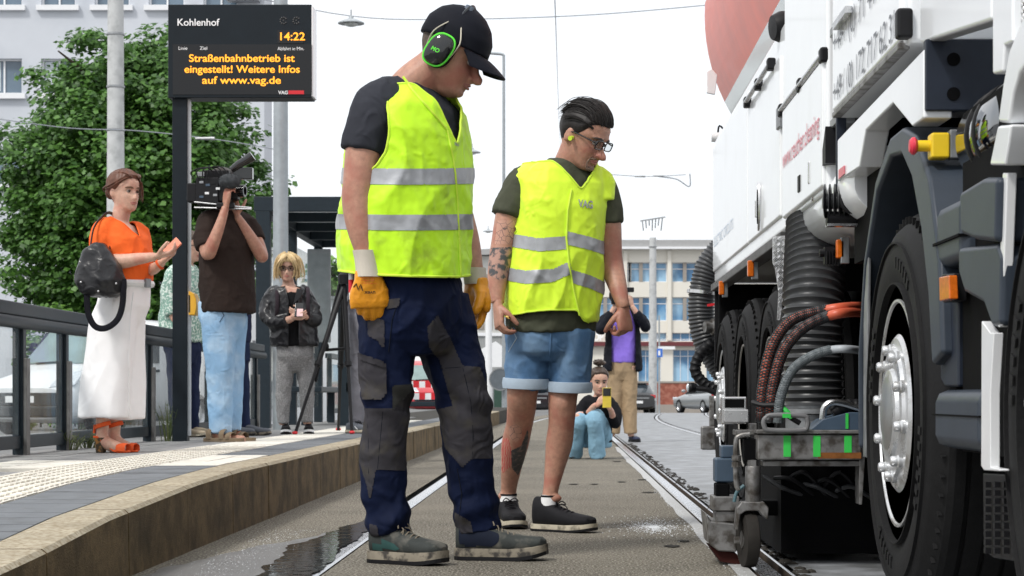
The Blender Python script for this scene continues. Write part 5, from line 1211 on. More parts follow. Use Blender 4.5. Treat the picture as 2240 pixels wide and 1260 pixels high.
def hand(mb, wrist, d, n, thumb, curl=(25, 35, 25), k=1., fat=1., splay=3., tcurl=20, L=.0):
    """palm and five separate bent fingers; d = pointing direction, n = side the fingers curl to, thumb = side of the thumb"""
    d = V(d).normalized(); n = V(n); n = (n-d*n.dot(d)).normalized(); s = d.cross(n).normalized()
    if s.dot(V(thumb)) < 0: s = -s
    W = V(wrist); pt = lambda a, b, c: W+d*(a*k)+s*(b*k)+n*(c*k)
    mb.loft([(pt(-.02, 0, 0), s*(.026*k*fat), n*(.019*k*fat)), (pt(.01, 0, 0), s*(.029*k*fat), n*(.018*k*fat)), (pt(.045, .0, .002), s*(.039*k*fat), n*(.0165*k*fat)), (pt(.078, -.001, .002), s*(.041*k*fat), n*(.0145*k*fat)), (pt(.096, -.002, .002), s*(.038*k*fat), n*(.011*k*fat))], 18, 2.6)
    for i, (b, l, r) in enumerate([(.0305, .072, .0088), (.0105, .08, .0092), (-.0105, .074, .0087), (-.03, .058, .0078)]):
        a0 = .09-(.006 if i == 3 else 0)-(.003 if i == 0 else 0); ang = 0; p = pt(a0-.012, b, .002); P = [p]; an = R(splay*(1.5-i)); dd = (d*math.cos(an)+s*math.sin(an)); p = p+dd*(.012*k); P.append(p); rad = [r*k*fat*1.05]*2
        for j, (f_, c) in enumerate(zip((.45, .31, .24), curl)):
            ang += R(c*(1+.12*(i-1.5))); v = dd*math.cos(ang)+n*math.sin(ang); p = p+v*(l*f_*k); P.append(p); rad.append(r*k*fat*(.96-.1*j))
        mb.tube(P, rad, 10, sub=2); mb.ell(P[-1], (rad[-1]*.96,)*3, None, 8, 6)
    tc = R(tcurl); v1 = (d*.62+s*.62+n*.42).normalized(); v2 = (d*(.86)+s*.22+n*(.3+math.sin(tc))).normalized(); v3 = (d*.9-s*.05+n*(.25+math.sin(tc)*1.3)).normalized()
    p0 = pt(.018, .02, .006); p1 = p0+v1*(.04*k); p2 = p1+v2*(.036*k); p3 = p2+v3*(.026*k)
    mb.tube([p0, p1, p2, p3], [.0155*k*fat, .0125*k*fat, .0108*k*fat, .0088*k*fat], 10, sub=3); mb.ell(p3, (.0088*k*fat,)*3, None, 8, 6)
def body_mesh(mbs, hands, voxel, hvox, m, par, name='body'):
    """one continuous skin: limbs and head fused, with the finer hands joined to the wrists"""
    me = remesh(mbs, voxel, 5, .5)
    bm = bmesh.new(); bm.from_mesh(me)
    if hands is not None:
        h = remesh(hands, hvox, 2, .4); bm.from_mesh(h); bpy.data.meshes.remove(h)
    bm.to_mesh(me); bm.free(); me.materials.clear(); me.materials.append(m); me.polygons.foreach_set('use_smooth', [True]*len(me.polygons)); me.polygons.foreach_set('material_index', [0]*len(me.polygons))
    return link(name, me, par)
def cloth(mb, voxel, m, par, name, wr=(.008, 9, (1, 1, 1)), it=4, w2=(.0, 60), seed=0., post=None, rot=None):
    me = remesh(mb, voxel, it, .5); wrinkle(me, wr[0], wr[1], wr[2], w2[0], w2[1], seed, rot)
    if post: me = post(me)
    me.materials.clear(); me.materials.append(m); me.polygons.foreach_set('use_smooth', [True]*len(me.polygons)); me.polygons.foreach_set('material_index', [0]*len(me.polygons))
    return link(name, me, par)
def patch(src, gf, m, par, name, off=.0025):
    me = cut(src.data, gf, True, off); me.materials.append(m); return link(name, me, par)
class P:                                          # a person's frame: pixel + depth offset -> place
    def __init__(s, Z, yaw):                      # yaw: 0 faces the camera, 90 faces image right
        s.Z = Z; s.f = V((math.sin(R(yaw)), -math.cos(R(yaw)), 0)); s.l = V((math.cos(R(yaw)), math.sin(R(yaw)), 0))
    def w(s, px, py, dz=0.): return at(px, py, s.Z+dz)
    def torso(s, mb, rows, grow=0., n=32, p=2.3):
        secs = [(s.w(r[0], r[1], r[4] if len(r) > 4 else 0), s.l*(r[2]+grow), s.f*(r[3]+grow)) for r in rows]
        S = []
        for i in range(len(secs)-1):
            for k in range(4):
                t = k/4; S.append(tuple(secs[i][q].lerp(secs[i+1][q], t) for q in range(3)))
        mb.loft(S+[secs[-1]], n, p)
    def limb(s, mb, pts, grow=0., n=18, k=1.): mb.tube([s.w(q[0], q[1], q[2]) for q in pts], [q[3]*k+grow for q in pts], n, sub=5)
def shoe(par, heel, d, L, up_m, sole_m, lace_m=None, w=1., h=1., sole_h=.028, pitch=0., name='shoe', hi=0., stripe=None, toe_up=.012):
    d = V(d).normalized(); d = V((d.x, d.y, 0)).normalized(); s = V((d.y, -d.x, 0)); z = V((0, 0, 1)); H = V(heel)
    t = [0, .04, .12, .25, .42, .6, .75, .88, .96, 1]; ws = [.016, .028, .033, .033, .034, .043, .046, .042, .03, .012]; hs = [.055, .07, .076, .078, .072, .058, .05, .042, .034, .022]
    if hi: hs = [q+hi*max(0, 1-x/.45) for q, x in zip(hs, t)]; ws = [.022, .036, .043, .043, .04, .046, .048, .044, .034, .016]
    lift = lambda x: toe_up*max(0, (x-.65)/.35)**2
    mb = MB(); mb.loft([(H+d*(x*L)+z*(sole_h*.6+lift(x)+q*h/2), s*(a*w*L/.29), z*(q*h/2)) for x, a, q in zip(t, ws, hs)], 28, 2.5)
    o = mb.build(name, up_m, par, smooth=True)
    n = 40; out = []
    for sg in (1, -1):
        for x in (np.linspace(-.01, 1.015, 24) if sg == 1 else np.linspace(1.015, -.01, 24)): out.append((x, sg*(np.interp(x, t, ws)*1.06+.003)*w*L/.29))
    mb = MB(); vs = []; k = len(out)
    for q in (0, .35, .7, 1):
        for x, y in out: fl = 1+.03*math.sin(q*3.14); vs.append(H+d*(x*L)+s*(y*fl)+z*(sole_h*q+lift(x)*(1-.2*q)+(.0 if q else 0)))
    fs = [tuple(range(k-1, -1, -1)), tuple(range(3*k, 4*k))]
    for q in range(3):
        for i in range(k): fs.append((q*k+i, q*k+(i+1) % k, (q+1)*k+(i+1) % k, (q+1)*k+i))
    mb.add(vs, fs); mb.build('sole', sole_m, o, smooth='a', sharp=50)
    mb = MB(); k = len(out); vs = [H+d*(x*L*1.004)+s*(y*1.03)+z*(q_+lift(x)) for q_ in (-.001, sole_h*.3) for x, y in out]; mb.add(vs, [tuple(range(k-1, -1, -1)), tuple(range(k, 2*k))]+[(i, (i+1) % k, (i+1) % k+k, i+k) for i in range(k)]); mb.build('outsole', M_tblk, o)
    if lace_m:
        mb = MB()
        for i in range(5):
            x = .38+i*.065; hh = np.interp(x, t, hs)*h; ww = np.interp(x, t, ws)*w*L/.29
            c = H+d*(x*L)+z*(sole_h*.6+hh); mb.tube([c+s*(ww*.55)-z*.008+d*.006, c+z*.003, c-s*(ww*.55)-z*.008-d*.006], .003, 6, sub=3)
        c = H+d*(.38*L)+z*(sole_h*.6+np.interp(.38, t, hs)*h+.004)
        for sg in (-1, 1): mb.tube([c, c+s*(sg*.02)+z*.012+d*.01, c+s*(sg*.034)-z*.002+d*.02, c+s*(sg*.015)+d*.008], .0024, 6, sub=4); mb.tube([c, c+s*(sg*.018)-z*.006+d*.03, c+s*(sg*.03)-z*.03+d*.035], .0022, 6, sub=3)
        mb.build('laces', lace_m, o, smooth=True)
    if stripe:
        mb = MB()
        for sg in (-1, 1): x = .5; mb.tube([H+d*(.42*L)+s*(sg*.9*.038*w*L/.29)+z*.06, H+d*(.55*L)+s*(sg*.97*.042*w*L/.29)+z*.034], .004, 6)
        mb.build('side_stripe', stripe, o)
    return o
# fabrics
M_vest = two_tone('hi_vis_yellow', (.55, .93, .01), (.28, .4, .03), .56, .8, 9, .6, var=.06, scale=5, bump=.08, bscale=500, sheen=.2, crease=0.28)
M_vest2 = mat('hi_vis_lemon', (.68, .95, .03), .6, var=.05, scale=5, bump=.08, bscale=500, sheen=.2, crease=0.3)
M_pip = mat('vest_binding', (.62, .85, .06), .6, var=.05)
M_refl = mat('reflective_tape', (.36, .37, .39), .38, .25, var=.1, scale=25, bump=.15, bscale=60)
M_tee1 = mat('charcoal_tee', (.032, .034, .043), .85, var=.15, bump=.1, bscale=500, crease=0.5); M_tee2 = mat('olive_tee', (.062, .066, .045), .85, var=.15, bump=.1, bscale=500, crease=0.5)
M_navy = mat('navy_workwear', (.003, .0075, .03), .75, var=.25, bump=.15, bscale=500, crease=0.5); M_wgrey = two_tone('grey_workwear', (.04, .038, .044), (.062, .056, .046), .5, .75, 12, .85, var=.15, bump=.15, bscale=500, crease=0.5)
M_kneeb = mat('worn_knee_pad', (.03, .03, .028), .85, var=.3, scale=12)
M_glove = two_tone('orange_glove', (.75, .3, .012), (.5, .18, .01), .55, .75, 30, .4, var=.12, bump=.15, bscale=120); M_cuff = mat('knit_cuff', (.58, .53, .45), .9, var=.12, bump=.5, bscale=200, stretch=(3, 3, 1))
M_capm = mat('black_cap', (.005, .006, .011), .7, var=.2, bump=.2, bscale=500); M_hairb = mat('dark_brown_hair', (.03, .022, .018), .45, var=.5, scale=40); M_hairg = mat('grey_stubble_hair', (.11, .09, .075), .7, var=.4, scale=60)
M_blkp = mat('gloss_black_plastic', (.008, .009, .01), .12, var=.1, coat=.5); M_neon = mat('neon_green', (.12, .8, .05), .4, var=.05)
def label_of(*a, **k): return thing('person', *a, **k)
# ------------------------------------------------------------------ worker with ear defenders
q = P(6.95, 58); w1 = label_of('worker in dirty yellow vest, navy trousers, orange gloves, black cap and ear defenders', 'person', at(905, 1228, 6.95))
HO = q.w(988, 116, -.02); HM = frame((.84, -.17, -.46)); HK = 1.13
arm_r = [(822, 235, -.13, .07), (800, 310, -.17, .066), (786, 395, -.19, .056), (783, 440, -.19, .056), (788, 500, -.2, .046), (802, 562, -.2, .034), (805, 590, -.2, .033)]
arm_l = [(960, 258, .17, .06), (975, 340, .22, .055), (998, 440, .24, .05), (1022, 525, .22, .045), (1037, 590, .2, .034), (1040, 610, .2, .033)]
body = MB(); q.torso(body, [(888, 640, .17, .13), (890, 520, .19, .15), (895, 380, .2, .155), (900, 290, .2, .145), (902, 235, .17, .11), (897, 200, .1, .08)])
q.limb(body, [(880, 225, 0, .09), (905, 185, -.01, .075), (940, 155, -.015, .07), (968, 125, -.015, .062)]); q.limb(body, arm_r); q.limb(body, arm_l)
q.limb(body, [(925, 700, 0, .12), (850, 700, -.08, .09), (848, 880, -.06, .06), (848, 1150, -.05, .045), (850, 1190, -.05, .045)]); q.limb(body, [(925, 700, 0, .12), (965, 690, .08, .09), (1005, 870, .06, .06), (1035, 1100, .08, .045), (1050, 1160, .08, .045)])
head_parts(body, HO, HM, HK); T1 = lambda p: HO+HM@(V(p)*HK)
body.ell(T1((0, .03, -.1)), (.05, .06, .035), HM)          # full jowl under the chin
b1 = body_mesh(body, None, .0062, .004, M_skin_r, w1)
face_details(w1, HO, HM, HK, M_hairg, lips=mat('lip_muted', (.36, .16, .13), .5))
hair_shell(w1, HO, HM, HK, [(0, .09), (60, .08), (85, .02), (105, -.02), (140, -.045), (180, -.05)], .006, M_hairg, ramp=.002)
# cap
def cap(par, o, M, k):
    vs = []; fs = []; n = 64; rows = 14
    for i in range(rows+1):
        t = i/rows; z = .03+(.121-.03)*t
        for j in range(n):
            a = 2*math.pi*j/n; deg = abs(((math.degrees(a)+180) % 360)-180); zz = z-(.015*(deg/180))*(1-t)
            p = head_pt(min(zz, .1205), a, .016+.004*t); p.z += .012*t; vs.append(o+M@(p*k))
    for i in range(rows):
        for j in range(n): fs.append((i*n+j, i*n+(j+1) % n, (i+1)*n+(j+1) % n, (i+1)*n+j))
    fs.append(tuple(range(rows*n, rows*n+n))); c = MB().add(vs, fs).build('cap', M_capm, par, smooth=True)
    sv = c.modifiers.new('s', 'SOLIDIFY'); sv.thickness = .003
    vs = []; fs = []; N = 24
    for dz in (0, -.004):
        for i in range(9):
            for j in range(N+1):
                a = R(-64+128*j/N); base = head_pt(.032, a, .017); ext = .078*math.cos(a)**.7*(i/8); p = V((base.x*(1+.06*i/8), base.y+ext, .032-.006*(i/8)-.020*(i/8)**1.5*1-.18*base.x**2*8*(.4+i/8)+dz)); vs.append(o+M@(p*k))
    m = (N+1)*9
    for q_ in (0, m):
        for i in range(8):
            for j in range(N): a = q_+i*(N+1)+j; fs.append((a, a+1, a+N+2, a+N+1))
    for j in range(N): a = 8*(N+1)+j; fs.append((a, a+1, a+1+m, a+m))
    MB().add(vs, fs).build('visor', M_capm, c, smooth=True)
    MB().ell(o+M@(V((0, -.002, .139))*k), (.008, .008, .005), M).build('cap_button', M_capm, c, smooth=True)
    MB().tube([o+M@(V((-.05, -.088, .02))*k), o+M@(V((0, -.112, .018))*k), o+M@(V((.05, -.088, .02))*k)], .009, 6, sub=4, flat=.4).build('cap_strap', M_capm, c)
    return c
cap(w1, HO, HM, HK)
em = thing('ear_defenders', 'black and neon green ear defenders worn over the black cap', 'ear defenders', T1((0, 0, .1)))
for s in (-1, 1):
    c = T1((s*.092, -.008, -.012)); ux = HM@V((s, 0, 0)); uy = HM@V((0, 1, 0)); uz = HM@V((0, .12, 1)).normalized()
    def ringp(t, a, b): return (c+ux*t, uy*a, uz*b)
    cup = MB().loft([ringp(-.02, .043, .058), ringp(.0, .046, .06), ringp(.012, .045, .059), ringp(.026, .039, .052), ringp(.034, .026, .037)], 32, 2.7).build('ear_cup', M_blkp, em, smooth=True)
    MB().loft([ringp(-.03, .041, .055), ringp(-.012, .049, .063), ringp(-.002, .048, .062)], 32, 2.6).build('cushion', M_tblk, cup, smooth=True)
    mb = MB(); n = 40; pts = []
    for j in range(n+1):
        a = 2*math.pi*j/n; e = 2/2.7; pts.append(c+ux*.0135+uy*(math.copysign(abs(math.cos(a))**e, math.cos(a))*.0445)+uz*(math.copysign(abs(math.sin(a))**e, math.sin(a))*.0585))
    mb.tube(pts, .0036, 6); mb.build('neon_ring', M_neon, cup, smooth=True)
    for e in (-1, 1):
        MB().tube([c+uy*(.046*e)+ux*.008-uz*.01, c+uy*(.052*e)+ux*.016+uz*.05, T1((s*.078, -.005+e*.016, .09)), T1((s*.055, -.004+e*.013, .128))], .0026, 7, sub=5).build('wire_arm', mat('gold_wire', (.55, .5, .4), .3, .9), cup, smooth=True)
    if s == 1:
        p = c+ux*.0335-uz*.006; rt = (uy if True else uy); text('MO', 'cup_lettering', p-uy*.02-uz*.006, uy, uz, .014, M_neon, cup, .03, .02, .001)
mb = MB(); pts = [T1((.058*math.cos(a)*1.08, -.004, .102+.047*math.sin(a))) for a in np.linspace(-.1, math.pi+.1, 16)]
mb.tube(pts, .013, 8, flat=.4); mb.build('headband', mat('band_grey', (.05, .055, .065), .4), em, smooth=True)
MB().loft([(T1((.052-.02*t, -.004, .115+.034*t)), HM@V((0, .016, 0)), HM@V((.006, 0, .004))) for t in (0, .3, .7, 1)], 16).build('band_pad', mat('pad_blue_grey', (.07, .09, .12), .25), em, smooth=True)
# T-shirt
sh_ = MB(); q.torso(sh_, [(889, 560, .22, .17), (892, 420, .215, .17), (898, 300, .215, .16), (902, 245, .2, .135), (898, 205, .13, .095), (896, 190, .09, .08)])
q.limb(sh_, [(870, 222, -.03, .085), (828, 235, -.13, .088), (805, 290, -.165, .079), (793, 334, -.178, .074)], n=24); q.limb(sh_, [(920, 240, .05, .08), (955, 262, .15, .075), (972, 320, .2, .065)], n=24)
tee1 = cloth(sh_, .007, M_tee1, w1, 't_shirt', (.007, 9, (1, 1, .7)), seed=3)
# vest
ve = MB(); q.torso(ve, [(888, 640, .232, .192), (888, 606, .237, .196), (887, 560, .245, .2), (889, 470, .247, .2), (893, 380, .245, .196), (899, 300, .24, .186), (903, 245, .215, .158), (900, 212, .165, .122), (897, 186, .11, .1)])
q.torso(ve, [(850, 300, .1, .1, -.06), (846, 240, .075, .085, -.07), (852, 205, .06, .07, -.05)])
SR = np.array(q.w(800, 285, -.17)); SLs = np.array(q.w(985, 300, .28)); fn = np.array(q.f); ln = np.array(q.l)
def g_arm(Pn, N):                                  # armholes and neck opening
    r = Pn-SR; u = r@fn; v = r[:, 2]; lat = r@ln; g1 = np.maximum(np.sqrt((u/.108)**2+((v+.005)/.15)**2)-1, (lat-.11)/.2)*.1
    r = Pn-SLs; u = r@fn; v = r[:, 2]; lat = -(r@ln); g2 = np.maximum(np.sqrt((u/.12)**2+(v/.16)**2)-1, (lat-.10)/.2)*.1
    return np.minimum(g1, g2)
CV = np.array(q.w(898, 250, 0))
def g_neck(Pn, N):
    r = Pn-CV; u = r@ln; fwd = r@fn; z = r[:, 2]
    v = np.where(fwd > .0, np.abs(u)*1.0-(z+.12)*.52, .05)                    # V in front
    t = .085-z+.0*fwd                                                          # round opening on top
    return np.minimum(np.where(fwd > 0, v, 1), t)
def vest_post(me):
    me = cut(me, lambda Pn, N: np.minimum(np.minimum(g_arm(Pn, N), g_neck(Pn, N)), (np.interp(pxy(Pn)[0], [740, 800, 900, 1000, 1030], [592, 600, 604, 606, 602])-pxy(Pn)[1])*.0016)); return me
v1 = cloth(ve, .0068, M_vest, w1, 'safety_vest', (.015, 6, (1, 1, .55)), it=5, w2=(.002, 40), seed=9.3, post=vest_post)
[r_.build('vest_binding', M_pip, v1, smooth=True) for r_ in rim(v1.data, .0045)]
def band(y0, y1, curve=0.):
    def g(Pn, N):
        x, y = pxy(Pn); c = curve*np.sin((x-750)/90.); return np.minimum(y-(y0+c), (y1+c)-y)
    return g
for (a, b_) in ((367, 402), (468, 502)): patch(v1, band(a, b_, 2), M_refl, v1, 'reflective_stripe', .0022)
# front overlap of the vest
P_ = [q.w(x, y, 0) for x, y in ((978, 280), (990, 340), (1000, 420), (1006, 500), (1009, 607))]
def seam(src, line, r, m, par, name, off=.002):
    """a stitched ridge laid on the camera-facing side of a garment along a photo line"""
    Pn = get_v(src.data); N = get_n(src.data); x, y = pxy(Pn); view = Pn-np.array([0, 0, CH]); fac = (N*view).sum(1) < 0; idx = np.nonzero(fac)[0]; pts = []
    L = []
    for i in range(len(line)-1):
        d_ = math.hypot(line[i+1][0]-line[i][0], line[i+1][1]-line[i][1]); k = max(2, int(d_/6))
        for j in range(k): L.append((line[i][0]+(line[i+1][0]-line[i][0])*j/k, line[i][1]+(line[i+1][1]-line[i][1])*j/k))
    for (lx, ly) in L+[line[-1]]:
        dd = (x[idx]-lx)**2+(y[idx]-ly)**2; c = np.argsort(dd)[:4]
        if dd[c[0]] > 220: continue
        Zm = Pn[idx[c], 1].mean(); pts.append(at(lx, ly, Zm-off))
    if len(pts) > 2: return MB().tube(pts, r, 6).build(name, m, par, smooth=True)
seam(v1, [(978, 284), (988, 330), (996, 380), (1001, 450), (1004, 520), (1008, 604)], .004, M_pip, v1, 'front_binding', .004)
seam(v1, [(870, 152), (905, 200), (945, 245), (976, 282)], .0045, M_pip, v1, 'neck_binding', .003)
def surf_text(s, src, x0, y0, wpx, hpx, m, par, name, slope=0., bold=.02):
    """print laid onto a garment: each letter vertex is dropped onto the surface seen at that photo pixel"""
    o = text(s, name, (0, 0, 0), (1, 0, 0), (0, 0, 1), 1, m, par, 1, bold, 0)
    Q = get_v(o.data); Pn = get_v(src.data); N = get_n(src.data); x, y = pxy(Pn); fac = np.nonzero((N*(Pn-np.array([0, 0, CH]))).sum(1) < 0)[0]
    xs_ = x0+(Q[:, 0]-Q[:, 0].min())*wpx; ys_ = y0-Q[:, 2]*hpx+slope*(xs_-x0); out_ = []
    for a, b2 in zip(xs_, ys_):
        i = fac[np.argsort((x[fac]-a)**2+(y[fac]-b2)**2)[:5]]; out_.append(at(a, b2, Pn[i, 1].mean()-.006))
    set_v(o.data, np.array(out_)); return o
surf_text('VAG', v1, 994, 318, 10, 8, M_refl, v1, 'vest_lettering', .18)
# trousers
tr1 = MB(); q.torso(tr1, [(890, 590, .19, .165), (893, 640, .2, .17), (900, 700, .2, .165), (908, 745, .175, .15), (912, 775, .13, .12)])
LR = [(862, 660, -.07, .118), (851, 720, -.075, .104), (848, 800, -.07, .094), (848, 870, -.07, .088), (842, 940, -.06, .08), (838, 1010, -.055, .078), (843, 1080, -.05, .077), (851, 1130, -.05, .08), (856, 1168, -.05, .077)]
LL = [(955, 660, .07, .125), (972, 720, .075, .116), (990, 790, .065, .108), (1008, 855, .05, .101), (1019, 930, .055, .092), (1026, 1000, .06, .086), (1033, 1070, .07, .08), (1041, 1120, .075, .082), (1046, 1160, .08, .08)]
q.limb(tr1, LR, n=24, k=.95); q.limb(tr1, LL, n=24, k=.95)
def trou_post(me):
    Pn = get_v(me); N = get_n(me); x, y = pxy(Pn); a = np.clip((y-1040)/90, 0, 1)*.0065   # stacked folds at the ankle
    a2 = np.exp(-((y-880)/45)**2)*.007
    ph1 = np.sin(y/10+x/22+4*perlin(Pn*5)); Pn += N*((a*ph1)+(a2*np.sin(y/11-x/20+2*perlin(Pn*6))))[:, None]; set_v(me, Pn); return me
t1 = cloth(tr1, .0068, M_navy, w1, 'work_trousers', (.012, 6, (1, 1, .6)), it=5, w2=(.002, 30), seed=4.1, post=trou_post)
for nm, m_, poly in [('grey_panel', M_wgrey, [(787, 893), (860, 893), (906, 845), (906, 900), (895, 990), (886, 1030), (823, 1027), (810, 1098), (802, 1060), (783, 1000)]),
        ('knee_patch', M_kneeb, [(858, 843), (908, 840), (906, 905), (858, 905)]), ('grey_panel', M_wgrey, [(934, 715), (957, 688), (985, 740), (1012, 800), (1050, 803), (1078, 880), (1080, 940), (1075, 1003), (1034, 1003), (1012, 1025), (974, 980), (958, 895), (990, 888), (962, 790), (938, 760)]),
        ('hem_patch', M_wgrey, [(995, 1120), (1030, 1140), (1036, 1172), (996, 1178)]), ('hem_patch', M_wgrey, [(808, 1145), (826, 1150), (830, 1180), (810, 1172)])]:
    patch(t1, poly_g(poly), m_, t1, nm, .002)
po1 = patch(t1, poly_g([(788, 770), (845, 790), (846, 860), (836, 876), (795, 872), (790, 820)]), M_wgrey, t1, 'cargo_pocket', .011)
patch(po1, poly_g([(788, 766), (846, 787), (846, 806), (788, 786)]), M_wgrey, po1, 'pocket_flap', .005)
patch(t1, poly_g([(845, 655), (876, 652), (872, 672), (846, 676)]), M_wgrey, t1, 'pocket_trim', .004); patch(t1, poly_g([(805, 690), (842, 700), (841, 770), (826, 745), (806, 735)]), M_wgrey, t1, 'pocket_panel', .004)
M_stitch = mat('seam_dark', (.006, .008, .014), .8)
for ln_ in ([(803, 895), (806, 960), (806, 1020), (810, 1090)], [(838, 895), (832, 960), (826, 1025)], [(1012, 803), (1030, 880), (1035, 950), (1033, 1003)], [(962, 806), (1012, 803)], [(1000, 1025), (1010, 1080), (1005, 1130)], [(872, 655), (858, 700), (850, 770)]):
    seam(t1, ln_, .0016, M_stitch, t1, 'seam', .001)
# gloves
M_ink = mat('black_ink', (.01, .01, .012), .6)
gm = MB(); W_ = q.w(806, 596, -.2); hand(gm, q.w(806, 604, -.2), (.05, .06, -1), (-.15, 1, 0), (1, .1, 0), (28, 48, 34), 1.12, 1.5, 0, 20)
me = remesh(gm, .004, 3, .5); wrinkle(me, .0025, 24, seed=2); me.materials.clear(); me.materials.append(M_glove); me.polygons.foreach_set('use_smooth', [True]*len(me.polygons)); gl = link('glove', me, w1)
mb = MB(); c0 = q.w(800, 548, -.2); c1_ = q.w(807, 606, -.2); mb.loft([(c0.lerp(c1_, t), V((.045-.003*math.sin(t*3.1), 0, 0)), V((0, .045-.003*math.sin(t*3.1), 0))) for t in np.linspace(0, 1, 10)], 28); mb.build('glove_cuff', M_cuff, gl, smooth='a')
surf_text('uvex', gl, 821, 637, -24, -8, M_ink, gl, 'glove_print', 0, .02)
for i in range(5): surf_text('made in germany'[:12-i], gl, 790, 620-i*5.5, 33-i*2, 2.4, M_red, gl, 'glove_print', .02, 0)
seam(gl, [(773, 628), (779, 620), (783, 634), (789, 622), (793, 636)], .0016, M_ink, gl, 'glove_scribble', .003)
gm = MB(); hand(gm, q.w(1042, 622, .2), (.03, .0, -1), (-.3, -.3, 0), (.5, -.6, 0), (14, 30, 20), 1.06, 1.6, 0, 14)
me = remesh(gm, .0045, 3, .5); wrinkle(me, .0025, 24, seed=5); me.materials.clear(); me.materials.append(M_glove); me.polygons.foreach_set('use_smooth', [True]*len(me.polygons)); g2 = link('glove', me, w1)
mb = MB(); c0 = q.w(1037, 586, .2); c1_ = q.w(1041, 622, .2); mb.loft([(c0.lerp(c1_, t), V((.042, 0, 0)), V((0, .042, 0))) for t in np.linspace(0, 1, 6)], 24); mb.build('glove_cuff', M_cuff, g2, smooth='a')
M_boot = two_tone('work_boot_grey', (.045, .05, .048), (.12, .115, .1), .5, .68, 18, .75, var=.3, bump=.3, bscale=200); M_teal = mat('boot_teal', (.035, .085, .08), .7, var=.3); M_bsole = two_tone('dirty_sole', (.26, .23, .18), (.06, .055, .05), .5, .62, 25, .85, var=.3); M_lace = mat('boot_lace', (.2, .17, .13), .8)
h = at(816, 1229, 6.92); h.z = .002; s_ = shoe(w1, h, (.84, -.54, 0), .305, M_boot, M_bsole, M_lace, 1.1, 1.2, .04, hi=.04, name='boot'); 
patch(s_, lambda Pn, N: np.minimum(np.minimum(pxy(Pn)[0]-815, 880-pxy(Pn)[0]), np.minimum(pxy(Pn)[1]-1178, 1205-pxy(Pn)[1])), M_teal, s_, 'boot_side_panel', .0015)
h = at(1000, 1221, 7.03); h.z = .002; s_ = shoe(w1, h, (.985, -.17, 0), .318, M_boot, M_bsole, M_lace, 1.1, 1.2, .04, hi=.04, name='boot', toe_up=.02)
patch(s_, lambda Pn, N: np.minimum(np.minimum(pxy(Pn)[0]-1004, 1092-pxy(Pn)[0]), np.minimum(pxy(Pn)[1]-1150, 1196-pxy(Pn)[1])), mat('boot_navy', (.012, .016, .03), .8, var=.3), s_, 'boot_side_panel', .0015)
# marker pen in the back pocket
pn = thing('label_tube', 'white printed tube sticking out behind the right glove', 'tube', q.w(769, 660, -.12)); MB().tube([q.w(768, 595, -.12), q.w(769, 655, -.12)], .009, 12).build('tube_body', M_white, pn, smooth='a'); MB().tube([q.w(768.3, 612, -.1205), q.w(768.6, 640, -.1205)], .0093, 12).build('tube_print', M_red, pn, smooth='a')
# ------------------------------------------------------------------ bareheaded worker in shorts
q = P(8.5, 27); w2 = label_of('worker in yellow VAG vest, denim shorts and glasses with tattooed arm and leg', 'person', at(1200, 1160, 8.5))
HO = q.w(1277, 297, -.06); HM = frame((.76, -.45, -.47)); HK = 1.1; T2 = lambda p: HO+HM@(V(p)*HK)
arm_r = [(1144, 402, -.02, .06), (1118, 450, -.05, .058), (1100, 530, -.07, .05), (1096, 560, -.08, .05), (1088, 610, -.1, .043), (1088, 652, -.12, .031), (1088, 664, -.125, .03)]
arm_l = [(1318, 412, .06, .06), (1330, 480, .06, .057), (1336, 555, .06, .05), (1341, 590, .05, .049), (1352, 630, .0, .04), (1361, 662, -.03, .03), (1363, 672, -.03, .03)]
body = MB(); q.torso(body, [(1210, 690, .165, .11), (1212, 600, .165, .11), (1222, 500, .175, .115), (1232, 430, .185, .115), (1236, 390, .165, .09), (1238, 370, .09, .07)])
q.limb(body, [(1236, 400, .0, .08), (1240, 372, -.01, .068), (1250, 345, -.03, .064), (1260, 315, -.05, .06)]); q.limb(body, arm_r); q.limb(body, arm_l)
leg_r = [(1165, 720, .0, .1), (1152, 800, -.01, .085), (1143, 855, -.02, .072), (1141, 890, .03, .068), (1136, 930, .1, .062), (1127, 970, .17, .064), (1119, 1020, .25, .05), (1113, 1070, .31, .038), (1112, 1108, .31, .04)]
leg_l = [(1245, 720, .0, .1), (1238, 800, -.01, .085), (1232, 855, -.02, .07), (1230, 890, -.025, .065), (1228, 930, -.01, .06), (1223, 970, .01, .062), (1214, 1020, .015, .048), (1205, 1070, .01, .036), (1200, 1105, .01, .038)]
q.limb(body, leg_r, n=22, k=.93); q.limb(body, leg_l, n=22, k=.93)
for (x, y, dz) in ((1142, 884, -.025), (1231, 882, -.08)): body.ell(q.w(x, y, dz+.01), (.033, .022, .043))
for (x, y, dz) in ((1108, 1085, .31), (1209, 1090, .0)): body.ell(q.w(x, y, dz), (.04, .03, .022))
head_parts(body, HO, HM, HK)
hd = MB(); hand(hd, q.w(1089, 668, -.13), (.06, -.2, -1), (.8, .3, .0), (.5, -.8, 0), (42, 48, 30), 1.0, 1.05, 2, 25); hand(hd, q.w(1363, 676, -.03), (.12, -.1, -1), (-.5, .5, -.2), (-.5, -.7, 0), (70, 75, 45), 1.0, 1.08, 0, 45)
b2 = body_mesh(body, hd, .0062, .0036, M_skin_r, w2)
face_details(w2, HO, HM, HK, M_hairb)
hair_shell(w2, HO, HM, HK, [(0, .072), (35, .07), (55, .06), (70, .03), (85, .0), (100, .0), (120, -.035), (180, -.055)], .009, mat('slick_black_hair', (.018, .015, .014), .5, var=.5, scale=80, spec=.35), ramp=.0012, ridges=40, top=.004)
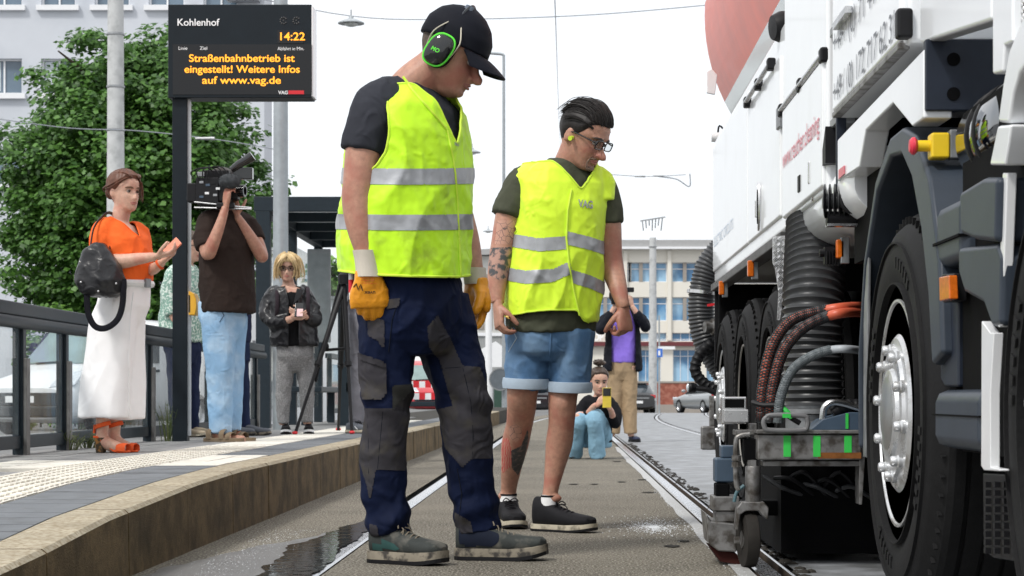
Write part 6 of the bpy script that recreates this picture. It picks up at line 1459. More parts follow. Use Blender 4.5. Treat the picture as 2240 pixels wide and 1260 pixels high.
cv = [[(x*.95, .083-6*x*x, .074), (x*1.0, .07-5*x*x, .104-6*x*x), (x*1.03, .03, .131-8*x*x), (x*1.03, -.02, .135-8*x*x), (x*1.0, -.07, .108-6*x*x), (x*.9, -.1, .05)] for x in np.linspace(-.058, .058, 30)]+[[(sg*.062, .06, .05), (sg*.078, .025, .06), (sg*.086, -.03, .055), (sg*.075, -.08, .03)] for sg in (-1, 1)]+[[(sg*.066, .055, .07), (sg*.074, .02, .09), (sg*.076, -.03, .09), (sg*.06, -.085, .06)] for sg in (-1, 1)]
strands(w2, HO, HM, HK, cv, .0013, mat('slick_black_hair', (.018, .015, .014), .5, var=.5, scale=80, spec=.35), jit=.0032, copies=20)
# goatee and stubble
stub = two_tone('stubble', (.3, .2, .15), (.06, .045, .04), .45, .6, 300, .7, var=.2)
mb = MB().tube([T2((-.03, .083, -.06)), T2((-.014, .0955, -.056)), T2((0, .0975, -.0545)), T2((.014, .0955, -.056)), T2((.03, .083, -.06))], .0042*HK, 7, sub=3); mb.tube([T2((-.03, .083, -.06)), T2((-.031, .08, -.085)), T2((-.02, .085, -.106))], .004*HK, 7, sub=3); mb.tube([T2((.03, .083, -.06)), T2((.031, .08, -.085)), T2((.02, .085, -.106))], .004*HK, 7, sub=3); mb.ell(T2((0, .083, -.1)), (.026*HK, .014*HK, .013*HK), HM); mb.build('goatee', stub, w2, smooth=True)
def glasses(par, T, HK, label, m=M_blkp, r=.0026, w=.027, h=.017, name='glasses'):
    g_ = thing(name, label, 'glasses', T((0, .1, 0)))
    for s in (-1, 1):
        pts = []
        for j in range(25):
            a = 2*math.pi*j/24; e = .55; pts.append(T((s*.035+math.copysign(abs(math.cos(a))**e, math.cos(a))*w, .1025-.18*(abs(s*.035+math.cos(a)*w))*.25, .001+math.copysign(abs(math.sin(a))**e, math.sin(a))*h)))
        MB().tube(pts, r*HK, 6).build('lens_rim', m, g_, smooth=True)
        mb = MB(); mb.add([p for p in pts[:-1]]+[T((s*.035, .101, .001))], [(i, (i+1) % 24, 24) for i in range(24)]); mb.build('lens', glass('spectacle_lens', (.75, .78, .78), .02, .02), g_)
        MB().tube([T((s*.062, .098, .008)), T((s*.077, .06, .008)), T((s*.082, .0, .006)), T((s*.08, -.02, -.008))], r*HK*1.1, 6, sub=4).build('temple', m, g_, smooth=True)
    MB().tube([T((-.009, .1025, .004)), T((0, .106, .007)), T((.009, .1025, .004))], r*HK, 6).build('bridge', m, g_); return g_
glasses(w2, T2, HK, 'black framed glasses worn by the worker in shorts')
ep = thing('ear_plug', 'yellow foam plug in the ear of the worker in shorts', 'ear plug', T2((.083, -.005, -.015))); MB().tube([T2((.075, .002, -.015)), T2((.098, .006, -.02))], [.007, .01], 10).build('foam_plug', mat('plug_lime', (.6, .8, .05), .6), ep, smooth='a')
sh_ = MB(); q.torso(sh_, [(1205, 728, .195, .145), (1207, 690, .198, .145), (1212, 600, .19, .13), (1222, 500, .188, .13), (1233, 430, .195, .128), (1237, 385, .172, .105), (1239, 360, .092, .085), (1241, 348, .075, .072)])
q.limb(sh_, [(1180, 388, -.01, .066), (1144, 402, -.02, .068), (1122, 440, -.045, .068), (1109, 474, -.06, .068)], n=24); q.limb(sh_, [(1290, 396, .03, .066), (1318, 414, .06, .066), (1327, 455, .06, .066), (1331, 490, .06, .065)], n=24)
cloth(sh_, .0075, M_tee2, w2, 't_shirt', (.008, 9, (1, 1, .6)), seed=21)
MB().tube([q.w(1241+34*math.sin(a)*1.0, 362-8*math.cos(a)*0+10*math.sin(a*.5)*0-12*math.cos(a), .075*math.cos(a)-.02) for a in np.linspace(0, 6.283, 24)], .008, 8, flat=1).build('collar', M_tee2, w2, smooth=True)
ve = MB(); q.torso(ve, [(1206, 705, .207, .165), (1207, 660, .215, .168), (1210, 600, .214, .163), (1218, 520, .206, .152), (1227, 450, .208, .148), (1234, 405, .2, .135), (1237, 372, .165, .112), (1238, 352, .12, .1)])
q.torso(ve, [(1163, 430, .08, .1, -.02), (1156, 396, .076, .09, -.015), (1160, 372, .066, .075, 0), (1172, 356, .045, .05, 0)]); q.torso(ve, [(1304, 440, .066, .1, .05), (1309, 400, .068, .09, .06), (1305, 380, .058, .072, .06), (1296, 366, .04, .05, .05)])
SR = np.array(q.w(1096, 446, -.06)); SLs = np.array(q.w(1356, 445, .09)); fn = np.array(q.f); ln = np.array(q.l)
def g_arm2(Pn, N):
    r = Pn-SR; u = r@fn; v = r[:, 2]; lat = r@ln; g1 = np.maximum(np.sqrt((u/.14)**2+(v/.14)**2)-1, (lat-.04)/.2)*.1
    r = Pn-SLs; u = r@fn; v = r[:, 2]; lat = -(r@ln); g2 = np.maximum(np.sqrt((u/.15)**2+(v/.145)**2)-1, (lat-.035)/.2)*.1
    return np.minimum(g1, g2)
CV = np.array(q.w(1240, 400, 0))
def g_neck2(Pn, N):
    r = Pn-CV; u = r@ln; fwd = r@fn; z = r[:, 2]
    return np.minimum(np.where(fwd > 0, np.abs(u)-(z+.038)*.85, 1), .082-z)
def hem2(Pn, N):
    x, y = pxy(Pn); yl = np.interp(x, [1100, 1112, 1160, 1200, 1262, 1275, 1300, 1320], [693, 690, 682, 678, 678, 700, 712, 700]); fwd = (Pn-CV)@fn; return np.where(fwd > 0, yl-y, 692-y)
v2 = cloth(ve, .0068, M_vest2, w2, 'safety_vest', (.015, 6, (1, 1, .5)), it=5, w2=(.0015, 40), seed=14.2, post=lambda me: cut(me, lambda Pn, N: np.minimum(np.minimum(g_arm2(Pn, N)*600, g_neck2(Pn, N)*600), hem2(Pn, N))))
[r_.build('vest_binding', M_pip, v2, smooth=True) for r_ in rim(v2.data, .0042)]
def band2(pts, hgt):
    X = [p[0] for p in pts]; Y = [p[1] for p in pts]
    def g(Pn, N): x, y = pxy(Pn); yy = np.interp(x, X, Y); return np.minimum(y-yy, yy+hgt-y)
    return g
patch(v2, band2([(1100, 505), (1130, 513), (1180, 521), (1230, 517), (1239, 517), (1241, 506), (1290, 518), (1320, 528)], 29), M_refl, v2, 'reflective_stripe')
patch(v2, band2([(1100, 583), (1150, 592), (1210, 588), (1236, 576), (1246, 572), (1250, 590), (1290, 602), (1325, 618)], 29), M_refl, v2, 'reflective_stripe')
seam(v2, [(1250, 415), (1242, 460), (1239, 520), (1245, 580), (1256, 640), (1268, 690)], .0045, M_pip, v2, 'front_binding', .004)
surf_text('VAG', v2, 1265, 452, 32, 16, M_refl, v2, 'vest_lettering', .12, .03)
M_denim = two_tone('washed_denim', (.065, .135, .25), (.17, .27, .4), .45, .72, 7, .85, var=.2, bump=.3, bscale=500, stretch=(1, 1, .5), crease=0.3); M_denl = mat('denim_inside', (.38, .46, .55), .85, var=.15, bump=.2, bscale=400)
so = MB(); q.torso(so, [(1208, 690, .185, .125), (1207, 730, .19, .135), (1205, 770, .18, .13), (1202, 790, .12, .1)]); q.limb(so, [(1165, 725, .0, .112), (1157, 780, -.01, .102), (1151, 852, -.02, .088)], n=24); q.limb(so, [(1247, 725, .0, .112), (1246, 780, -.01, .1), (1245, 858, -.02, .086)], n=24)
s2 = cloth(so, .007, M_denim, w2, 'denim_shorts', (.009, 8, (1, 1, .7)), seed=31, it=4)
for (x, y, dz, r_, x2) in ((1151, 838, -.02, .099, 1150), (1245, 846, -.02, .097, 1245)):
    c = q.w(x, y, dz); MB().lathe([(r_-.012, .022), (r_+.001, .021), (r_+.004, .0), (r_+.001, -.022), (r_-.012, -.024)], c, (.03, -.05, 1), 36, close=True).build('turn_up', M_denl, s2, smooth=True)
seam(s2, [(1206, 712), (1204, 750), (1203, 782)], .003, M_denim, s2, 'fly_seam', .001); seam(s2, [(1118, 712), (1130, 740), (1112, 770)], .002, M_denl, s2, 'pocket_seam', .001)
# tattoos: ink on the skin of the right arm and calf
M_tat = two_tone('tattoo_ink', (.40, .23, .18), (.06, .062, .066), .44, .56, 42, .55, detail=8, var=.15); M_tat2 = two_tone('tattoo_lines', (.50, .27, .2), (.05, .05, .055), .035, .0, 34, .55, 'edge', var=.15); M_tat3 = two_tone('tattoo_solid', (.06, .062, .065), (.2, .15, .13), .5, .7, 60, .55, var=.3); M_tatr = two_tone('tattoo_red', (.5, .27, .2), (.5, .05, .05), .45, .6, 40, .55, 'wave', var=.15)
patch(b2, poly_g([(1075, 542), (1118, 540), (1122, 560), (1108, 606), (1094, 614), (1070, 602), (1068, 575)]), M_tat, w2, 'arm_tattoo', .0006); patch(b2, poly_g([(1088, 482), (1130, 482), (1128, 520), (1112, 535), (1082, 534)]), M_tat2, w2, 'arm_tattoo', .0006)
patch(b2, poly_g([(1112, 935), (1128, 926), (1142, 935), (1142, 958), (1128, 968), (1114, 958)]), M_tat2, w2, 'calf_tattoo', .0006); patch(b2, poly_g([(1095, 960), (1112, 958), (1120, 985), (1118, 1020), (1100, 1035), (1095, 1010)]), M_tatr, w2, 'calf_tattoo', .0006); patch(b2, poly_g([(1118, 985), (1140, 975), (1155, 935), (1156, 960), (1146, 1010), (1133, 1040), (1120, 1025)]), M_tat3, w2, 'calf_tattoo', .0007)
M_sock = mat('white_sock', (.75, .75, .75), .9, var=.08, bump=.5, bscale=250); M_trn = mat('black_trainer', (.012, .012, .014), .7, var=.3, bump=.3, bscale=300); M_tsole = two_tone('cream_sole', (.5, .45, .35), (.2, .18, .14), .5, .7, 30, .8, var=.2); M_blace = mat('black_lace', (.01, .01, .012), .8)
for (x, y, dz, x2) in ((1112, 1082, .31, 1111), (1203, 1085, .01, 1200)):
    MB().tube([q.w(x, y, dz), q.w(x2, y+26, dz-.005), q.w(x2-1, y+42, dz-.005)], [.037, .037, .036], 20, sub=3).build('sock', M_sock, w2, smooth=True); MB().lathe([(.034, -.004), (.039, -.004), (.039, .004), (.034, .004)], q.w(x, y, dz), (0, 0, 1), 24, close=True).build('sock_band', M_blace, w2, smooth=True)
h = at(1171, 1150, 8.555); h.z = .002; shoe(w2, h, (.8, -.6, 0), .31, M_trn, M_tsole, M_blace, 1.05, 1.15, .028, hi=.045, name='trainer')
h = at(1107, 1140, 8.88); h.z = .002; shoe(w2, h, (.18, -.98, 0), .30, M_trn, M_tsole, M_blace, 1.05, 1.15, .028, hi=.045, name='trainer')
MB().lathe([(.009, -.003), (.0115, -.003), (.0115, .003), (.009, .003)], q.w(1111, 694, -.19), (.3, .2, 1), 18, close=True).build('ring', mat('gold', (.75, .5, .15), .25, 1), w2, smooth=True)
# ================================================================== ONLOOKERS ON THE PLATFORM AND BEHIND
def simple(label, Z, yaw, base, torso, neck, arms, legs, head, skin=M_skin, hands=None, vox=.009, female=False, brow=M_hairb, face=True, group=None):
    """body with head, arms, legs and five-fingered hands; returns helpers for its clothes"""
    q = P(Z, yaw); t = thing('person', label, 'person', at(base[0], base[1], Z), group)
    hx_, hy_, hdz, hf, hk = head; HO = q.w(hx_, hy_, hdz); HM = frame(hf); T = lambda p: HO+HM@(V(p)*hk)
    b_ = MB(); q.torso(b_, torso, -.012); q.limb(b_, neck)
    for a in arms+legs: q.limb(b_, a)
    head_parts(b_, HO, HM, hk, female)
    hm = None
    if hands:
        hm = MB()
        for h in hands: hand(hm, q.w(*h[0]), h[1], h[2], h[3], h[4], h[5] if len(h) > 5 else .9, 1.02, 2, 25)
    o = body_mesh(b_, hm, vox, .0045, skin, t)
    if face: face_details(t, HO, HM, hk, brow, female=female)
    return q, t, o, HO, HM, hk, T
# ---------------- woman in orange
Zw = gz(990, PH)
arm_r = [(228, 503, -.1, .05), (222, 535, -.12, .05), (226, 568, -.13, .046), (262, 572, -.16, .043), (305, 566, -.17, .034), (336, 562, -.17, .025), (342, 561, -.17, .024)]
arm_l = [(302, 508, .1, .048), (312, 545, .09, .045), (318, 585, .06, .04), (335, 588, -.02, .034), (352, 576, -.08, .025), (356, 572, -.09, .024)]
leg_n = [(262, 640, -.03, .09), (238, 780, -.03, .06), (226, 900, -.03, .042), (224, 945, -.03, .034), (224, 962, -.03, .036), (245, 975, -.05, .036), (272, 983, -.07, .03)]
leg_f = [(285, 640, .05, .09), (262, 780, .05, .06), (252, 900, .05, .042), (250, 945, .05, .034), (250, 960, .05, .036), (268, 974, .03, .034), (288, 980, .01, .028)]
q, w3, ob3, HO, HM, hk, T = simple('woman in orange blouse and wide white trousers holding a phone', Zw, 62, (240, 990), [(275, 635, .15, .11), (272, 600, .13, .11), (270, 545, .15, .125), (262, 510, .16, .1), (260, 492, .11, .075)],
    [(258, 505, 0, .06), (262, 482, 0, .052), (268, 455, 0, .05), (272, 435, 0, .045)], [arm_r, arm_l], [leg_n, leg_f], (272, 419, 0, (.78, -.60, -.06), .94), female=True, brow=mat('brown_brow', (.12, .07, .045), .7),
    hands=[((344, 560, -.17), (.9, -.1, .15), (.0, .1, 1), (.2, 0, 1), (35, 40, 25), .88), ((357, 571, -.09), (.7, -.1, .5), (-.3, -.2, .5), (0, 0, 1), (30, 35, 25), .88)])
M_orng = mat('orange_blouse', (.86, .14, .025), .75, var=.1, crease=0.26, bump=.05); M_wht = mat('white_denim', (.9, .89, .9), .8, var=.04, crease=0.26, cs=7, bump=.1, bscale=400)
b_ = MB(); q.torso(b_, [(277, 618, .15, .125), (274, 600, .155, .135), (271, 560, .165, .15), (266, 525, .17, .135), (261, 500, .15, .1), (259, 485, .085, .075)])
q.limb(b_, [(245, 500, -.04, .065), (228, 504, -.1, .064), (222, 530, -.12, .066), (224, 552, -.125, .064)]); q.limb(b_, [(285, 505, .06, .06), (304, 512, .1, .062), (311, 545, .09, .058)])
NV = np.array(q.w(261, 488, 0)); fv = np.array(q.f); lv = np.array(q.l)
bl = cloth(b_, .008, M_orng, w3, 'blouse', (.009, 9, (1, 1, .6)), seed=2.2, post=lambda me: cut(me, lambda Pn, N: np.where((Pn-NV)@fv > 0, np.abs((Pn-NV)@lv)-((Pn-NV)[:, 2]+.09)*.7, .05)))
[r_.build('neckline', M_orng, bl, smooth=True) for r_ in rim(bl.data, .004)]
b_ = MB(); q.torso(b_, [(277, 606, .138, .112), (275, 635, .146, .122), (271, 670, .15, .13), (266, 700, .13, .115), (262, 730, .09, .085)])
b_.loft([(q.w(262, 645, -.03), q.l*.075, q.f*.125), (q.w(248, 700, -.03), q.l*.09, q.f*.145), (q.w(239, 770, -.025), q.l*.1, q.f*.15), (q.w(231, 840, -.02), q.l*.11, q.f*.153), (q.w(225, 913, -.02), q.l*.115, q.f*.155)], 28); b_.loft([(q.w(284, 650, .05), q.l*.07, q.f*.105), (q.w(281, 700, .055), q.l*.08, q.f*.105), (q.w(277, 770, .065), q.l*.095, q.f*.105), (q.w(272, 840, .07), q.l*.11, q.f*.12), (q.w(268, 916, .08), q.l*.12, q.f*.13)], 28)
wt = cloth(b_, .009, M_wht, w3, 'wide_trousers', (.009, 5, (1, 1, .15)), seed=7.7, it=3)
seam(wt, [(292, 640), (285, 700), (282, 790), (281, 916)], .003, M_wht, wt, 'crease', .003); seam(wt, [(248, 632), (244, 680)], .002, M_wht, wt, 'pocket_seam', .002)
c = q.w(277, 621, 0); mb = MB(); n = 40; pts = [c+q.l*(.148*math.cos(a))+q.f*(.126*math.sin(a)) for a in np.linspace(0, 6.283, n)]; mb.tube(pts, .021, 8, flat=1); be_ = mb.build('belt', M_white, w3, smooth=True); bp_ = c+q.f*.15; MB().box(bp_, (.04, .02, .05), frame(q.f)).build('buckle', M_galv, be_, bevel=.004)
M_hbr = mat('auburn_hair', (.12, .045, .024), .5, var=.4, scale=50)
hair_shell(w3, HO, HM, hk, [(0, .078), (40, .07), (65, .04), (85, .005), (100, .0), (130, -.05), (180, -.07)], .016, M_hbr, ramp=.004, ridges=40)
strands(w3, HO, HM, hk, [[(s*.05, .07, .08), (s*.072, .04, .06), (s*.083, -.02, .03), (s*.06, -.09, .02), (s*.02, -.125, .0)] for s in (-1, 1)]+[[(s*.03, .085, .085), (s*.06, .03, .105), (s*.06, -.05, .09), (s*.02, -.12, .02)] for s in (-1, 1)]+[[(-.06, .07, .06), (-.08, .055, .01), (-.08, .05, -.05)]], .0032, M_hbr, copies=9, jit=.006)
MB().ell(T((0, -.125, .0)), (.032, .03, .045), HM).build('hair_knot', M_hbr, w3, smooth=True)
M_sand = mat('orange_suede', (.72, .11, .03), .7, var=.12)
def sandal(par, heel, toe, hz, z0):
    d = (V(toe)-V(heel)); L = d.length; d.normalize(); s = V((d.y, -d.x, 0)).normalized(); H = V(heel); z = V((0, 0, 1))
    mb = MB(); prof = [(0, .028, .095), (.12, .03, .094), (.35, .027, .055), (.6, .036, .018), (.8, .04, .012), (1, .02, .014)]; vs = []; fs = []
    for x, w_, h in prof: c = V((H.x, H.y, z0))+V((d.x, d.y, 0))*(x*L); vs += [c+s*w_+z*h, c-s*w_+z*h, c-s*w_+z*(h-.012), c+s*w_+z*(h-.012)]
    for i in range(5):
        for k in range(4): fs.append((4*i+k, 4*i+(k+1) % 4, 4*i+4+(k+1) % 4, 4*i+4+k))
    fs += [(0, 1, 2, 3), (23, 22, 21, 20)]; o = mb.add(vs, fs).build('sandal', M_sand, par, bevel=.003)
    c = V((H.x, H.y, z0))+V((d.x, d.y, 0))*.035; MB().loft([(c, s*.027, d*.025), (c+z*.085, s*.03, d*.034)], 16, 3).build('block_heel', two_tone('tortoise_heel', (.05, .035, .02), (.3, .14, .04), .5, .6, 45, .3), o, smooth='a')
    def arch(x, w_, h, r): c = V((H.x, H.y, z0))+V((d.x, d.y, 0))*(x*L); MB().tube([c+s*w_+z*(h*.2+.0), c+s*w_*.85+z*h*.8, c+z*h, c-s*w_*.85+z*h*.8, c-s*w_+z*h*.2], r, 8, sub=4, flat=5, up=(d.x, d.y, 0)).build('strap', M_sand, o, smooth=True)
    arch(.82, .043, .05, .0055); 
    c = V((H.x, H.y, z0))+V((d.x, d.y, 0))*(.22*L)+z*.155; MB().lathe([(.04, -.012), (.047, -.01), (.047, .01), (.04, .012)], c, (-d.x*.3, 0, 1), 22, close=True).build('ankle_strap', M_sand, o, smooth=True)
    MB().tube([c-V((d.x, d.y, 0))*.045, V((H.x, H.y, z0+.11))-d*.005], .016, 8, flat=.5).build('heel_strap', M_sand, o, smooth=True)
h = at(208, 988, Zw-.03); h.z = PH; tt = at(283, 990, Zw-.07); tt.z = PH; sandal(w3, h, tt, 0, PH); h = at(238, 984, Zw+.06); h.z = PH; tt = at(300, 986, Zw+.02); tt.z = PH; sandal(w3, h, tt, 0, PH)
ph_ = thing('phone', 'orange cased phone held by the woman in the orange blouse', 'phone', at(372, 545, Zw-.15)); a_, b2_ = at(362, 556, Zw-.14), at(392, 526, Zw-.14); MB().bar(a_, b2_, .07, .012, up=(-.45, -.75, .45)).build('phone_case', mat('phone_coral', (.75, .25, .16), .4), ph_, bevel=.004); MB().bar(a_.lerp(b2_, .06)+V((.004, .006, -.004)), a_.lerp(b2_, .94)+V((.004, .006, -.004)), .06, .006, up=(-.45, -.75, .45)).build('phone_screen', M_blkp, ph_)
MB().lathe([(.027, -.008), (.031, -.006), (.031, .006), (.027, .008)], q.w(349, 579, -.07), (.7, -.1, .5), 20, close=True).build('bracelet', M_sand, w3, smooth=True)
# bag
M_lea = mat('black_leather', (.010, .010, .012), .32, var=.2, crease=0.25, cs=14, bump=.15, bscale=200); bg = thing('shoulder_bag', 'slouchy black leather bag hanging from the shoulder of the woman in orange', 'bag', at(222, 648, Zw-.22)); Zg = Zw-.24
mb = MB(); mb.loft([(at(218, 533, Zg), V((.03, 0, 0)), V((0, .03, 0))), (at(213, 550, Zg), V((.075, 0, 0)), V((0, .06, 0))), (at(217, 585, Zg), V((.115, 0, 0)), V((0, .08, 0))), (at(221, 615, Zg), V((.14, 0, 0)), V((0, .085, 0))), (at(225, 640, Zg), V((.115, 0, 0)), V((0, .075, 0))), (at(228, 648, Zg), V((.07, 0, 0)), V((0, .05, 0)))], 30, 2.6)
me = remesh(mb, .008, 4); wrinkle(me, .013, 8, (1, 1, .5), seed=3.3); me.materials.clear(); me.materials.append(M_lea); me.polygons.foreach_set('use_smooth', [True]*len(me.polygons)); bgb = link('bag_body', me, bg)
MB().tube([at(196, 560, Zg-.02), at(205, 500, Zw-.2), at(228, 470, Zw-.11), at(242, 466, Zw-.04), at(246, 478, Zw+.06), at(240, 545, Zg+.06)], .009, 8, sub=8, flat=.5).build('shoulder_strap', M_lea, bg, smooth=True)
MB().tube([at(190, 635, Zg-.05), at(192, 680, Zg-.05), at(206, 712, Zg-.05), at(230, 718, Zg-.05), at(256, 700, Zg-.05), at(268, 665, Zg-.05), at(270, 610, Zg-.05)], .017, 8, sub=8, flat=.22, up=(0, 1, 0)).build('long_strap', mat('black_webbing', (.008, .008, .012), .8), bg, smooth=True)
for (x, y) in ((175, 573), (177, 617), (215, 637), (254, 620)): MB().ell(at(x, y, Zg-.09), (.006, .006, .006)).build('stud', M_chrome, bg, smooth=True)
# ---------------- person in green blouse behind the post
q, w4, _, HO, HM, hk, T = simple('person in green patterned blouse half hidden by the departure board post', 15.4, 75, (410, 956), [(398, 745, .15, .12), (398, 680, .14, .12), (400, 620, .15, .12), (402, 590, .14, .1), (404, 578, .09, .07)], [(404, 588, 0, .055), (408, 568, 0, .05), (412, 548, 0, .045)],
    [[(382, 600, -.1, .048), (370, 650, -.14, .045), (385, 700, -.18, .035), (410, 700, -.2, .026)], [(420, 600, .1, .046), (430, 650, .12, .04), (420, 690, .05, .026)]], [[(390, 745, -.05, .09), (392, 850, -.05, .06), (395, 945, -.05, .04)], [(412, 745, .07, .09), (414, 850, .07, .06), (418, 945, .07, .04)]],
    (413, 540, 0, (.95, -.3, -.05), .97), female=True, vox=.012)
M_grn = two_tone('green_print_blouse', (.22, .36, .3), (.6, .68, .62), .5, .56, 60, .8, var=.2, crease=0.26); b_ = MB(); q.torso(b_, [(397, 748, .19, .16), (397, 690, .18, .155), (399, 630, .17, .145), (402, 598, .15, .11), (404, 582, .08, .075)]); q.limb(b_, [(392, 595, -.05, .06), (380, 602, -.1, .062), (370, 650, -.14, .06), (378, 690, -.17, .055)]); q.limb(b_, [(412, 595, .05, .06), (422, 602, .1, .06), (430, 650, .12, .055)])
cloth(b_, .011, M_grn, w4, 'blouse', (.012, 8, (1, 1, .5)), seed=1); M_dj = mat('dark_jeans', (.012, .02, .055), .8, var=.2, crease=0.26)
b_ = MB(); q.torso(b_, [(398, 730, .15, .125), (399, 765, .155, .13), (400, 795, .1, .09)]); q.limb(b_, [(390, 760, -.05, .1), (390, 850, -.05, .078), (392, 945, -.05, .06)]); q.limb(b_, [(412, 760, .07, .1), (414, 850, .07, .078), (418, 945, .07, .06)]); cloth(b_, .011, M_dj, w4, 'trousers', (.01, 8, (1, 1, .5)), seed=5)
hair_shell(w4, HO, HM, hk, [(0, .075), (60, .05), (90, -.02), (130, -.07), (180, -.08)], .015, M_hairg); glasses(w4, T, hk, 'dark glasses on the face behind the departure board post')
M_beige = mat('beige_shoe', (.45, .38, .28), .8, var=.15)
for x, dz in ((385, -.05), (416, .05)): h = at(x, 955, 15.4+dz); h.z = PH; shoe(w4, h, (.95, -.3, 0), .25, M_beige, M_tsole, None, .95, .8, .025)
# ---------------- cameraman
Zc = gz(966, PH)
arm_r = [(458, 480, -.12, .056), (449, 520, -.2, .052), (455, 556, -.24, .047), (466, 532, -.27, .045), (482, 490, -.27, .036), (492, 458, -.26, .028), (494, 450, -.26, .027)]
arm_l = [(540, 490, .1, .056), (562, 530, .06, .05), (573, 562, .02, .045), (556, 532, -.03, .044), (536, 500, -.06, .036), (522, 478, -.08, .028), (519, 473, -.08, .027)]
q, w5, _, HO, HM, hk, T = simple('cameraman in dark brown polo, light blue jeans and sandals', Zc, 50, (500, 968), [(494, 690, .16, .13), (494, 620, .18, .15), (496, 540, .19, .14), (498, 490, .17, .11), (496, 465, .1, .08)], [(496, 475, 0, .065), (494, 450, 0, .06), (490, 425, 0, .055)], [arm_r, arm_l],
    [[(478, 700, -.05, .09), (480, 830, -.05, .06), (476, 945, -.05, .04), (480, 955, -.05, .042), (505, 962, -.08, .04), (535, 964, -.1, .035)], [(506, 700, .08, .085), (506, 830, .08, .06), (505, 935, .08, .04), (512, 950, .08, .042), (530, 958, .06, .04)]],
    (487, 408, 0, (.82, -.5, .1), 1.05), skin=M_skin_r, vox=.01, hands=[((494, 449, -.26), (.1, -.1, 1), (.7, .6, .1), (-.5, .5, 0), (30, 50, 35), 1.0), ((518, 470, -.08), (-.2, .0, 1), (.5, .6, .2), (.6, -.6, 0), (35, 50, 30), 1.0)])
M_brn = mat('dark_brown_polo', (.028, .019, .016), .9, var=.15, crease=0.26); b_ = MB(); q.torso(b_, [(500, 684, .2, .16), (497, 640, .2, .165), (495, 580, .195, .16), (497, 520, .2, .15), (499, 485, .17, .115), (497, 462, .095, .085)]); q.limb(b_, [(475, 480, -.05, .075), (456, 488, -.13, .078), (448, 520, -.19, .074), (451, 541, -.22, .07)]); q.limb(b_, [(520, 485, .05, .075), (543, 497, .1, .076), (560, 528, .06, .07)])
cloth(b_, .0095, M_brn, w5, 'polo_shirt', (.01, 8, (1, 1, .6)), seed=12); M_lj = two_tone('light_jeans', (.25, .42, .62), (.4, .55, .7), .45, .7, 6, .85, var=.12, crease=0.34, bump=.2, bscale=400)
b_ = MB(); q.torso(b_, [(487, 660, .165, .14), (487, 695, .168, .142), (490, 730, .13, .11), (492, 755, .08, .07)]); q.limb(b_, [(476, 690, -.05, .118), (480, 780, -.05, .1), (482, 860, -.05, .086), (482, 948, -.05, .08)]); q.limb(b_, [(506, 690, .08, .11), (506, 780, .08, .095), (505, 860, .08, .082), (504, 942, .08, .076)])
jl = cloth(b_, .0095, M_lj, w5, 'jeans', (.011, 6, (1, 1, .5)), seed=15); seam(jl, [(478, 668), (490, 690), (480, 705)], .002, M_dj, jl, 'pocket_seam', .002)
hair_shell(w5, HO, HM, hk, [(0, .07), (70, .04), (90, 0), (130, -.05), (180, -.06)], .01, M_hairb)
M_sdl = mat('brown_sandal', (.2, .15, .1), .8, var=.2)
for x, y, dz, L in ((449, 969, -.06, .3), (478, 963, .1, .29)):
    h = at(x, y, Zc+dz); h.z = PH; d = V((.93, -.36, 0)); sd_ = MB(); s_ = V((d.y, -d.x, 0)); vs = []; fs = []; pr = [(0, .03), (.2, .036), (.5, .04), (.75, .05), (.93, .042), (1, .02)]
    for xx, w_ in pr: c = h+d*(xx*L); vs += [c+s_*w_, c-s_*w_, c-s_*w_+V((0, 0, .028)), c+s_*w_+V((0, 0, .028))]
    for i in range(5):
        for k in range(4): fs.append((4*i+k, 4*i+(k+1) % 4, 4*i+4+(k+1) % 4, 4*i+4+k))
    fs += [(0, 1, 2, 3), (23, 22, 21, 20)]; so_ = sd_.add(vs, fs).build('sandal', M_sdl, w5, bevel=.004)
    for xx, hh, w_ in ((.5, .085, .042), (.68, .065, .048), (.15, .09, .036)):
        c = h+d*(xx*L); MB().tube([c+s_*w_+V((0, 0, .02)), c+s_*w_*.9+V((0, 0, hh*.75)), c+V((0, 0, hh)), c-s_*w_*.9+V((0, 0, hh*.75)), c-s_*w_+V((0, 0, .02))], .005, 8, sub=4, flat=4, up=d).build('strap', M_sdl, so_, smooth=True)
# video camera
vc = thing('video_camera', 'black shoulder video camera with fluffy microphone carried by the cameraman', 'camera', at(480, 450, Zc-.25)); Zv = Zc-.22
def vb(x0, y0, x1, y1, dz, d, nm, m=M_tblk, bv=.006): a = at(x0, y1, Zv+dz); c = at(x1, y0, Zv+dz); return MB().bb((a.x, Zv+dz, a.z), (c.x, Zv+dz+d, c.z)).build(nm, m, vc, bevel=bv)
vb(428, 388, 478, 446, 0, .14, 'camera_body'); vb(408, 400, 430, 442, .01, .1, 'battery', M_tblk, .01); vb(445, 372, 500, 392, .03, .08, 'top_plate'); vb(474, 396, 505, 440, .01, .12, 'lens_mount'); vb(500, 400, 520, 436, .02, .1, 'matte_box')
vb(508, 366, 552, 392, .02, .06, 'monitor', M_blkp); vb(430, 376, 447, 386, .02, .05, 'top_bracket', M_galv, .003)
MB().tube([at(506, 372, Zv+.02), at(522, 360, Zv+.02), at(540, 350, Zv+.02), at(553, 341, Zv+.02)], [.022, .028, .03, .036], 18).build('viewfinder', M_blkp, vc, smooth='a'); MB().lathe([(.03, 0), (.042, 0), (.042, .07), (.03, .07)], at(515, 418, Zv+.06), (1, -.2, 0), 24, close=True).build('lens_hood', M_blkp, vc, smooth='a')
fz = MB(); c = at(503, 396, Zv-.06); fz.ell(c, (.075, .05, .05), None, 20, 14); fo = fz.build('microphone', mat('fur_grey', (.06, .065, .07), .95, var=.4, scale=40), vc, smooth=True); mb = MB(); rg = random.Random(5)
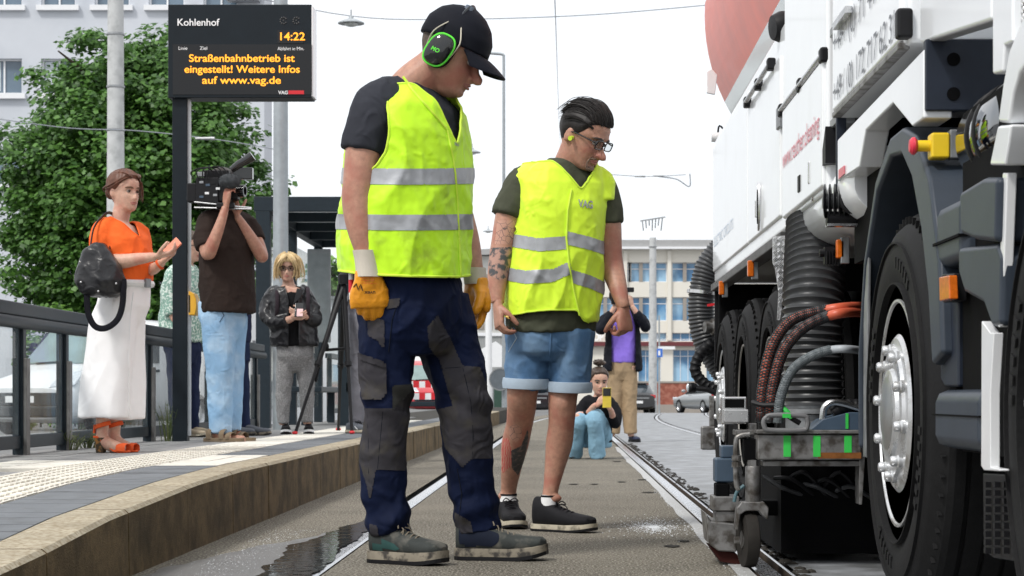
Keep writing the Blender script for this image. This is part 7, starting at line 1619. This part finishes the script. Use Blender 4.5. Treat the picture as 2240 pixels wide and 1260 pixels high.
for i in range(700):
    d = V((rg.gauss(0, 1), rg.gauss(0, 1), rg.gauss(0, 1))).normalized(); p = c+V((d.x*.073, d.y*.048, d.z*.048)); mb.tube([p, p+d*.008+V((rg.gauss(0, .004), 0, rg.gauss(0, .004)))], [.0015, .0004], 3)
mb.build('fur', mat('fur_grey', (.06, .065, .07)), fo)
for dy in (0, 12): MB().tube([at(425, 442+dy, Zv-.01), at(550, 455+dy*.2, Zv-.01)], .0065, 8).build('support_rod', M_steel, vc, smooth=True)
vb(472, 442, 512, 456, -.05, .05, 'hand_grip', M_tblk, .012); vb(432, 440, 470, 450, .0, .1, 'shoulder_pad', M_tblk, .01)
for k, (x, y) in enumerate(((436, 396), (450, 402), (462, 398), (448, 420), (466, 424), (436, 428), (455, 437), (472, 410))): vb(x, y, x+9, y+5, -.004, .005, 'control_knob', [M_galv, M_blues, M_tblk, M_white][k % 4], .001)
for k in range(4): MB().tube([at(425+k*9, 392, Zv-.01), at(418+k*14, 376-k*3, Zv-.02), at(450+k*12, 366, Zv), at(470+k*9, 380, Zv)], .004, 6, sub=6).build('cable', M_tblk, vc, smooth=True)
# ---------------- person behind the cameraman
q, w6, _, HO, HM, hk, T = simple('person in navy trousers and grey sneakers standing behind the cameraman', 16.0, 60, (520, 953), [(505, 745, .15, .12), (505, 660, .16, .12), (505, 600, .16, .1), (505, 580, .09, .07)], [(505, 590, 0, .055), (506, 560, 0, .05), (507, 540, 0, .045)], [[(485, 600, -.1, .045), (480, 670, -.1, .04), (490, 730, -.1, .03)], [(525, 600, .1, .045), (530, 670, .1, .04), (528, 735, .1, .03)]], [[(492, 750, -.05, .09), (495, 850, -.05, .06), (498, 940, -.05, .04)], [(518, 750, .05, .09), (526, 850, .05, .06), (532, 940, .05, .04)]], (508, 525, 0, (.8, -.5, 0), 1.0), vox=.014)
b_ = MB(); q.torso(b_, [(505, 735, .155, .125), (507, 790, .16, .13)]); q.limb(b_, [(494, 760, -.05, .1), (496, 850, -.05, .075), (498, 942, -.05, .06)]); q.limb(b_, [(516, 760, .05, .1), (526, 850, .05, .073), (531, 940, .05, .06)]); cloth(b_, .012, M_dj, w6, 'trousers', (.01, 8, (1, 1, .5)), seed=8)
b_ = MB(); q.torso(b_, [(505, 750, .17, .14), (505, 660, .175, .14), (505, 605, .16, .11), (505, 582, .09, .075)]); q.limb(b_, [(490, 600, -.08, .06), (482, 665, -.1, .055), (490, 725, -.1, .045)]); q.limb(b_, [(520, 600, .08, .06), (530, 665, .1, .055), (528, 725, .1, .045)]); cloth(b_, .013, mat('navy_jumper', (.015, .02, .05), .9, crease=0.26), w6, 'jumper', seed=9); hair_shell(w6, HO, HM, hk, [(0, .07), (70, .04), (90, 0), (180, -.06)], .01, M_hairb)
M_gsn = mat('grey_sneaker', (.13, .14, .16), .8, var=.15)
for x, dz in ((488, -.06), (523, .04)): h = at(x, 953, 16+dz); h.z = PH; shoe(w6, h, (.97, -.25, 0), .27, M_gsn, M_bsole, None, 1, .95, .025)
# ---------------- blonde woman
Zb = gz(949, PH)
arm_r = [(596, 640, 0, .05), (586, 680, -.03, .045), (598, 705, -.08, .04), (630, 700, -.16, .032), (642, 694, -.18, .026)]; arm_l = [(668, 640, .05, .05), (684, 680, .02, .045), (688, 700, -.03, .04), (670, 692, -.12, .03), (662, 688, -.15, .026)]
q, w7, _, HO, HM, hk, T = simple('blonde woman in black leather jacket and patterned trousers with a phone', Zb, 12, (650, 949), [(645, 770, .15, .11), (640, 700, .14, .11), (637, 650, .15, .11), (634, 632, .12, .085), (632, 624, .07, .06)], [(633, 635, 0, .055), (631, 620, 0, .05), (629, 605, 0, .045)], [arm_r, arm_l], [[(628, 770, 0, .07), (621, 850, 0, .05), (619, 930, 0, .036)], [(664, 770, .03, .07), (670, 850, .03, .05), (673, 928, .03, .036)]],
    (628, 587, -.02, (.12, -.98, -.08), .92), female=True, brow=mat('brown_brow', (.12, .07, .045)), hands=[((642, 694, -.19), (.8, -.3, .1), (.2, .6, .3), (.1, -.2, 1), (35, 45, 30), .85), ((662, 687, -.16), (-.8, -.3, .1), (-.2, .6, .3), (0, -.2, 1), (35, 45, 30), .85)])
b_ = MB(); q.torso(b_, [(645, 757, .2, .15), (641, 720, .195, .15), (638, 680, .185, .14), (636, 645, .175, .12), (634, 628, .12, .09)]); q.limb(b_, [(612, 638, 0, .068), (594, 648, 0, .068), (585, 684, -.03, .064), (600, 705, -.09, .058), (628, 701, -.16, .05)]); q.limb(b_, [(655, 638, .04, .066), (670, 648, .05, .066), (686, 684, .02, .062), (686, 700, -.04, .056), (672, 694, -.11, .05)])
CJ = np.array(q.w(636, 660, 0)); fj = np.array(q.f); lj = np.array(q.l)
jk = cloth(b_, .0095, M_lea, w7, 'leather_jacket', (.014, 9, (1, 1, .8)), seed=19, post=lambda me: cut(me, lambda Pn, N: np.where((Pn-CJ)@fj > .04, np.abs((Pn-CJ)@lj-.012)-.045-np.clip((Pn-CJ)[:, 2]-.02, 0, 1)*.25, .05)))
[r_.build('jacket_edge', M_lea, jk, smooth=True) for r_ in rim(jk.data, .006)]; b_ = MB(); q.torso(b_, [(645, 757, .165, .125), (640, 700, .165, .125), (637, 655, .155, .115), (635, 640, .11, .09)]); cloth(b_, .012, mat('black_knit', (.008, .008, .009), .9, crease=0.17), w7, 'black_top', seed=3)
for s in (-1, 1): c = q.w(636, 638, -.12); MB().prism([c+V((s*.02, 0, -.11)), c+V((s*.05, .01, .03)), c+V((s*.1, .03, .02)), c+V((s*.085, 0, -.045))], (0, .012, 0)).build('lapel', M_lea, jk, bevel=.003)
M_pat = two_tone('patterned_trousers', (.2, .2, .205), (.36, .36, .36), .07, .04, 60, .85, 'edge', var=.1, crease=0.26)
b_ = MB(); q.torso(b_, [(645, 750, .15, .115), (645, 780, .152, .12), (646, 798, .11, .09), (646, 812, .06, .06)]); q.limb(b_, [(627, 775, 0, .086), (623, 815, 0, .076), (620, 860, 0, .064), (619, 926, 0, .047)]); q.limb(b_, [(664, 775, .03, .085), (668, 815, .03, .075), (671, 860, .03, .062), (673, 924, .03, .046)]); cloth(b_, .010, M_pat, w7, 'trousers', (.01, 9, (1, 1, .6)), seed=23)
M_bl = mat('blonde_hair', (.62, .46, .24), .5, var=.4, scale=60, stretch=(1, 1, .25)); hair_shell(w7, HO, HM, hk, [(0, .062), (30, .05), (48, .0), (62, -.06), (90, -.085), (180, -.1)], .02, M_bl, ramp=.006, ridges=46)
strands(w7, HO, HM, hk, [[(.0, .06, .125), (s*.05, .1, .08), (s*.085, .075, .02), (s*.092, .05, -.05), (s*.08, .045, -.09)] for s in (-1, 1)]+[[(s*.02, -.02, .145), (s*.085, .02, .09), (s*.106, .0, -.02), (s*.095, .01, -.1)] for s in (-1, 1)], .0042, M_bl, copies=12, jit=.009)
glasses(w7, T, hk, 'dark framed glasses of the blonde woman')
for x, y, dz in ((621, 951, -.0), (671, 948, .02)): h = at(x, y, Zb+dz); h.z = PH; h.y += .1; shoe(w7, h, (.15, -.98, 0), .25, M_trn, M_white, M_blace, 1, .95, .03, name='sneaker', stripe=M_white)
pp = thing('phone', 'phone in the hands of the blonde woman', 'phone', at(655, 690, Zb-.2)); MB().box(at(654, 678, Zb-.21), (.07, .012, .13), Matrix.Rotation(R(-25), 3, 'X')).build('phone_case', M_blkp, pp, bevel=.004); MB().box(at(656, 684, Zb-.225), (.05, .006, .07), Matrix.Rotation(R(-25), 3, 'X')).build('phone_sticker', mat('pink_case', (.75, .5, .5), .5), pp)
bkp = thing('backpack', 'dark backpack worn by the blonde woman', 'backpack', at(640, 760, Zb+.15)); MB().loft([(q.w(640, 770, .16), V((.13, 0, 0)), V((0, .06, 0))), (q.w(638, 700, .18), V((.15, 0, 0)), V((0, .08, 0))), (q.w(636, 645, .16), V((.1, 0, 0)), V((0, .05, 0)))], 20, 3).build('pack', M_tblk, bkp, smooth=True)
for s in (604, 672): MB().tube([q.w(s, 628, .02), q.w(s+2, 640, -.12), q.w(s+2, 680, -.15), q.w(s-4 if s < 640 else s+6, 720, -.06)], .016, 8, sub=5, flat=.4).build('pack_strap', mat('strap_plum', (.03, .022, .028), .8), bkp, smooth=True)
# ---------------- person with the tripod
q, w8, _, HO, HM, hk, T = simple('person in grey trousers and sneakers behind the gloved worker', 17.1, 80, (785, 947), [(800, 690, .16, .13), (800, 620, .17, .13), (800, 560, .16, .11), (800, 545, .09, .07)], [(800, 560, 0, .055), (803, 535, 0, .05), (806, 510, 0, .045)], [[(800, 565, -.16, .05), (802, 630, -.2, .04), (815, 680, -.2, .03)], [(805, 565, .16, .05), (812, 630, .2, .04), (820, 680, .15, .03)]], [[(795, 690, -.08, .09), (788, 800, -.08, .06), (780, 930, -.08, .04)], [(805, 690, .08, .09), (810, 800, .08, .06), (818, 930, .08, .04)]], (808, 500, 0, (.9, -.3, 0), 1.0), vox=.014)
M_gt = mat('grey_chinos', (.19, .19, .215), .85, var=.1, crease=0.34); b_ = MB(); q.torso(b_, [(796, 640, .16, .13), (797, 690, .17, .14), (798, 720, .15, .13)]); q.limb(b_, [(790, 690, -.08, .11), (786, 800, -.08, .085), (781, 925, -.08, .07)]); q.limb(b_, [(808, 690, .08, .105), (812, 800, .08, .08), (820, 925, .08, .066)]); cloth(b_, .011, M_gt, w8, 'trousers', (.012, 8, (1, 1, .5)), seed=33)
b_ = MB(); q.torso(b_, [(800, 670, .175, .145), (800, 600, .175, .14), (800, 560, .16, .11), (800, 545, .09, .07)]); q.limb(b_, [(800, 562, -.1, .06), (800, 570, -.16, .06), (802, 630, -.2, .055)]); q.limb(b_, [(803, 562, .1, .06), (805, 570, .16, .06), (812, 630, .2, .055)]); cloth(b_, .013, M_tee1, w8, 't_shirt', seed=34); hair_shell(w8, HO, HM, hk, [(0, .07), (70, .04), (90, 0), (180, -.06)], .01, M_hairb)
for x, dz in ((759, -.1), (800, .08)): h = at(x, 947, 17.1+dz); h.z = PH; shoe(w8, h, (.8, -.6, 0), .29, M_gsn, M_tsole, M_blace, 1, 1, .03, name='sneaker', stripe=M_white)
tp = thing('tripod', 'black camera tripod with a spreader beside the blonde woman', 'tripod', at(715, 945, 17.0)); zt_ = 16.9
MB().lathe([(0, 0), (.05, 0), (.05, .08), (.03, .1), (0, .1)], at(753, 622, zt_), (0, 0, 1), 18).build('tripod_head', M_tblk, tp, smooth='a'); a_ = at(752, 625, zt_)
for e in ((645, 946, 16.4), (770, 944, 16.6), (740, 930, 18.2)):
    f_ = at(e[0], e[1], e[2]); f_.z = PH; lg = MB().tube([a_, a_.lerp(f_, .55)], .022, 10).tube([a_.lerp(f_, .5), f_], .014, 10).build('leg', M_tblk, tp, smooth='a'); MB().lathe([(.024, -.02), (.03, -.018), (.03, .018), (.024, .02)], a_.lerp(f_, .53), f_-a_, 14).build('leg_clamp', M_tblk, lg); MB().ell(f_+V((0, 0, .015)), (.025, .025, .015)).build('foot', M_red, lg, smooth=True)
MB().tube([at(706, 766, zt_), at(766, 762, zt_)], .013, 8).build('spreader', M_tblk, tp, smooth=True); MB().tube([at(752, 618, zt_), at(742, 622, zt_), at(690, 835, zt_-.1), at(683, 838, zt_-.1)][1:3], .012, 8).build('pan_bar', M_tblk, tp, smooth=True); MB().ell(at(712, 758, zt_), (.03, .03, .04)).build('spreader_hub', M_tblk, tp, smooth=True)
# ---------------- man in purple shirt photographing
Zp = gz(967)
arm_r = [(1336, 690, -.02, .055), (1318, 706, -.12, .05), (1314, 722, -.2, .045), (1332, 694, -.26, .038), (1346, 668, -.28, .03)]; arm_l = [(1390, 690, .02, .055), (1406, 702, -.08, .05), (1412, 716, -.16, .045), (1396, 690, -.24, .038), (1382, 668, -.26, .03)]
q, w9, _, HO, HM, hk, T = simple('man in purple shirt, black jacket and khaki trousers photographing', Zp, 4, (1355, 967), [(1362, 790, .16, .12), (1362, 740, .17, .13), (1363, 700, .18, .12), (1364, 682, .15, .09), (1364, 674, .08, .065)], [(1364, 682, 0, .06), (1360, 670, -.01, .055), (1356, 660, -.02, .05)], [arm_r, arm_l], [[(1345, 800, 0, .1), (1342, 880, 0, .065), (1338, 955, 0, .04)], [(1377, 800, 0, .1), (1378, 880, 0, .065), (1380, 955, 0, .04)]], (1351, 654, -.04, (-.12, -.98, -.1), 1.06), vox=.011, hands=[((1347, 666, -.28), (.3, -.2, 1), (.5, .7, 0), (.6, -.5, 0), (40, 50, 30), 1.0), ((1382, 666, -.26), (-.3, -.2, 1), (-.5, .7, 0), (-.6, -.5, 0), (40, 50, 30), 1.0)])
M_pur = mat('purple_shirt', (.26, .17, .68), .85, var=.1, crease=0.26); M_bj = mat('black_jacket', (.008, .009, .014), .75, var=.2, crease=0.34); M_kha = mat('khaki_chinos', (.36, .26, .16), .85, var=.1, crease=0.34)
b_ = MB(); q.torso(b_, [(1362, 793, .17, .135), (1362, 740, .175, .14), (1363, 700, .175, .125), (1364, 680, .12, .085)]); cloth(b_, .011, M_pur, w9, 'shirt', (.008, 9, (1, 1, .6)), seed=41)
b_ = MB(); q.torso(b_, [(1362, 812, .25, .16), (1362, 760, .225, .165), (1363, 705, .205, .15), (1364, 682, .16, .11), (1364, 674, .09, .085)]); q.limb(b_, [(1348, 688, 0, .07), (1334, 692, -.03, .072), (1316, 708, -.12, .068), (1314, 722, -.2, .062), (1330, 698, -.25, .052), (1338, 684, -.265, .048)]); q.limb(b_, [(1378, 688, 0, .07), (1392, 692, 0, .072), (1407, 704, -.08, .068), (1412, 716, -.16, .062), (1397, 692, -.23, .052), (1391, 684, -.24, .048)])
CJ2 = np.array(q.w(1362, 740, 0)); fj2 = np.array(q.f); lj2 = np.array(q.l); jk2 = cloth(b_, .011, M_bj, w9, 'jacket', (.012, 8, (1, 1, .6)), seed=44, post=lambda me: cut(me, lambda Pn, N: np.where(((Pn-CJ2)@fj2 > .05) & (np.abs((Pn-CJ2)@lj2) < .2), np.abs((Pn-CJ2)@lj2)-.15+.35*np.clip((Pn-CJ2)[:, 2]-.15, 0, 1), .05)))
b_ = MB(); q.torso(b_, [(1362, 785, .16, .125), (1361, 812, .16, .125), (1360, 832, .1, .09)]); q.limb(b_, [(1345, 810, 0, .105), (1345, 880, 0, .092), (1341, 948, 0, .082)]); q.limb(b_, [(1376, 810, 0, .105), (1377, 880, 0, .092), (1379, 948, 0, .082)]); cloth(b_, .011, M_kha, w9, 'trousers', (.013, 7, (1, 1, .4)), seed=47)
hair_shell(w9, HO, HM, hk, [(0, .06), (60, .03), (90, -.03), (130, -.07), (180, -.08)], .024, M_hairb, ramp=.008)
M_bsh = mat('dark_blue_shoe', (.02, .03, .07), .6, var=.2)
for x, y in ((1326, 968), (1380, 969)): h = at(x, y, Zp); h.z = 0; h.y += .18; shoe(w9, h, (.05 if x < 1350 else .3, -.98, 0), .29, M_bsh, M_tblk, M_white, 1.05, 1, .03)
cm2 = thing('photo_camera', 'black photo camera held before the face of the man in purple', 'camera', at(1362, 650, Zp-.3)); c = at(1350, 656, Zp-.3); MB().box(c, (.15, .07, .11)).build('camera_body', M_tblk, cm2, bevel=.012); MB().lathe([(.04, 0), (.042, .02), (.036, .025), (.038, .1), (.032, .1), (.0, .09)], c+V((-.0, -.03, 0)), (-.1, -1, -.15), 24).build('lens', M_blkp, cm2, smooth='a'); MB().box(c+V((.0, 0, .07)), (.05, .05, .04)).build('viewfinder_hump', M_tblk, cm2, bevel=.01); MB().box(at(1379, 634, Zp-.3), (.09, .05, .06)).build('hot_shoe_unit', M_tblk, cm2, bevel=.008)
# ---------------- crouching woman with phone
Zk = gz(1003)
arm_r = [(1285, 878, -.02, .045), (1268, 905, -.1, .04), (1276, 918, -.18, .036), (1298, 890, -.3, .028), (1306, 886, -.33, .024)]; arm_l = [(1330, 878, 0, .045), (1347, 905, -.08, .04), (1344, 925, -.16, .036), (1338, 902, -.28, .028), (1334, 894, -.32, .024)]
q, w10, _, HO, HM, hk, T = simple('crouching woman in black jumper and light jeans filming with a yellow phone', Zk, 15, (1285, 1003), [(1300, 960, .15, .12, .1), (1300, 930, .14, .12, .08), (1305, 895, .15, .11, .03), (1308, 876, .13, .085, 0), (1309, 868, .07, .06, 0)], [(1309, 878, 0, .05), (1310, 862, -.02, .046), (1311, 850, -.03, .042)], [arm_r, arm_l],
    [[(1290, 955, .08, .1), (1278, 930, -.1, .08), (1268, 915, -.26, .062), (1265, 950, -.16, .055), (1258, 990, -.05, .04)], [(1312, 955, .08, .1), (1308, 930, -.12, .08), (1300, 915, -.3, .062), (1302, 950, -.24, .055), (1305, 990, -.18, .04)]], (1310, 833, -.06, (.2, -.95, -.22), 1.02), female=True,
    hands=[((1307, 885, -.34), (.7, -.3, .7), (.4, .6, 0), (0, -.3, 1), (30, 40, 25), .85), ((1333, 892, -.33), (-.5, -.3, .8), (-.5, .6, 0), (0, -.3, 1), (30, 40, 25), .85)])
M_bk = mat('black_jumper', (.009, .009, .011), .9, var=.2, crease=0.26); b_ = MB(); q.torso(b_, [(1298, 968, .17, .135, .1), (1300, 930, .165, .135, .08), (1305, 895, .165, .125, .03), (1308, 878, .14, .1, 0), (1309, 868, .075, .07, 0)]); q.limb(b_, [(1295, 878, 0, .06), (1284, 882, -.02, .06), (1267, 906, -.1, .055), (1275, 918, -.18, .05), (1287, 903, -.25, .042)]); q.limb(b_, [(1320, 878, 0, .06), (1332, 882, 0, .06), (1348, 906, -.08, .055), (1345, 925, -.16, .05), (1341, 910, -.24, .042)]); cloth(b_, .010, M_bk, w10, 'jumper', (.01, 9, (1, 1, .7)), seed=51)
M_lj2 = mat('pale_jeans', (.24, .42, .55), .85, var=.15, crease=0.34); b_ = MB(); q.torso(b_, [(1300, 978, .16, .13, .12), (1300, 950, .165, .135, .1), (1300, 935, .14, .12, .06)]); q.limb(b_, [(1288, 955, .06, .1), (1277, 932, -.1, .088), (1268, 918, -.25, .074), (1263, 950, -.17, .066), (1256, 996, -.05, .072)]); q.limb(b_, [(1313, 955, .06, .1), (1309, 930, -.12, .09), (1302, 914, -.29, .078), (1304, 955, -.24, .07), (1308, 998, -.18, .078)]); cloth(b_, .010, M_lj2, w10, 'jeans', (.012, 8, (1, 1, .5)), seed=53)
M_dbh = mat('brown_hair', (.055, .035, .025), .45, var=.4, scale=50); hair_shell(w10, HO, HM, hk, [(0, .08), (45, .07), (68, .03), (85, .0), (110, -.03), (180, -.07)], .011, M_dbh, ramp=.003, ridges=44); MB().ell(T((0, -.03, .16)), (.045, .04, .032), HM).build('hair_bun', M_dbh, w10, smooth=True)
strands(w10, HO, HM, hk, [[(.035*math.cos(a), -.03+.03*math.sin(a), .145), (.052*math.cos(a+.6), -.03+.048*math.sin(a+.6), .165), (.03*math.cos(a+1.5), -.03+.03*math.sin(a+1.5), .188)] for a in np.linspace(0, 6, 9)], .004, M_dbh, copies=4, jit=.004)
for x, y, dz in ((1250, 1002, .0), (1306, 1003, -.12)): h = at(x, y, Zk+dz); h.z = 0; h.y += .12; shoe(w10, h, (.1, -.99, 0), .24, M_sdl, M_tsole, None, .9, .8, .025)
pp = thing('phone', 'yellow cased phone held up by the crouching woman', 'phone', at(1327, 892, Zk-.4)); Zq = Zk-.42; a_ = at(1318, 892, Zq); c_ = at(1337, 848, Zq); MB().bb((a_.x, Zq, a_.z), (c_.x, Zq+.012, c_.z)).build('phone_case', mat('phone_yellow', (.65, .5, .06), .4), pp, bevel=.004); a_ = at(1319, 866, Zq); MB().bb((a_.x, Zq-.004, a_.z), (c_.x-.004, Zq, c_.z-.004)).build('camera_window', M_blkp, pp)
